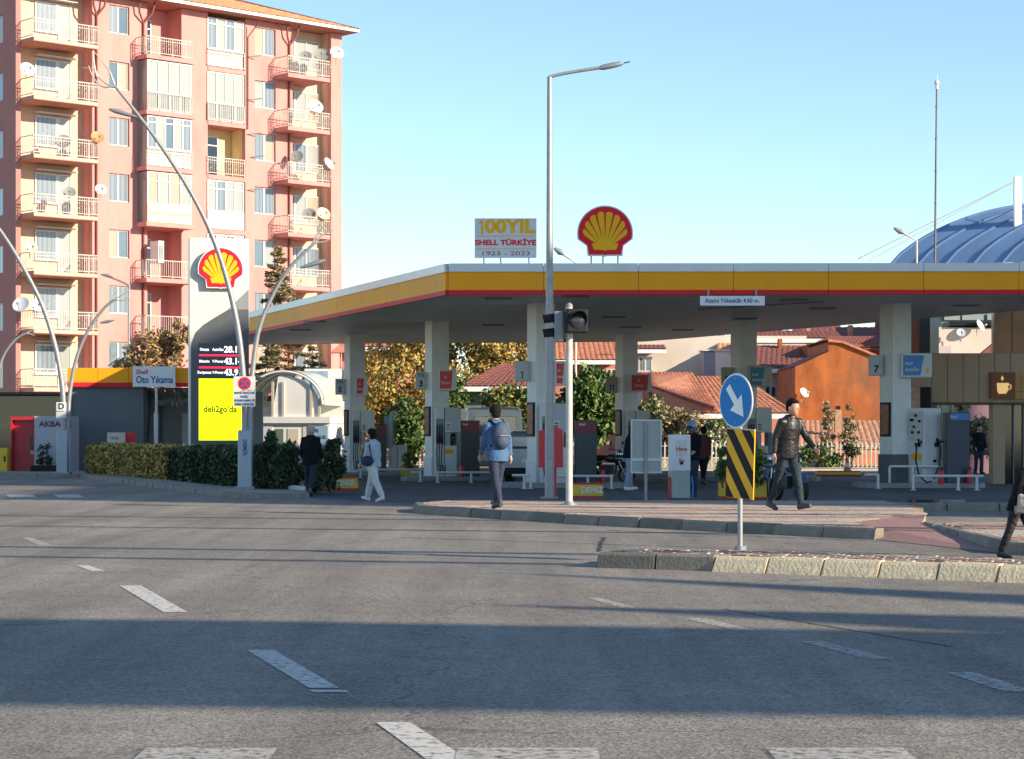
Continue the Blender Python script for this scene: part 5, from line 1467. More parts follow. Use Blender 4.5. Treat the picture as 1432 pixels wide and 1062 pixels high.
# traffic signal
o = G(796, 706, .15); Yt = o.y
t = thing('traffic_light', 'traffic light pole with one round head and a side pair of hooded lamps', 'traffic light', o)
Lt = lambda x, y: P(x, y, Yt) - o
b = MB(); b.tube([(0, 0, -.02), (0, 0, Lt(796, 428).z)], .062, 12); part('pole', b, M('pole_paint', (.50, .50, .44), .5, var=.12, scale=6, dirt=.25), t, smooth=60)
b = MB(); b.ball((0, 0, Lt(796, 428).z), .066, (1, 1, .9), 12, 8); part('cap', b, mgrey_m, t, smooth=60)
b = MB(); b.cyl((0, 0, 0), (0, 0, .025), .14, n=14); b.cyl((0, 0, .025), (0, 0, .06), .085, n=12); part('base_plate', b, galvd_m, t)
b = MB(); c = Lt(805, 450); b.obox(Vector((c.x, -.22, c.z)), (.40, .22, .44), R(12)); hd = part('signal_head', b, black_m, t, bevel=.03)
cc = Vector((c.x, -.22, c.z)); mt = Matrix.Translation(cc) @ Matrix.Rotation(R(12), 4, 'Z') @ Matrix.Rotation(R(90), 4, 'X')
b = MB(); b.lathe([(.0, .165), (.06, .16), (.12, .145), (.15, .115)], 24, mt); part('lens', b, M('unlit_lens', (.03, .035, .045), .15, var=.15, spec=.6), hd, smooth=60)
b = MB(); n = 20
for i in range(n):
    a0 = PI * (-.12 + 1.24 * i / n); a1 = PI * (-.12 + 1.24 * (i + 1) / n); r = .175
    def pt(a, d): return mt @ Vector((r * math.cos(a), r * math.sin(a), d))
    dd = lambda a: .12 + .23 * max(.15, math.sin(max(0, min(PI, a))))
    b.add([pt(a0, .1), pt(a1, .1), pt(a1, dd(a1)), pt(a0, dd(a0))], [(0, 1, 2, 3)])
v = part('visor', b, black_m, hd, smooth=60); sm = v.modifiers.new('s', 'SOLIDIFY'); sm.thickness = .012
b = MB(); b.tube([(0, 0, Lt(0, 438).z), (.05, -.12, Lt(0, 440).z)], .022, 8); b.tube([(0, 0, Lt(0, 468).z), (.05, -.12, Lt(0, 463).z)], .022, 8); part('bracket', b, black_m, t)
c = Lt(782, 456); b = MB(); b.box(c.x - .09, c.x + .07, -.14, .14, Lt(0, 478).z, Lt(0, 436).z); hd2 = part('side_head', b, mgrey_m, t, bevel=.02)
for yy in (447, 467):
    b = MB(); z = Lt(0, yy).z; x0 = c.x - .09; n = 12
    vs = []
    for i in range(n + 1):
        a = PI * (-.1 + 1.2 * i / n); vs += [(x0, math.cos(a) * .12, z + math.sin(a) * .12 - .01), (x0 - .19 - .03 * math.sin(max(0, min(PI, a))), math.cos(a) * .115, z + math.sin(a) * .115 - .03)]
    b.add(vs, [(2*i, 2*i+1, 2*i+3, 2*i+2) for i in range(n)])
    v = part('visor', b, black_m, hd2, smooth=60); sm = v.modifiers.new('s', 'SOLIDIFY'); sm.thickness = .012
    b = MB(); b.ball((x0, 0, z), .1, (.3, 1, 1), 14, 8); part('lens', b, M('unlit_lens'  , (.1,.12,.14)), hd2, smooth=60)
b = MB(); b.tube([(0, .0, Lt(0, 437).z), (-.1, 0, Lt(0, 437).z)], .02, 6); b.tube([(0, .0, Lt(0, 476).z), (-.1, 0, Lt(0, 476).z)], .02, 6); part('bracket', b, black_m, t)

# keep right sign and striped marker on the near island
o = G(1035, 770, .15); Yk = o.y; sk = Yk / F
t = thing('keep_right_sign', 'round blue keep right arrow sign on a post in the near island', 'road sign', o, -R(59))
lz = lambda y: CAMZ - .15 + (HY - y) * sk
b = MB(); b.tube([(0, 0, -.02), (0, 0, lz(555))], .030, 10); part('post', b, galv_m, t, smooth=60)
b = MB(); b.cyl((0, 0, 0), (0, 0, .05), .07, n=12); part('base', b, galvd_m, t)
mt = Matrix.Translation((0, -.05, lz(561))) @ Matrix.Rotation(R(90), 4, 'X')
b = MB(); b.lathe([(0, -.002), (.305, -.002), (.31, .004), (.305, .012), (0, .012)], 40, mt); dsk = part('disc', b, M('sign_white', (.82, .82, .80), .4, var=.04, dirt=.06), t)
b = MB(); b.lathe([(0, .0155), (.288, .0155), (.288, .0125)], 40, mt); part('blue_face', b, M('disc_blue', (.008, .21, .56), .5, var=.06, dirt=.06, spec=.2), dsk)
def arrow_pts(s):
    pts = [(-.045, .40), (.045, .40), (.045, .02), (.16, .02), (0, -.30), (-.16, .02), (-.045, .02)]
    pts = [(-.042, .21), (.042, .21), (.042, -.02), (.135, -.02), (0, -.235), (-.135, -.02), (-.042, -.02)]
    a = R(40); out = []
    for x, y in pts: out.append((x * math.cos(a) - y * math.sin(a), x * math.sin(a) + y * math.cos(a)))
    return out
b = MB(); b.prismy([(x, lz(561) + z) for x, z in reversed(arrow_pts(1))], -.069, -.066); part('arrow', b, M('arrow_white', (.88, .88, .86), .4, var=.04), dsk)
for z in (.25, -.24):
    b = MB(); b.cyl((0, -.064, lz(561) + z), (0, -.07, lz(561) + z), .012, n=8); part('bolt', b, galv_m, dsk)
mk = thing('striped_marker', 'black and amber diagonal striped marker panel under the blue disc', 'road sign', (o.x - .02, o.y - .04, .15), -R(59))
mk.rotation_euler.y = R(2.5)
w = .25; zt_, zb = lz(601), lz(697)
b = MB(); b.box(-w, w, -.012, 0, zb, zt_); part('panel', b, amber_m, mk)
b = MB(); pitch = .36; sl_ = .60
z = zb - .6
def clip(poly, ax, lim, keep):
    out = []
    for i in range(len(poly)):
        p, q = poly[i], poly[(i + 1) % len(poly)]
        ip = (p[ax] - lim) * keep >= 0; iq = (q[ax] - lim) * keep >= 0
        if ip: out.append(p)
        if ip != iq:
            f = (lim - p[ax]) / (q[ax] - p[ax]); out.append((p[0] + (q[0]-p[0])*f, p[1] + (q[1]-p[1])*f))
    return out
while z < zt_ + .7:
    poly = [(-w, z + sl_), (-w, z + sl_ + pitch * .5), (w, z + pitch * .5), (w, z)]
    poly = clip(clip(poly, 1, zb + .004, 1), 1, zt_ - .004, -1) if poly else poly
    if len(poly) > 2:
        b = MB(); b.prismy(list(reversed(poly)), -.0155, -.0122); part('black_stripe', b, M('stripe_black', (.014, .014, .016), .6, var=.15, spec=.15), mk)
    z += pitch
b = MB(); b.cyl((0, -.017, zt_ - .06), (0, -.02, zt_ - .06), .012, n=8); b.cyl((0, -.017, zb + .06), (0, -.02, zb + .06), .012, n=8); part('bolts', b, galv_m, mk)
b = MB(); b.box(-w, w, -.016, .002, zt_, zt_ + .012); part('top_edge', b, pale_m, mk)

# sign board seen from the back
o = G(903, 698, .06); Yb = o.y; sb = Yb / F
t = thing('sign_back', 'white framed board seen from behind on one thin post', 'road sign', (o.x, o.y, 0))
bz = lambda y: CAMZ + (HY - y) * sb; bxx = lambda x: (x - 903) * sb
b = MB(); b.box(bxx(882.5), bxx(924.5), -.01, .015, bz(661), bz(588)); part('plate', b, M('back_grey', (.36, .38, .36), .45, metal=.2, var=.08, dirt=.15), t)
fm_ = M('frame_light', (.62, .64, .62), .45, var=.05)
for (xa, xb, ya, yb_) in ((882, 884, 662, 587), (923, 925.5, 662, 587), (884, 923, 589, 587), (884, 923, 662, 660), (884, 923, 645, 641)):
    b = MB(); b.box(bxx(xa), bxx(xb), -.04, -.011, bz(ya), bz(yb_)); part('frame_bar', b, fm_, t)
b = MB(); b.cyl((0, -.07, 0), (0, -.07, bz(590)), .032, n=10); part('post', b, galv_m, t, smooth=60)
b = MB(); b.box(-.35, .4, -.12, -.02, 0, .03); part('foot', b, galvd_m, t)
# air and water machine
o = G(950, 698, .0); s9 = o.y / F
t = thing('air_water_machine', 'white upright air and water machine lettered Hava Su', 'machine', (o.x, o.y, 0), R(12))
hz = CAMZ + (HY - 608) * s9
b = MB(); b.box(-.21, .21, -.17, .17, .62, hz); part('cabinet', b, white_m, t, bevel=.015)
b = MB(); b.box(-.215, .20, -.175, .17, .02, .618); part('base', b, M('machine_grey', (.42, .44, .40), .5, var=.06), t, bevel=.01)
b = MB(); b.box(-.13, .13, -.176, -.169, .95, hz - .12); part('panel', b, offw_m, t)
text('Hava', .13, lred_m, t, (0, -.18, hz - .32), bold=.02); text('Su', .13, lred_m, t, (0, -.18, hz - .58), bold=.02)
b = MB(); b.cyl((.0, -.172, .80), (0, -.19, .80), .035, n=12); part('coupling', b, black_m, t)
b = MB(); b.tube([(-.26, -.1, 0), (-.26, -.1, .5)], .03, 8); part('side_tube', b, lred_m, t)
b = MB(); b.tube([(.25, -.1, .5), (.27, -.14, .3), (.25, -.16, .02)], .025, 8); part('hose', b, blue_m, t)
# red cabinet on a post next to the lamp
o = G(771, 694, .0); s7 = o.y / F
t = thing('red_cabinet', 'red gabled cabinet on a red post beside the tall street lamp', 'cabinet', (o.x, o.y, 0))
b = MB(); b.prismy([(-.30, CAMZ - 47 * s7), (.27, CAMZ - 47 * s7), (.27, CAMZ + 5 * s7), (.09, CAMZ + 11 * s7), (-.30, CAMZ + 4 * s7)], -.15, .15); part('box', b, lred_m, t, bevel=.01)
b = MB(); b.box(.06, .12, -.04, .04, 0, CAMZ - 47 * s7); part('post', b, lred_m, t)
# white box over pump at column 1
# decorative double-arm lamps
def deco(base, label, arms, plates, hub_z=1.42, w=.34, heads=True):
    t = thing('street_lamp', label, 'street lamp', base)
    b = MB(); b.box(-w/2, w/2, -w/2, w/2, 0, hub_z); part('pedestal', b, M('lamp_blue_grey', (.36, .42, .46), .5, metal=.2, var=.12, scale=4, dirt=.25), t, bevel=.03)
    b = MB(); b.box(-w*.7, w*.7, -w*.7, w*.7, 0, .06); part('base_plate', b, galvd_m, t)
    for l, r0, r1 in arms:
        pth = [p - Vector(base) for p in smooth_path(pxpath(l, base[1]))]
        n = len(pth); b = MB(); b.tube(pth, [r0 + (r1 - r0) * i / (n - 1) for i in range(n)], 10); part('arm', b, galv_m if r0 < .2 else galvd_m, t, smooth=60)
    return t
o = G(343.5, 684, .12)
t = deco(o, 'curved twin arm street lamp in front of the price pylon', [([(343, 605), (341, 540), (331, 450), (306, 355), (270, 275), (215, 190), (162, 122)], .085, .035), ([(350, 605), (351, 545), (360, 470), (378, 420), (405, 375), (440, 340)], .075, .035)], None)
def petals(t, l, Y, r=.022):
    oo = Vector(t.location)
    for q in l:
        b = MB(); pth = [p - oo for p in smooth_path(pxpath(q, Y), 5)]; n = len(pth)
        b.tube(pth, [r * (1.3 - .9 * i / (n - 1)) for i in range(n)], 7); part('petal', b, M('petal_steel', (.50, .47, .42), .45, metal=.4, var=.1), t, smooth=60)
petals(t, [[(162, 122), (150, 118), (138, 108), (132, 98), (116, 95)], [(160, 119), (153, 100), (144, 88), (132, 73)], [(158, 121), (146, 122), (136, 116), (128, 104), (124, 92)], [(136, 108), (133, 98), (131, 82), (130, 72)]], o.y)
petals(t, [[(440, 340), (450, 330), (458, 325), (466, 322)], [(440, 340), (455, 338), (465, 332)], [(436, 342), (444, 328), (452, 318), (458, 312)]], o.y)
b = MB(); b.tube([p - o for p in pxpath([(178, 160), (192, 166), (206, 160)], o.y)], [.03, .06, .02], 8)
b = MB(); a = P(153, 153, o.y) - o; e = P(195, 165, o.y) - o; b.tube([a, a.lerp(e, .2), a.lerp(e, .7), e], [.03, .06, .05, .02], 8); part('lamp_head', b, galvd_m, t, smooth=60)
b = MB(); a = P(455, 364, o.y) - o; e = P(420, 375, o.y) - o; b.tube([a, a.lerp(e, .2), a.lerp(e, .7), e], [.02, .06, .05, .025], 8); part('lamp_head', b, galvd_m, t, smooth=60)
text('DEMİR', .13, navy_m, t, (0, -.176, 1.0), rot=(R(90), R(90), 0), bold=.02)
# no stopping plates on that lamp
ns = thing('no_stopping_sign', 'white plate with a no stopping disc over lines of capital letters', 'road sign', (o.x, o.y - .22, 0))
sg = o.y / F; nz = lambda y: CAMZ + (HY - y) * sg
b = MB(); b.box(-.26, .26, -.01, .01, nz(546.5), nz(527)); part('upper_plate', b, offw_m, ns)
b = MB(); b.box(-.26, .26, -.01, .01, nz(569), nz(547.5)); part('lower_plate', b, offw_m, ns)
mt = Matrix.Translation((0, -.012, nz(536.8))) @ Matrix.Rotation(R(90), 4, 'X')
b = MB(); b.lathe([(0, .002), (.155, .002), (.155, 0)], 28, mt); part('red_ring', b, crim_m, ns)
b = MB(); b.lathe([(0, .005), (.115, .005), (.115, .002)], 28, mt); part('blue_disc', b, navy_m, ns)
for a in (45, -45):
    b = MB(); b.obox((0, -.0185, nz(536.8)), (.24, .002, .032), 0, R(a)); b.v = [(x, y - (.001 if a > 0 else 0), z) for x, y, z in b.v]; part('red_bar', b, crim_m, ns)
for k_, s_ in enumerate(('SERVİS ARAÇLARI', 'HARİÇ', 'DURAKLAMAK VE', 'PARK YASAKTIR')):
    text(s_, .072, navy_m, ns, (0, -.013, nz(550 + k_ * 5.3)), bold=.03, sx=.86)
# left lamp pair
o = G(88, 663, .12)
t = deco(o, 'curved twin arm street lamp beside the bank kiosk', [([(90, 606), (87, 540), (76, 480), (58, 425), (30, 370), (2, 325), (-30, 285)], .10, .05), ([(95, 606), (97, 555), (106, 505), (122, 465), (145, 432), (162, 418)], .08, .04)], None, 1.45, .36)
petals(t, [[(162, 418), (172, 412), (180, 406)], [(160, 420), (174, 420), (180, 414)], [(158, 420), (160, 412), (168, 404)]], o.y)
b = MB(); a = P(160, 448, o.y) - o; e = P(140, 452, o.y) - o; b.tube([a, a.lerp(e, .5), e], [.02, .06, .03], 8); part('lamp_head', b, galvd_m, t, smooth=60)
ds = thing('letter_plate', 'small white square plate with the letter D on the left lamp', 'sign', (P(86, 569, o.y - .2).x, o.y - .25, 0))
s8 = o.y / F
b = MB(); b.box(-.17, .17, -.01, .01, CAMZ + (HY - 575) * s8, CAMZ + (HY - 563) * s8); part('plate', b, white_m, ds, bevel=.01)
text('D', .27, black_m, ds, (0, -.014, CAMZ + (HY - 569) * s8), bold=.03)
b = MB(); b.box(-.17, .17, -.01, .01, CAMZ + (HY - 585) * s8, CAMZ + (HY - 576) * s8); part('lower_plate', b, offw_m, ds)
# lamp arm entering from the left edge
Y = 84
base = Vector((P(-22, 640, Y).x, Y, 0))
t = thing('street_lamp', 'curved lamp arm reaching in at the left picture edge', 'street lamp', base)
b = MB(); b.tube([p - base for p in smooth_path([Vector((base.x, Y, 0)), P(-20, 600, Y), P(-8, 545, Y), P(4, 500, Y), P(22, 475, Y), P(38, 466, Y)])], .05, 8); part('arm', b, galv_m, t, smooth=60)
petals(t, [[(38, 466), (44, 462), (50, 462)], [(36, 466), (44, 468), (48, 470)]], Y)
# grey single arm lamp before the pink block
Y = 96; base = Vector((P(180, 640, Y).x, Y, 0))
t = thing('street_lamp', 'slim dark grey lamp with a bent arm before the pink block', 'street lamp', base)
b = MB(); b.tube([p - base for p in smooth_path([Vector((base.x, Y, 0)), P(180, 450, Y), P(180, 405, Y), P(178, 398, Y), P(150, 386, Y)], 4)], .045, 8); part('shaft', b, galvd_m, t, smooth=60)
b = MB(); b.tube([P(158, 388, Y) - base, P(150, 385.5, Y) - base, P(141, 384, Y) - base], [.04, .09, .03], 8); part('lamp_head', b, galvd_m, t, smooth=60)
for (x0, y0, x1, y1, Yq, lab) in ((805, 368, 775, 347, 90, 'small lamp rising behind the canopy edge right of the tall lamp'), (1282, 337, 1250, 319, 105, 'street lamp head rising behind the canopy at the blue roof')):
    base = Vector((P(x0, 640, Yq).x, Yq, 0)); t = thing('street_lamp', lab, 'street lamp', base)
    b = MB(); b.tube([(0, 0, 0), P(x0, y0, Yq) - base, P((x0*.4+x1*.6), y0*.4+y1*.6, Yq) - base], .05, 8); part('shaft', b, pale_m, t, smooth=50)
    b = MB(); a = P(x0*.45+x1*.55, y0*.45+y1*.55, Yq) - base; e = P(x1, y1, Yq) - base; b.tube([a, a.lerp(e, .4), e], [.05, .14, .06], 8); part('lamp_head', b, mgrey_m, t, smooth=60)
# planks on the kerb strip
for (xa, xb, y, m, lab) in ((1258, 1290, 700.5, rubber_m, 'dark plank lying on the kerb strip, left one'), (1294, 1327, 699.5, mgrey_m, 'grey plank lying on the kerb strip, right one')):
    a = G(xa, y, .15); e = G(xb, y, .15); t = thing('plank', lab, 'plank', (a.x, 40.7, .15))
    b = MB(); b.box(0, e.x - a.x, -.06, .1, 0, .05); part('board', b, m, t); b = MB(); b.box(.04, .1, -.08, -.06, .01, .04); part('end_cap', b, lred_m, t)

# ================================================================== FENCE, PLANTS, TREES
def fence(x0, x1, Y0_, Y1_, zt, label, mat, pitch=.13):
    a = P(x0, 640, Y0_); e = P(x1, 640, Y1_); a.z = e.z = 0; d = e - a; L_ = d.length
    t = thing('picket_fence', label, 'fence', a, math.atan2(d.y, d.x))
    b = MB(); b.box(0, L_, -.02, .02, zt * .82, zt * .86); b.box(0, L_, -.02, .02, .18, .22); part('rail', b, mat, t)
    n = int(L_ / pitch); pm_ = MB(); pm_.prismy([(-.028, .05), (.028, .05), (.028, zt - .08), (0, zt), (-.028, zt - .08)], -.045, -.022); me = pm_.mesh('picket', mat)
    for i in range(n):
        if i >= 290: break
        o_ = link('picket', me, t); o_.location = (i * pitch + .03, 0, rnd.uniform(-.015, .01)); o_.rotation_euler.y = rnd.uniform(-.02, .02)
    return t
fence(905, 1240, 86, 85, 1.15, 'cream picket fence behind the walking man', M('picket_cream', (.72, .67, .56), .8, var=.15, dirt=.3), .17)
fence(430, 640, 88, 88, 1.0, 'white picket fence behind the pump at column 3', M('picket_white', (.66, .64, .60), .8, var=.15, dirt=.3), .17)
fence(1330, 1440, 79, 79, .95, 'white wooden fence inside the shop opening', M('picket_white2', (.62, .60, .52), .8, var=.15, dirt=.2), .2)
def wallbox(x0, x1, Y, h, mat, label, name='low_wall', cat='wall'):
    t = thing(name, label, cat, (0, 0, 0)); b = MB(); b.box(xat(x0, Y), xat(x1, Y), Y, Y + .3, 0, h * .88); part('base', b, mat, t)
    b = MB(); b.box(xat(x0, Y) - .02, xat(x1, Y) + .02, Y - .03, Y + .33, h * .88, h); part('coping', b, pale_m, t); return t
wallbox(905, 1140, 87.5, .5, M('stone_wall', (.45, .38, .28), .9, var=.3, scale=3, bump=.6, bscale=8), 'low stone wall under the picket fence')
wallbox(860, 1300, 84.0, .12, M('kerb_white', (.55, .50, .44), .9, var=.2), 'low pale kerb at the back of the forecourt', 'kerb_edge', 'kerb')

def leaves(n, pts_fn, size, mats, seed, flat=.0, asp=1.6):
    r = random.Random(seed); b = MB()
    for _ in range(n):
        p, up = pts_fn(r)
        s = size * r.uniform(.55, 1.35)
        a = Vector((r.gauss(0, 1), r.gauss(0, 1), r.gauss(0, 1) * (1 - flat))).normalized()
        c = a.orthogonal().normalized() if abs(a.z) > .99 else a.cross(Vector((r.gauss(0, 1), r.gauss(0, 1), r.gauss(0, 1)))).normalized()
        n2 = a.cross(c)
        b.cur = r.randrange(len(mats)) if not up else min(len(mats) - 1, int(r.random() * len(mats)))
        h = c * s * .5; w = a * s * .5 * asp
        b.add([p - w, p - h * .9 + n2 * s * .08, p + w, p + h * .9 + n2 * s * .08], [(0, 1, 2, 3)])
    return b
def tree(name, label, cat, base, blobs, n, size, mats, trunk_h, tr=.14, seed=1, limbs=6, gap=.25, bark=bark_m, group=None, asp=1.6):
    """blobs: (x, y, z, rx, ry, rz) relative to the base; leaves gather in clumps over their volume"""
    t = thing(name, label, cat, base, 0, group); r = random.Random(seed)
    cl = []
    for (x, y, z, rx, ry, rz2) in blobs:
        vol = max(.01, rx * ry * rz2) ** (1/3.)
        for _ in range(int(26 * max(.6, vol))):
            while True:
                q = Vector((r.uniform(-1, 1), r.uniform(-1, 1), r.uniform(-1, 1)))
                if .35 < q.length < 1: break
            cl.append((Vector((x + q.x * rx, y + q.y * ry, z + q.z * rz2)), r.uniform(.12, .34) * vol + .12 * min(1, vol)))
    def fn(rr):
        c, rad = rr.choice(cl)
        q = Vector((rr.gauss(0, .5), rr.gauss(0, .5), rr.gauss(0, .42))) * rad
        return c + q, True
    b = leaves(n, fn, size, mats, seed, asp=asp)
    part('crown', b, mats, t)
    b = MB(); x = 0; pts = [(0, 0, -.05)]
    for i in range(5): pts.append((r.uniform(-.06, .06) * (i + 1) * .4, r.uniform(-.06, .06), trunk_h * (i + 1) / 5))
    b.tube(pts, [tr * (1.25 - .12 * i) for i in range(6)], 9); part('trunk', b, bark, t, smooth=60)
    top_ = Vector(pts[-1])
    for i in range(limbs):
        c, _ = r.choice(cl); m = top_.lerp(c, .5) + Vector((r.uniform(-.2, .2), r.uniform(-.2, .2), r.uniform(-.3, .1)))
        st = Vector(pts[-1 - (i % 2)])
        b = MB(); b.tube([st, m, c], [tr * .45, tr * .28, tr * .1], 6); part('limb', b, bark, t, smooth=60)
    return t
def on(x, Y): return Vector((xat(x, Y), Y, 0))
# golden autumn trees
tree('autumn_tree', 'golden leaved tree right of the leftmost column', 'tree', on(556, 92), [(0, 0, 3.6, 1.6, 1.4, 2.2), (.3, 0, 5.3, 1.1, 1, 1.2), (-.6, 0, 2.0, 1.0, 1, 1.0)], 9000, .13, LO, 2.4, seed=3)
tree('autumn_tree', 'wide yellow brown tree between columns 3 and 1', 'tree', on(668, 104), [(-.8, 0, 4.8, 2.2, 1.6, 1.9), (1.2, 0, 4.8, 1.7, 1.5, 1.9), (0, 0, 3.0, 2.6, 1.4, .9), (.3, 0, 6.2, 2.6, 1.4, 1.0)], 19000, .14, LO, 2.6, seed=4)
tree('autumn_tree', 'small russet tree behind column 5', 'tree', on(520, 96), [(0, 0, 3.4, 1.0, 1, 2.0), (-.1, 0, 1.8, .9, .9, 1)], 4500, .13, LO, 2, seed=5)
tree('garden_tree', 'round green leaved tree right of the traffic light', 'tree', on(822, 86), [(0, 0, 2.5, 1.1, 1, 1.6), (.1, 0, 3.3, .8, .8, .8), (-.6, 0, 2.2, .7, .7, 1.3)], 9000, .16, LG, 1.2, seed=6, asp=2.2)
tree('garden_tree', 'green shrub tree behind column 3 right side', 'tree', on(635, 90), [(0, 0, 2.0, .8, .8, 1.6)], 4200, .13, LG, 1.2, seed=7)
tree('garden_tree', 'dark green bushy tree left of column 1', 'tree', on(716, 92), [(0, 0, 2.3, 1.3, 1, 1.4), (-.5, 0, 1.2, 1, .9, .9)], 6500, .14, LG + LO[:1], 1.2, seed=8)
tree('garden_tree', 'green tree among the picket fence left of column 3', 'tree', on(570, 88), [(0, 0, 1.7, .9, .8, 1.3)], 4800, .12, LG, 1.0, seed=9)
tree('garden_shrub', 'olive coloured shrub behind the sign back board', 'shrub', on(912, 90), [(0, 0, 2.2, .7, .7, 1.0), (.9, 0, 1.4, 1.1, .8, .9)], 5000, .11, LG + LC, 1.2, seed=10)
tree('garden_shrub', 'loose green bush right of the sign back board', 'shrub', on(952, 89), [(0, 0, 1.5, 1.0, .8, .9)], 3000, .11, LC, .8, seed=11)
tree('garden_shrub', 'white flowering bush beside the salmon bungalow', 'shrub', on(1002, 88), [(0, 0, 1.2, .8, .7, .8)], 2500, .10, LG + [offw_m], .6, seed=12)
tree('young_conifer', 'slim young conifer before the tiled outbuilding, left of the chimney', 'tree', on(1158, 87), [(0, 0, 1.1, .35, .35, .8), (0, 0, 2.0, .2, .2, .7)], 1500, .09, LC, 1.6, tr=.05, seed=13, limbs=3)
tree('young_conifer', 'slim young conifer before the tiled outbuilding, right of the chimney', 'tree', on(1190, 87), [(0, 0, 1.1, .35, .35, .8), (0, 0, 1.9, .2, .2, .7)], 1500, .09, LC, 1.6, tr=.05, seed=14, limbs=3)
tree('garden_shrub', 'low green mound bush behind the walking man', 'shrub', on(1143, 84.6), [(0, 0, .5, .9, .5, .45)], 2600, .09, LG, .3, tr=.05, seed=15, limbs=3)
tree('ball_shrub', 'small round dark topiary ball before the fence', 'shrub', on(1192, 84.5), [(0, 0, .85, .3, .3, .28)], 1800, .06, LD + LB[:1], .8, tr=.04, seed=16, limbs=3)
tree('garden_shrub', 'thin leafy bush seen through the shop opening', 'shrub', on(1348, 77.3), [(0, 0, 1.6, .5, .4, 1.0)], 1500, .10, LG + LC, 1.3, tr=.04, seed=17, limbs=4)
tree('garden_shrub', 'second leafy bush behind the man at the shop', 'shrub', on(1372, 77.4), [(0, 0, 1.3, .6, .4, .9)], 1500, .10, LC, 1.0, tr=.04, seed=18, limbs=4)
tree('brown_vine_tree', 'brown half bare bushy tree before the pink block over the car wash', 'tree', on(222, 88), [(0, 0, 4.7, 1.3, .8, .9), (-.6, 0, 4.0, 1.2, .8, .6), (.9, 0, 5.4, .5, .5, .6)], 5200, .11, LB + LO[:1], 3.2, seed=19, limbs=14)
tree('brown_vine_tree', 'small brown twiggy bush at the car wash fascia end', 'tree', on(186, 89), [(0, 0, 4.2, .8, .6, .7)], 900, .11, LB, 3.2, seed=20, limbs=10, tr=.08)
# cedar behind the canopy's left side
def conifer(base, H, Rm, label, seed, n=14000, mats=LC, z0=1.2):
    r = random.Random(seed); t = thing('cedar_tree', label, 'tree', base)
    b = MB(); b.tube([(0, 0, 0), (0, 0, H * .6), (0, 0, H)], [.16, .09, .02], 8); part('trunk', b, bark_m, t, smooth=60)
    br = []; z = z0
    while z < H - .1:
        f = (z - z0) / (H - z0); L_ = Rm * (1 - f) ** .85 + .12
        for k in range(5):
            a = r.uniform(0, 2 * PI); l = L_ * r.uniform(.7, 1.12)
            br.append((Vector((0, 0, z)), Vector((math.cos(a) * l, math.sin(a) * l, z - l * .10 + r.uniform(-.1, .15)))))
        z += .27 + .12 * (1 - f)
    b = MB()
    for p, q in br: b.tube([p, p.lerp(q, .5) + Vector((0, 0, .06)), q], [.03, .02, .008], 4)
    part('branches', b, bark_m, t)
    W_ = [max(.05, (q - p).length) for p, q in br]
    def fn(rr):
        p, q = rr.choices(br, W_)[0]; f = rr.uniform(.15, 1.03); c = p.lerp(q, f); w = .16 * (q - p).length * (1.15 - f) + .04
        d = (q - p).normalized(); side = Vector((-d.y, d.x, 0))
        return c + side * rr.gauss(0, w) + Vector((0, 0, rr.gauss(-.02, .035))), True
    part('needles', leaves(n, fn, .085, mats, seed, flat=.6, asp=2.6), mats, t)
conifer(on(388, 96), CAMZ + (HY - 342) * 96 / F, 2.1, 'cedar with drooping boughs between pylon and pink block', 21, 32000)
conifer(on(437, 94), 5.3, 1.9, 'lower cedar behind the curved roof kiosk', 22, 9000, z0=1.5)
# palms or thin plants on kiosk left
for i, x in enumerate((57, 68)):
    tree('potted_conifer', ('left' if i == 0 else 'right') + ' small clipped conifer beside the bank kiosk', 'plant', on(x, 76.4), [(0, 0, .75, .12, .12, .35), (0, 0, .45, .15, .15, .2)], 500, .05, LD, .6, tr=.02, seed=30 + i, limbs=2)
t = thing('planter', 'dark wooden planter trough beneath the two clipped conifers', 'planter', (on(62, 76.0)))
b = MB(); b.box(-.45, .4, -.2, .2, 0, .34); part('trough', b, black_m, t, bevel=.01); b = MB(); b.box(-.42, .37, -.17, .17, .3, .345); part('soil', b, soil_m, t)

# hedges
def hedge(pts, h, w, mats, n, label, seed, size=.075):
    base = Vector(pts[0]); base.z = 0
    t = thing('hedge', label, 'hedge', base); r = random.Random(seed)
    segs = [(Vector(pts[i]) - base, Vector(pts[i+1]) - base) for i in range(len(pts) - 1)]
    core = MB()
    for a, c in segs:
        d = (c - a); ang = math.atan2(d.y, d.x); core.obox((a + c) / 2 + Vector((0, 0, h * .5 - .02)), (d.length + w * .3, w * .72, h * .9), ang)
    part('twigs', core, M('hedge_twigs', (.035, .032, .018), .95, var=.5, scale=12), t)
    lens = [(c - a).length for a, c in segs]
    def fn(rr):
        a, c = rr.choices(segs, lens)[0]; d = (c - a).normalized(); nn = Vector((-d.y, d.x, 0)); f = rr.random(); p = a.lerp(c, f)
        k = rr.random(); bulge = mnoise.noise(Vector((p.x * 1.7, p.y * 1.7, seed))) * .20
        if k < .62: q = nn * (-(w / 2) + rr.gauss(0, .05) - bulge) + Vector((0, 0, rr.uniform(.02, h + bulge * .6)))
        elif k < .9: q = nn * rr.uniform(-w/2, w/2) + Vector((0, 0, h + rr.gauss(0, .035) + bulge * .7))
        else: q = nn * (w / 2) + Vector((0, 0, rr.uniform(.05, h)))
        return p + q, True
    part('leaves', leaves(n, fn, size, mats, seed), mats, t)
hedge([(-14.0, 73.0, .1), (-9.6, 62.5, .1)], .92, .9, LH, 26000, 'clipped ochre green hedge with sun put into its leaf colour in front of the car wash', 41)
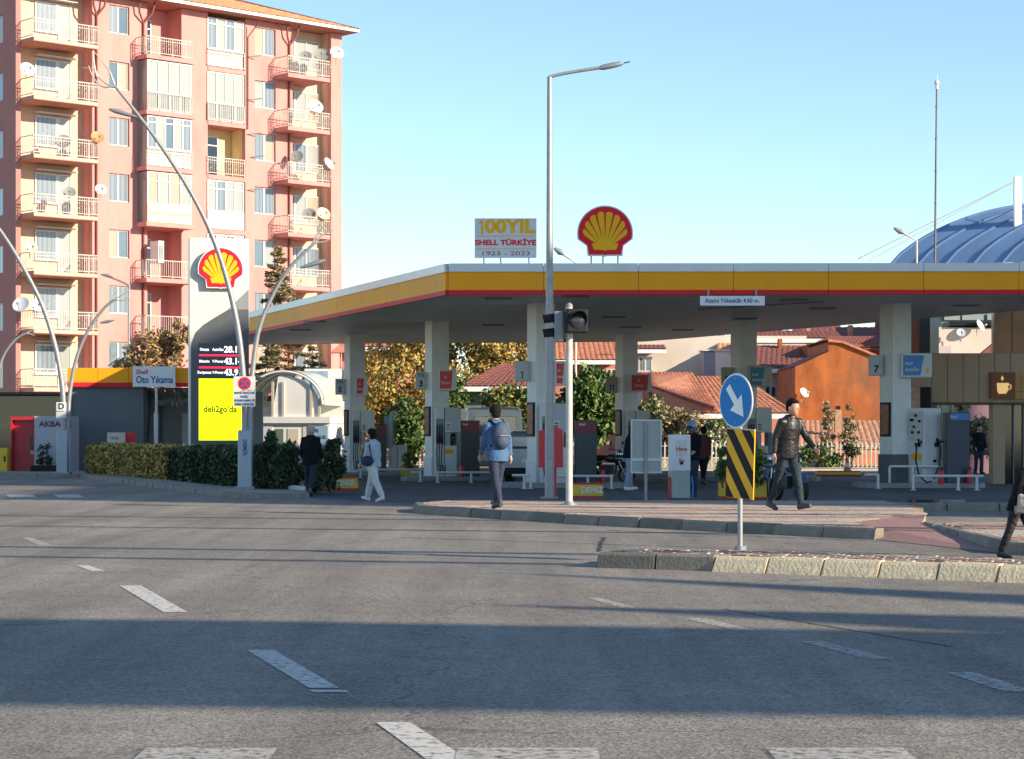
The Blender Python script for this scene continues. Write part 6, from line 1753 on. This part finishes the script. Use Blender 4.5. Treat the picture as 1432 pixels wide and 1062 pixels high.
hedge([(-9.4, 62.0, .1), (-6.95, 55.3, .1), (-5.6, 52.6, .1)], .92, .9, LD, 24000, 'dark shaded hedge at the foot of the price pylon', 42)
for i, (x, Y, hh, ww, lab) in enumerate(((394, 51.5, .95, .42, 'loose dark shrub left of the man in dark clothes'), (372, 52.0, 1.2, .22, 'spindly shrub standing above the dark hedge'), (462, 51.5, 1.05, .36, 'leafy dark shrub right of the man in dark clothes'), (440, 52.5, .8, .4, 'low dark shrub behind the man in dark clothes'))):
    tree('dark_shrub', lab, 'shrub', on(x, Y), [(0, 0, hh * .55, ww, ww * .8, hh * .5), (.1, 0, hh, ww * .5, .3, .3)], 3200, .07, LD, hh * .5, tr=.03, seed=50 + i, limbs=7)
for i, (x, Y) in enumerate(((1011, 45.6), (1059, 45.6))):
    tree('oleander', 'leafy potted oleander ' + ('left' if i == 0 else 'right') + ' of the striped marker', 'plant', on(x, Y) + Vector((0, 0, .35)), [(0, 0, .42, .17 if i else .1, .14, .40)], 900, .055, LG, .3, tr=.02, seed=60 + i, limbs=5, asp=3)
tree('potted_plant', 'small flowering plant in the yellow box far behind the woman', 'plant', on(572, 71) + Vector((0, 0, .3)), [(0, 0, .3, .3, .2, .25)], 500, .08, LG + LO[:1], .2, tr=.02, seed=66, limbs=3)
# far trees closing the gaps low down behind the houses
tree('street_tree', 'thin grey green tree behind the louvred column', 'tree', on(1265, 118), [(0, 0, 3.0, 1.4, 1, 1.6)], 3000, .16, LG, 2, seed=70)

# ================================================================== VEHICLES
def wheel(parent, c, r, w):
    wt = link('wheel', None, parent); wt.location = c
    mt = Matrix.Rotation(R(90), 4, 'Y')
    b = MB(); b.lathe([(r*.62, -w/2), (r*.93, -w/2), (r, -w*.3), (r, w*.3), (r*.93, w/2), (r*.62, w/2)], 24, mt); part('tyre', b, rubber_m, wt, smooth=40)
    b = MB(); b.lathe([(0, -w*.3), (r*.62, -w*.4), (r*.62, w*.4), (0, w*.3)], 24, mt); part('rim', b, galv_m, wt, smooth=40)
def body_loft(secs, mat, parent, name='body'):
    """secs: (y, half width bottom, half width top, z0, zmid, z1)"""
    b = MB(); vs = []; rings = []
    for (y, wb, wt, z0, zm, z1) in secs:
        ring = [(-wb*.92, z0), (-wb, z0 + .12), (-wb, zm), (-wt, z1 - .08), (-wt * .9, z1), (wt * .9, z1), (wt, z1 - .08), (wb, zm), (wb, z0 + .12), (wb*.92, z0)]
        rings.append(len(vs)); vs += [(x, y, z) for x, z in ring]
    fs = []
    for i in range(len(secs) - 1):
        for j in range(10): fs.append((i*10+j, i*10+(j+1) % 10, (i+1)*10+(j+1) % 10, (i+1)*10+j))
    fs.append(tuple(reversed(range(10)))); fs.append(tuple(range((len(secs)-1)*10, len(secs)*10)))
    b.add(vs, fs); o = part(name, b, mat, parent, smooth=35); bv = o.modifiers.new('b', 'BEVEL'); bv.width = .03; bv.segments = 2; bv.limit_method = 'ANGLE'; bv.angle_limit = R(25)
    return o
vanw = M('van_white', (.86, .86, .88), .3, var=.04, coat=.6); silc = M('car_silver', (.38, .41, .44), .28, metal=.5, var=.04, coat=.8)
Yv = 72.0
v = thing('white_van', 'white van with rounded roof parked behind the man with backpack', 'van', (xat(692, Yv), Yv, 0), R(6))
hv = CAMZ + (HY - 570) * Yv / F
body_loft([(0, .97, .90, .35, 1.2, hv - .06), (.25, .97, .92, .35, 1.2, hv), (3.6, .97, .92, .35, 1.2, hv), (3.9, .95, .85, .35, 1.15, hv - .35), (4.6, .93, .75, .35, 1.0, 1.3)], vanw, v)
b = MB(); b.box(-.72, -.04, -.03, .01, 1.35, hv - .3); b.box(.04, .72, -.03, .01, 1.35, hv - .3); part('rear_window', b, glass_m, v, bevel=.01)
b = MB(); b.box(-.78, -.0, -.05, -.031, .55, 1.3); part('open_door_panel', b, M('van_trim', (.62, .50, .40), .5, var=.1), v)
b = MB(); b.box(-.9, .9, -.1, -.01, .38, .55); part('bumper', b, mgrey_m, v, bevel=.02)
for x in (-.88, .80): 
    b = MB(); b.box(x, x + .09, -.03, 0, .9, 1.3); part('tail_light', b, crim_m, v)
for (x, y) in ((-.85, .8), (.85, .8), (-.85, 3.6), (.85, 3.6)): wheel(v, (x, y, .33), .33, .22)
Ys = 61.5
v = thing('silver_car', 'silver hatchback seen from behind between the backpack man and the lamp', 'car', (xat(742, Ys), Ys, 0), R(-14))
body_loft([(0, .86, .72, .3, .95, 1.38), (.12, .88, .74, .25, .98, 1.48), (.6, .89, .70, .22, .98, 1.55), (2.0, .89, .70, .22, .98, 1.55), (3.0, .89, .78, .22, .95, 1.05), (4.1, .84, .70, .25, .8, .85)], silc, v)
b = MB(); b.add([(-.66, -.02, 1.02), (.66, -.02, 1.02), (.60, .09, 1.42), (-.60, .09, 1.42), (-.66, .02, 1.02), (.66, .02, 1.02), (.6, .14, 1.42), (-.6, .14, 1.42)], [(0,1,2,3), (4,7,6,5), (0,4,5,1), (1,5,6,2), (2,6,7,3), (3,7,4,0)]); part('rear_window', b, glassd_m, v)
for s in (-1, 1):
    b = MB(); b.box(min(s*.84, s*.55), max(s*.84, s*.55), -.03, .1, .84, .98); part('tail_light', b, crim_m, v, bevel=.015)
    b = MB(); b.box(min(s*.885, s*.905) if s > 0 else -.905, .905 if s > 0 else -.885, .7, 2.4, 1.0, 1.38); 
b = MB(); b.box(-.80, .80, -.08, .0, .25, .48); part('bumper', b, black_m, v, bevel=.02)
b = MB(); b.box(-.26, .26, -.035, -.02, .62, .74); part('number_plate', b, offw_m, v)
for (x, y) in ((-.80, .75), (.80, .75), (-.80, 3.3), (.80, 3.3)): wheel(v, (x, y, .31), .31, .2)
def motorbike(base, rz, label, body, seatc=black_m, r=.28):
    t = thing('motorcycle', label, 'motorcycle', base, rz)
    mtl = M('bike_frame', (.05, .05, .055), .35, metal=.5, var=.1)
    for y, nm in ((-.62, 'wheel'), (.62, 'wheel')):
        w = link('wheel', None, t); w.location = (0, y, r); mt = Matrix.Rotation(R(90), 4, 'Y')
        b = MB(); b.lathe([(r*.72, -.05), (r*.95, -.05), (r, 0), (r*.95, .05), (r*.72, .05), (r*.72, -.05)], 22, mt); part('tyre', b, rubber_m, w, smooth=40)
        b = MB()
        b.lathe([(0, -.04), (.05, -.04), (.05, .04), (0, .04)], 10, mt); b.lathe([(r*.66, -.02), (r*.74, -.02), (r*.74, .02), (r*.66, .02), (r*.66, -.02)], 20, mt)
        for k in range(5):
            a = 2 * PI * k / 5; b.tube([(0, 0, 0), (0, math.cos(a) * r * .7, math.sin(a) * r * .7)], .014, 5)
        part('rim', b, galv_m, w)
    b = MB(); b.tube([(-.07, -.62, r), (-.07, -.42, .62), (-.05, -.3, .95)], .022, 8); b.tube([(.07, -.62, r), (.07, -.42, .62), (.05, -.3, .95)], .022, 8); part('fork', b, chrome_m, t, smooth=60)
    b = MB(); b.tube([(-.33, -.2, 1.02), (-.2, -.28, 1.0), (0, -.3, .97), (.2, -.28, 1.0), (.33, -.2, 1.02)], .015, 8); part('handlebar', b, mtl, t, smooth=60)
    b = MB(); b.ball((0, -.40, .86), .12, (.9, .8, 1), 12, 8); part('headlight', b, chrome_m, t, smooth=60)
    b = MB(); b.ball((0, -.12, .74), .2, (.7, 1.25, .65), 14, 10); b.ball((0, -.33, .72), .16, (.8, .8, 1.1), 12, 8); part('fairing', b, body, t, smooth=60)
    b = MB(); b.ball((0, .3, .76), .22, (.6, 1.75, .35), 14, 8); part('seat', b, seatc, t, smooth=60)
    b = MB(); b.ball((0, .48, .62), .2, (.6, 1.4, .55), 12, 8); part('tail_panel', b, body, t, smooth=60)
    b = MB(); b.box(-.14, .14, -.2, .25, .28, .55); b.tube([(0, -.3, .9), (0, -.25, .35), (0, .3, .3), (0, .6, r)], .03, 8); part('engine', b, mtl, t, bevel=.03)
    b = MB(); b.tube([(.13, 0, .3), (.15, .4, .27), (.16, .75, .33)], .035, 8); part('exhaust', b, chrome_m, t, smooth=60)
    b = MB(); b.lathe([(0, 0)], 4) if False else b.tube([(0, -.88, r + .12), (0, -.74, r + .3), (0, -.52, r + .33), (0, -.38, r + .2)], .06, 6); part('front_mudguard', b, body, t, smooth=60)
    for s in (-1, 1):
        b = MB(); b.tube([(s*.24, -.26, 1.0), (s*.3, -.27, 1.16)], .01, 5); b.ball((s*.32, -.28, 1.19), .06, (1, .4, .8), 10, 6); part('mirror', b, mtl, t, smooth=60)
    b = MB(); b.tube([(-.12, .05, .3), (-.28, .1, .02)], .014, 5); part('side_stand', b, mtl, t)
    return t
motorbike(on(1103, 46.0), R(18), 'blue and grey scooter parked behind the man in the leather jacket', M('bike_blue', (.03, .06, .16), .3, var=.1, coat=.8))
motorbike(on(1078, 50.0), R(-15), 'dark motorcycle with raised handlebars right of the oleander', M('bike_black', (.05, .055, .06), .3, var=.1, coat=.8), r=.30)
motorbike(on(851, 62.0), R(55), 'black scooter parked beside the green tree and rail', M('bike_dark', (.022, .022, .026), .3, var=.1, coat=.8))
t = thing('traffic_cone', 'faded pink and white traffic cone before the picket fence', 'traffic cone', on(1185, 80))
b = MB(); b.lathe([(.16, .03), (.11, .22)], 14); b.lathe([(.08, .36), (.03, .55), (0, .55)], 14); part('cone', b, M('cone_pink', (.66, .16, .12), .6, var=.15), t, smooth=60)
b = MB(); b.lathe([(.112, .22), (.082, .36)], 14); part('white_band', b, white_m, t, smooth=60)
b = MB(); b.box(-.2, .2, -.2, .2, 0, .03); part('foot', b, rubber_m, t)
# topped red sign by the woman (poster)
t = thing('blue_board', 'small light blue board with a white swan neck tap before the golden tree', 'sign', on(544, 76))
b = MB(); b.box(-.17, .17, -.02, .02, 1.0, CAMZ + (HY - 582) * 76 / F); part('board', b, M('light_blue', (.30, .48, .58), .5, var=.06), t)
b = MB(); b.tube([(.05, 0, 0), (.05, 0, 2.0), (.09, 0, 2.2), (.19, 0, 2.24), (.27, 0, 2.15)], .05, 8); part('post', b, offw_m, t, smooth=60)
t = thing('white_cabinet', 'pair of white cabinets low behind the rail beside the picket fence', 'cabinet', on(556, 78))
for k_ in (0, 1):
    b = MB(); b.box(-.32 + k_ * .33, -.01 + k_ * .33, 0, .4, .1, 1.05); part('door', b, offw_m, t, bevel=.01)
b = MB(); b.box(-.3, .3, .05, .35, 0, .1); part('plinth', b, mgrey_m, t)
for (x, y, Yq, lab) in ((1316, 668, 56.0, 'red fire extinguisher low behind the rail left of the navy pillar'), (1356, 672, 57.0, 'red fire extinguisher right of the navy pillar'), (646, 668, 64.5, 'red fire extinguisher at the foot of the pillar by column 3'), (842, 668, 57.5, 'red fire extinguisher right of the dark green pillar')):
    t = thing('fire_extinguisher', lab, 'fire extinguisher', on(x, Yq) + Vector((0, 0, .14)), 0, 'fire extinguishers on the pump islands')
    b = MB(); b.lathe([(0, 0), (.07, 0), (.075, .02), (.075, .30), (.05, .36), (.02, .38), (0, .38)], 14); part('cylinder', b, lred_m, t, smooth=50)
    b = MB(); b.box(-.02, .02, -.06, .03, .38, .43); b.tube([(0, -.04, .4), (.09, -.06, .36), (.09, -.05, .1)], .01, 6); part('valve', b, black_m, t)
# ================================================================== PEOPLE
def fuse(mb, vox, smooth=4, wrinkle=0.0, seed=0.0, wscale=9):
    me = mb.mesh('tmp', []); o = bpy.data.objects.new('tmp', me)
    m = o.modifiers.new('r', 'REMESH'); m.mode = 'VOXEL'; m.voxel_size = vox
    s = o.modifiers.new('s', 'SMOOTH'); s.iterations = smooth; s.factor = .5
    out = baked(o)
    if wrinkle:
        for v in out.vertices:
            c = v.co
            k = .45 * mnoise.noise(Vector((c.x * wscale, c.y * wscale, c.z * wscale * 1.8 + seed))) + .55 * (1 - 2.6 * abs(mnoise.noise(Vector((c.x * 15, c.y * 15, c.z * 26 + c.x * 12 + seed)))))
            v.co = c + v.normal * (k * wrinkle)
    out.polygons.foreach_set('use_smooth', [True] * len(out.polygons))
    return out
skin_m = M('skin', (.48, .27, .19), .55, var=.08, scale=8)
hair_m = M('hair_dark', (.012, .009, .008), .85, var=.3, scale=20, spec=.15)
def person(label, loc, rz, H, legs, arms, C, lean=0.0, turn=0.0, vox=.014, hair='short', jacket='jacket', extras=None, arm_abd=6, side=0.0):
    """legs: ((thigh, knee) left, right) degrees forward; arms: ((upper, elbow) left, right). Figure faces local -y."""
    k = H / 1.76
    t = thing('person', label, 'person', Vector(loc) - Vector((0, 0, .008)), rz)
    fw = Vector((0, -1, 0)); up = Vector((0, 0, 1))
    def rotf(a, v=None):  # swing a hanging limb forward by a degrees
        a = R(a); return Vector((0, -math.sin(a), -math.cos(a)))
    J = {}
    for sgn, nm, (th, kn) in ((1, 'L', legs[0]), (-1, 'R', legs[1])):
        hip = Vector((sgn * .085, 0, 0)); knee = hip + rotf(th) * .44; ank = knee + rotf(th - kn) * .41
        J['hip' + nm], J['knee' + nm], J['ank' + nm] = hip, knee, ank
        fa = max(-50, min(25, (th - kn) * .9 if th - kn < 0 else (th - kn) * .6))
        a = R(fa); J['toe' + nm] = ank + Vector((sgn * .02, -math.cos(a) * .17, math.sin(a) * .17 - .045)); J['heel' + nm] = ank + Vector((0, .05 * math.cos(a), -.055))
    low = min(min(J['toe' + n].z - .035, J['heel' + n].z - .03) for n in 'LR')
    off = Vector((0, 0, -low))
    for q in list(J): J[q] = J[q] + off
    pel = off.copy(); la_ = R(lean); sd = R(side)
    def body(p): # torso point, leaning about the pelvis
        p = Vector(p); y = p.y - math.sin(la_) * p.z; z = p.z * math.cos(la_); x = p.x + math.sin(sd) * p.z
        return pel + Vector((x, y, z))
    sh = {'L': body((.176, .01, .475)), 'R': body((-.176, .01, .475))}
    tilt = Matrix.Rotation(R(turn), 3, 'Z')
    chest = body((0, .0, .38)); waist = body((0, 0, .14)); neck = body((0, .01, .54)); head = body((0, -.035, .695))
    for sgn, nm, (ua, el) in ((1, 'L', arms[0]), (-1, 'R', arms[1])):
        ab = R(arm_abd) * sgn
        d1 = rotf(ua); d1 = Vector((math.sin(ab), d1.y, d1.z)).normalized(); d2 = rotf(ua + el); d2 = Vector((math.sin(ab) * .4, d2.y, d2.z)).normalized()
        J['elb' + nm] = sh[nm] + d1 * .285; J['wri' + nm] = J['elb' + nm] + d2 * .25; J['hd' + nm] = d2
    S = lambda v: v * k
    def tube(b, pts, rad, n=12): b.tube([p * k for p in pts], [r * k for r in rad], n)
    def ball(b, c, r, sc): b.ball(c * k, r * k, sc, 14, 10)
    def loft(b, rings, n=20):
        vs = []
        for (z, rx, ry) in rings:
            for i in range(n):
                a = 2 * PI * i / n; vs.append(body((rx * math.cos(a), .01 + ry * math.sin(a) * (1.0 if math.sin(a) > 0 else .95), z)) * k)
        fs = [(i*n+j, i*n+(j+1) % n, (i+1)*n+(j+1) % n, (i+1)*n+j) for i in range(len(rings)-1) for j in range(n)]
        b.add(vs, fs + [tuple(reversed(range(n))), tuple(range((len(rings)-1)*n, len(rings)*n))])
    # ---- body (skin)
    b = MB()
    ball(b, head, .115, (.80, .95, 1.12)); ball(b, head + Vector((0, -.035, -.055)), .072, (.85, .9, 1.05))
    fdir = tilt @ Vector((0, -1, 0)); sx_ = tilt @ Vector((1, 0, 0))
    tube(b, [neck + Vector((0, 0, -.06)), head + Vector((0, .01, -.06))], [.062, .054])
    b.v = b.v
    tube(b, [head + fdir * .098 + Vector((0, 0, .008)), head + fdir * .122 + Vector((0, 0, -.026))], [.012, .019], 8)   # nose
    tube(b, [head + fdir * .085 + sx_ * .03 + Vector((0, 0, .03)), head + fdir * .085 - sx_ * .03 + Vector((0, 0, .03))], [.014, .014], 8)  # brow
    for s in (-1, 1): ball(b, head + sx_ * s * .093 + Vector((0, 0, -.012)), .028, (.4, .7, 1.15))
    loft(b, [(-.06, .155, .115), (.04, .155, .115), (.14, .14, .11), (.28, .155, .115), (.40, .17, .115), (.48, .13, .09), (.55, .06, .06)])
    for nm, sgn in (('L', 1), ('R', -1)):
        tube(b, [chest + Vector((sgn * .06, 0, .07)), sh[nm], J['elb' + nm], J['wri' + nm]], [.07, .056, .042, .028])
        tube(b, [J['hip' + nm], J['knee' + nm], J['ank' + nm]], [.088, .056, .04]); tube(b, [J['heel' + nm], J['toe' + nm]], [.032, .03])
        # palm, five fingers
        w = J['wri' + nm]; d = J['hd' + nm]; sdv = Vector((0, -1, 0)) - d * d.dot(Vector((0, -1, 0))); sdv = sdv.normalized() if sdv.length > .1 else Vector((0, 0, 1)); nv = d.cross(sdv) * (-sgn)
        tube(b, [w, w + d * .045, w + d * .085], [.026, .034, .03], 10)
        for i, (o_, L_) in enumerate(((.027, .066), (.009, .075), (-.009, .070), (-.027, .056))):
            p0 = w + d * .078 + sdv * o_; p1 = p0 + d * L_ * .5 + nv * (-.008); p2 = p1 + d * L_ * .35 + nv * (-.026)
            tube(b, [w + d * .05 + sdv * o_ * .8, p0, p1, p2], [.012, .0105, .0095, .008], 7)
        p0 = w + d * .03 + sdv * .026; tube(b, [p0, p0 + d * .03 + sdv * .024, p0 + d * .062 + sdv * .028], [.014, .012, .0095], 7)
    me = fuse(b, vox * .82, 2); me.materials.append(skin_m); link('body', me, t)
    # face details
    b = MB()
    for s in (-1, 1): ball(b, head + fdir * .090 + sx_ * s * .033 + Vector((0, 0, .008)), .011, (1.3, .8, .7))
    part('eyes', b, M('eye_dark', (.02, .015, .012), .3, var=0), t, smooth=60)
    b = MB(); ball(b, head + fdir * .093 + Vector((0, 0, -.062)), .012, (2.0, .6, .5)); part('mouth', b, M('lips', (.30, .11, .09), .5, var=0), t, smooth=60)
    # ---- hair or cap
    b = MB(); hm = C.get('hair', hair_m)
    if hair == 'helmet':
        ball(b, head + Vector((0, .005, .012)), .145, (.92, 1.02, 1.05)); me = fuse(b, vox, 2)
        me.materials.append(C['helmet']); hh = link('helmet', me, t)
        b = MB(); ball(b, head + fdir * .06 + Vector((0, 0, .0)), .105, (1.0, .98, .55)); part('visor', b, glassd_m, t, smooth=60)
    else:
        ball(b, head + Vector((0, .018, .028)) , .120, (.84, .93, 1.06))
        if hair == 'short':
            ball(b, head + Vector((0, .055, -.01)), .095, (.88, .7, 1.0)); ball(b, head + Vector((0, -.045, .085)), .07, (1, .8, .6))
        if hair == 'long':
            for zz, rr in ((0, .105), (-.1, .095), (-.2, .085), (-.3, .07), (-.38, .045)): ball(b, head + Vector((0, .065 + .01 * abs(zz), zz)), rr, (1.0, .55, .9))
        # remove the face side by cutting vertices in front after fusing
        me = fuse(b, vox * .9, 2, .004)
        import bmesh as _b
        bm = _b.new(); bm.from_mesh(me); hk = head * k
        kill = [v for v in bm.verts if (v.co - hk).dot(fdir) > .045 * k and v.co.z < hk.z + .055 * k and (v.co - hk).length < .25 * k]
        _b.ops.delete(bm, geom=kill, context='VERTS'); bm.to_mesh(me); bm.free()
        me.materials.append(C['cap'] if hair == 'cap' else hm); link('cap' if hair == 'cap' else 'hair', me, t)
    # ---- trousers
    wl = C.get('leg_w', 1.0)
    b = MB(); loft(b, [(-.10, .165, .125), (-.04, .180, .142), (.04, .176, .136), (.12, .160, .125)]); ball(b, pel + Vector((0, .035, -.05)), .125, (1.15, .8, .8))
    for nm in 'LR':
        a_ = J['ank' + nm]; kn_ = J['knee' + nm]
        tube(b, [J['hip' + nm] + Vector((0, 0, .02)), J['hip' + nm].lerp(kn_, .5), kn_, kn_.lerp(a_, .4), a_ + (kn_ - a_).normalized() * .0], [.108 * wl, .092 * wl, .070 * wl, .066 * wl, .055 * wl])
    me = fuse(b, vox, 3, .010, loc[0]); me.materials.append(C['trousers']); link('trousers', me, t)
    # ---- shoes
    for nm in 'LR':
        b = MB(); tube(b, [J['heel' + nm] + Vector((0, .015, .005)), J['heel' + nm].lerp(J['toe' + nm], .5) + Vector((0, 0, .012)), J['toe' + nm] + (J['toe' + nm] - J['heel' + nm]).normalized() * .03], [.045, .048, .034], 12)
        tube(b, [J['heel' + nm] + Vector((0, -.01, 0)), J['ank' + nm] + Vector((0, 0, .03))], [.045, .05], 10)
        me = fuse(b, vox * .9, 2); me.materials.append(C['shoes']); link('shoe', me, t)
    # ---- jacket
    jl = C.get('jacket_len', .05)
    b = MB(); loft(b, [(-jl - .04, .198, .160), (-jl + .03, .200, .160), (.04, .195, .155), (.14, .182, .146), (.26, .188, .148), (.36, .196, .148), (.44, .190, .132), (.50, .150, .105), (.54, .10, .085)])
    tube(b, [body((-.1, .01, .50)), body((.1, .01, .50))], [.075, .075])
    tube(b, [body((0, .015, .50)), body((0, .005, .565))], [.085, .072])
    for nm, sgn in (('L', 1), ('R', -1)):
        tube(b, [body((sgn * .10, .01, .47)), sh[nm] + Vector((0, 0, 0)), sh[nm].lerp(J['elb' + nm], .5), J['elb' + nm], J['wri' + nm] - J['hd' + nm] * .01], [.074, .070, .060, .054, .042])
    me = fuse(b, vox, 3, C.get('wrinkle', .011), loc[1], 8); me.materials.append(C['jacket']); link(jacket, me, t)
    b = MB(); cr = [body((.078 * math.cos(a), .008 + .07 * math.sin(a), .57)) * k for a in [2 * PI * i / 14 for i in range(15)]]
    b.tube(cr, .014 * k, 8); part('collar', b, C.get('collar', C['jacket']), t, smooth=60)
    if extras: extras(t, k, body, J, sh, head, pel)
    return t
denim = M('denim_blue', (.055, .125, .25), .85, var=.22, scale=7, bump=.3, bscale=80)
navyt = M('navy_cloth', (.022, .03, .065), .85, var=.25, scale=7, bump=.3)
leather = M('leather_jacket', (.014, .014, .015), .42, var=.3, scale=6, bump=.3, bscale=18, spec=.4)
greyj = M('dark_teal_jeans', (.03, .045, .055), .9, spec=.15, var=.35, scale=6, bump=.3)
blackc = M('black_cloth', (.010, .011, .014), .9, spec=.15, var=.3, scale=6, bump=.3)
ldenim = M('light_denim', (.36, .44, .50), .85, var=.12, scale=7, bump=.3)
whitet = M('cream_cotton', (.58, .56, .54), .85, var=.08, scale=7, bump=.3)
shoe_d = M('shoe_dark', (.03, .03, .033), .6, var=.2); shoe_w = M('shoe_white', (.66, .65, .63), .6, var=.1); shoe_g = M('shoe_grey', (.06, .06, .065), .6, var=.2)

def ex_backpack(t, k, body, J, sh, head, pel):
    b = MB(); b.ball(body((0, .17, .30)) * k, .19 * k, (.88, .62, 1.28), 16, 12); b.ball(body((0, .21, .20)) * k, .14 * k, (.95, .6, .9), 14, 10)
    me = fuse(b, .014, 2, .006); me.materials.append(M('backpack_navy', (.035, .06, .11), .7, var=.2, bump=.2)); pk = link('backpack', me, None, 'navy blue backpack worn by the man on the near pavement', None, 'backpack')
    pk.location = t.location; pk.rotation_euler = t.rotation_euler
    for s in (-1, 1):
        c = MB(); c.tube([body((s * .10, .12, .50)) * k, body((s * .12, -.0, .575)) * k, body((s * .13, -.135, .44)) * k, body((s * .15, -.12, .25)) * k, body((s * .15, .1, .12)) * k], .02 * k, 8); part('strap', c, blackc, pk, smooth=60)
    c = MB(); c.tube([body((-.1, .30, .30)) * k, body((.1, .30, .30)) * k], .008, 6); part('zip', c, galvd_m, pk)
def ex_bag(t, k, body, J, sh, head, pel):
    b = MB(); b.ball(body((.24, .02, .06)) * k, .15 * k, (.5, 1.35, .85), 16, 12); me = fuse(b, .013, 2, .006); me.materials.append(navyt)
    g = link('shoulder_bag', me, None, 'dark navy shoulder bag hanging at the side of the woman in pale trousers', None, 'bag'); g.location = t.location; g.rotation_euler = t.rotation_euler
    c = MB(); c.tube([body((.25, -.16, .12)) * k, body((.22, -.06, .4)) * k, body((.15, .02, .555)) * k, body((.22, .1, .4)) * k, body((.25, .18, .12)) * k], .014 * k, 7); part('strap', c, blackc, g, smooth=60)
person('man in a denim jacket with a navy backpack walking away on the near pavement', G(695, 711, .15), R(180 + 30), 1.80, ((-12, 8), (13, 3)), ((12, 14), (-14, 6)),
       dict(jacket=denim, trousers=navyt, shoes=shoe_d, jacket_len=.1), lean=4, turn=12, extras=ex_backpack, vox=.013)
person('man in a shiny black leather jacket striding across the pavement', G(1102, 714, .15), R(34), 1.90, ((17, 5), (-17, 12)), ((24, 22), (-18, 20)),
       dict(jacket=leather, trousers=greyj, shoes=shoe_g, leg_w=.92, wrinkle=.006, jacket_len=.07), lean=7, turn=10, vox=.012, arm_abd=13)
person('woman in pale trousers and light denim jacket walking away with a dark bag', G(522, 702, 0), R(180 + 52), 1.57, ((-20, 10), (20, 4)), ((8, 30), (-4, 20)),
       dict(jacket=ldenim, trousers=whitet, shoes=shoe_w, leg_w=1.2), lean=3, hair='long', extras=ex_bag, vox=.013)
person('man in dark clothes and a pale knitted cap walking away by the shrubs', G(434, 694, 0), R(180 - 8), 1.68, ((10, 2), (-16, 22)), ((4, 40), (2, 38)),
       dict(jacket=blackc, trousers=M('very_dark_blue', (.012, .018, .035), .85, var=.2), shoes=shoe_g, cap=M('cap_beige', (.42, .38, .32), .9, var=.15, bump=.3), jacket_len=.1), lean=5, hair='cap', arm_abd=12, vox=.013)
person('motorcyclist in black with an open silver grey helmet beside the air machine', G(968, 695, 0), R(-35), 1.74, ((4, 2), (-4, 2)), ((10, 60), (20, 50)),
       dict(jacket=blackc, trousers=navyt, shoes=shoe_d, helmet=M('helmet_grey', (.16, .20, .25), .2, var=.05, coat=1), collar=crim_m), hair='helmet', vox=.015)
person('person in a maroon coat walking behind the helmeted rider', G(984, 678, 0), R(160), 1.70, ((24, 4), (-24, 14)), ((10, 20), (-14, 10)),
       dict(jacket=M('maroon_cloth', (.10, .022, .025), .85, var=.2), trousers=blackc, shoes=shoe_d, jacket_len=.1), vox=.017)
person('person in a black jacket and pale jeans standing behind the sign back', G(880, 686, 0), R(100), 1.72, ((5, 2), (-5, 3)), ((20, 40), (20, 45)),
       dict(jacket=blackc, trousers=M('pale_jeans', (.30, .34, .40), .85, var=.15), shoes=shoe_w), vox=.016, lean=8)
person('man in a black coat and white shirt standing at the shop opening', G(1369, 664, 0) , R(12), 1.78, ((4, 2), (-5, 4)), ((6, 22), (10, 30)),
       dict(jacket=blackc, trousers=navyt, shoes=shoe_d, collar=offw_m), vox=.018)
def ex_kid(t, k, body, J, sh, head, pel):
    b = MB(); c_ = body((.24, -.22, -.02)) * k; b.obox(c_, (.10 * k, .34 * k, .30 * k), R(8), 0, R(6)); b.obox(c_ + Vector((0, 0, .03)), (.15 * k, .28 * k, .22 * k), R(8), 0, R(6)); me = fuse(b, .013, 5, .012); me.materials.append(M('pinkish_cloth', (.50, .43, .38), .9, var=.25, scale=9, bump=.4))
    g = link('cloth_bag', me, None, 'pale pinkish cloth bag carried by the figure at the right edge', None, 'bag'); g.location = t.location; g.rotation_euler = t.rotation_euler
    for s in (-.03, .03):
        q = MB(); q.tube([c_ + Vector((s, -.10 * k, .14 * k)), c_ + Vector((s * .5, -.07 * k, .30 * k)), c_ + Vector((s * .5, .07 * k, .30 * k)), c_ + Vector((s, .10 * k, .14 * k))], .009, 6); part('handle', q, blackc, g, smooth=60)
person('small figure in black leaving the frame at the right edge', G(1425, 782, 0), R(62), 1.24, ((20, 6), (-16, 6)), ((16, 40), (-20, 20)),
       dict(jacket=blackc, trousers=M('black_trousers', (.016, .017, .022), .8, var=.3), shoes=shoe_d, jacket_len=.1, hair=M('hair_brown', (.10, .055, .03), .7, var=.3)), lean=14, hair='long', vox=.012, extras=lambda t, k, body, J, sh, head, pel: ex_kid(t, k, lambda p: body((-p[0], p[1], p[2])), J, sh, head, pel))

bpy.data.scenes.remove(TMP)
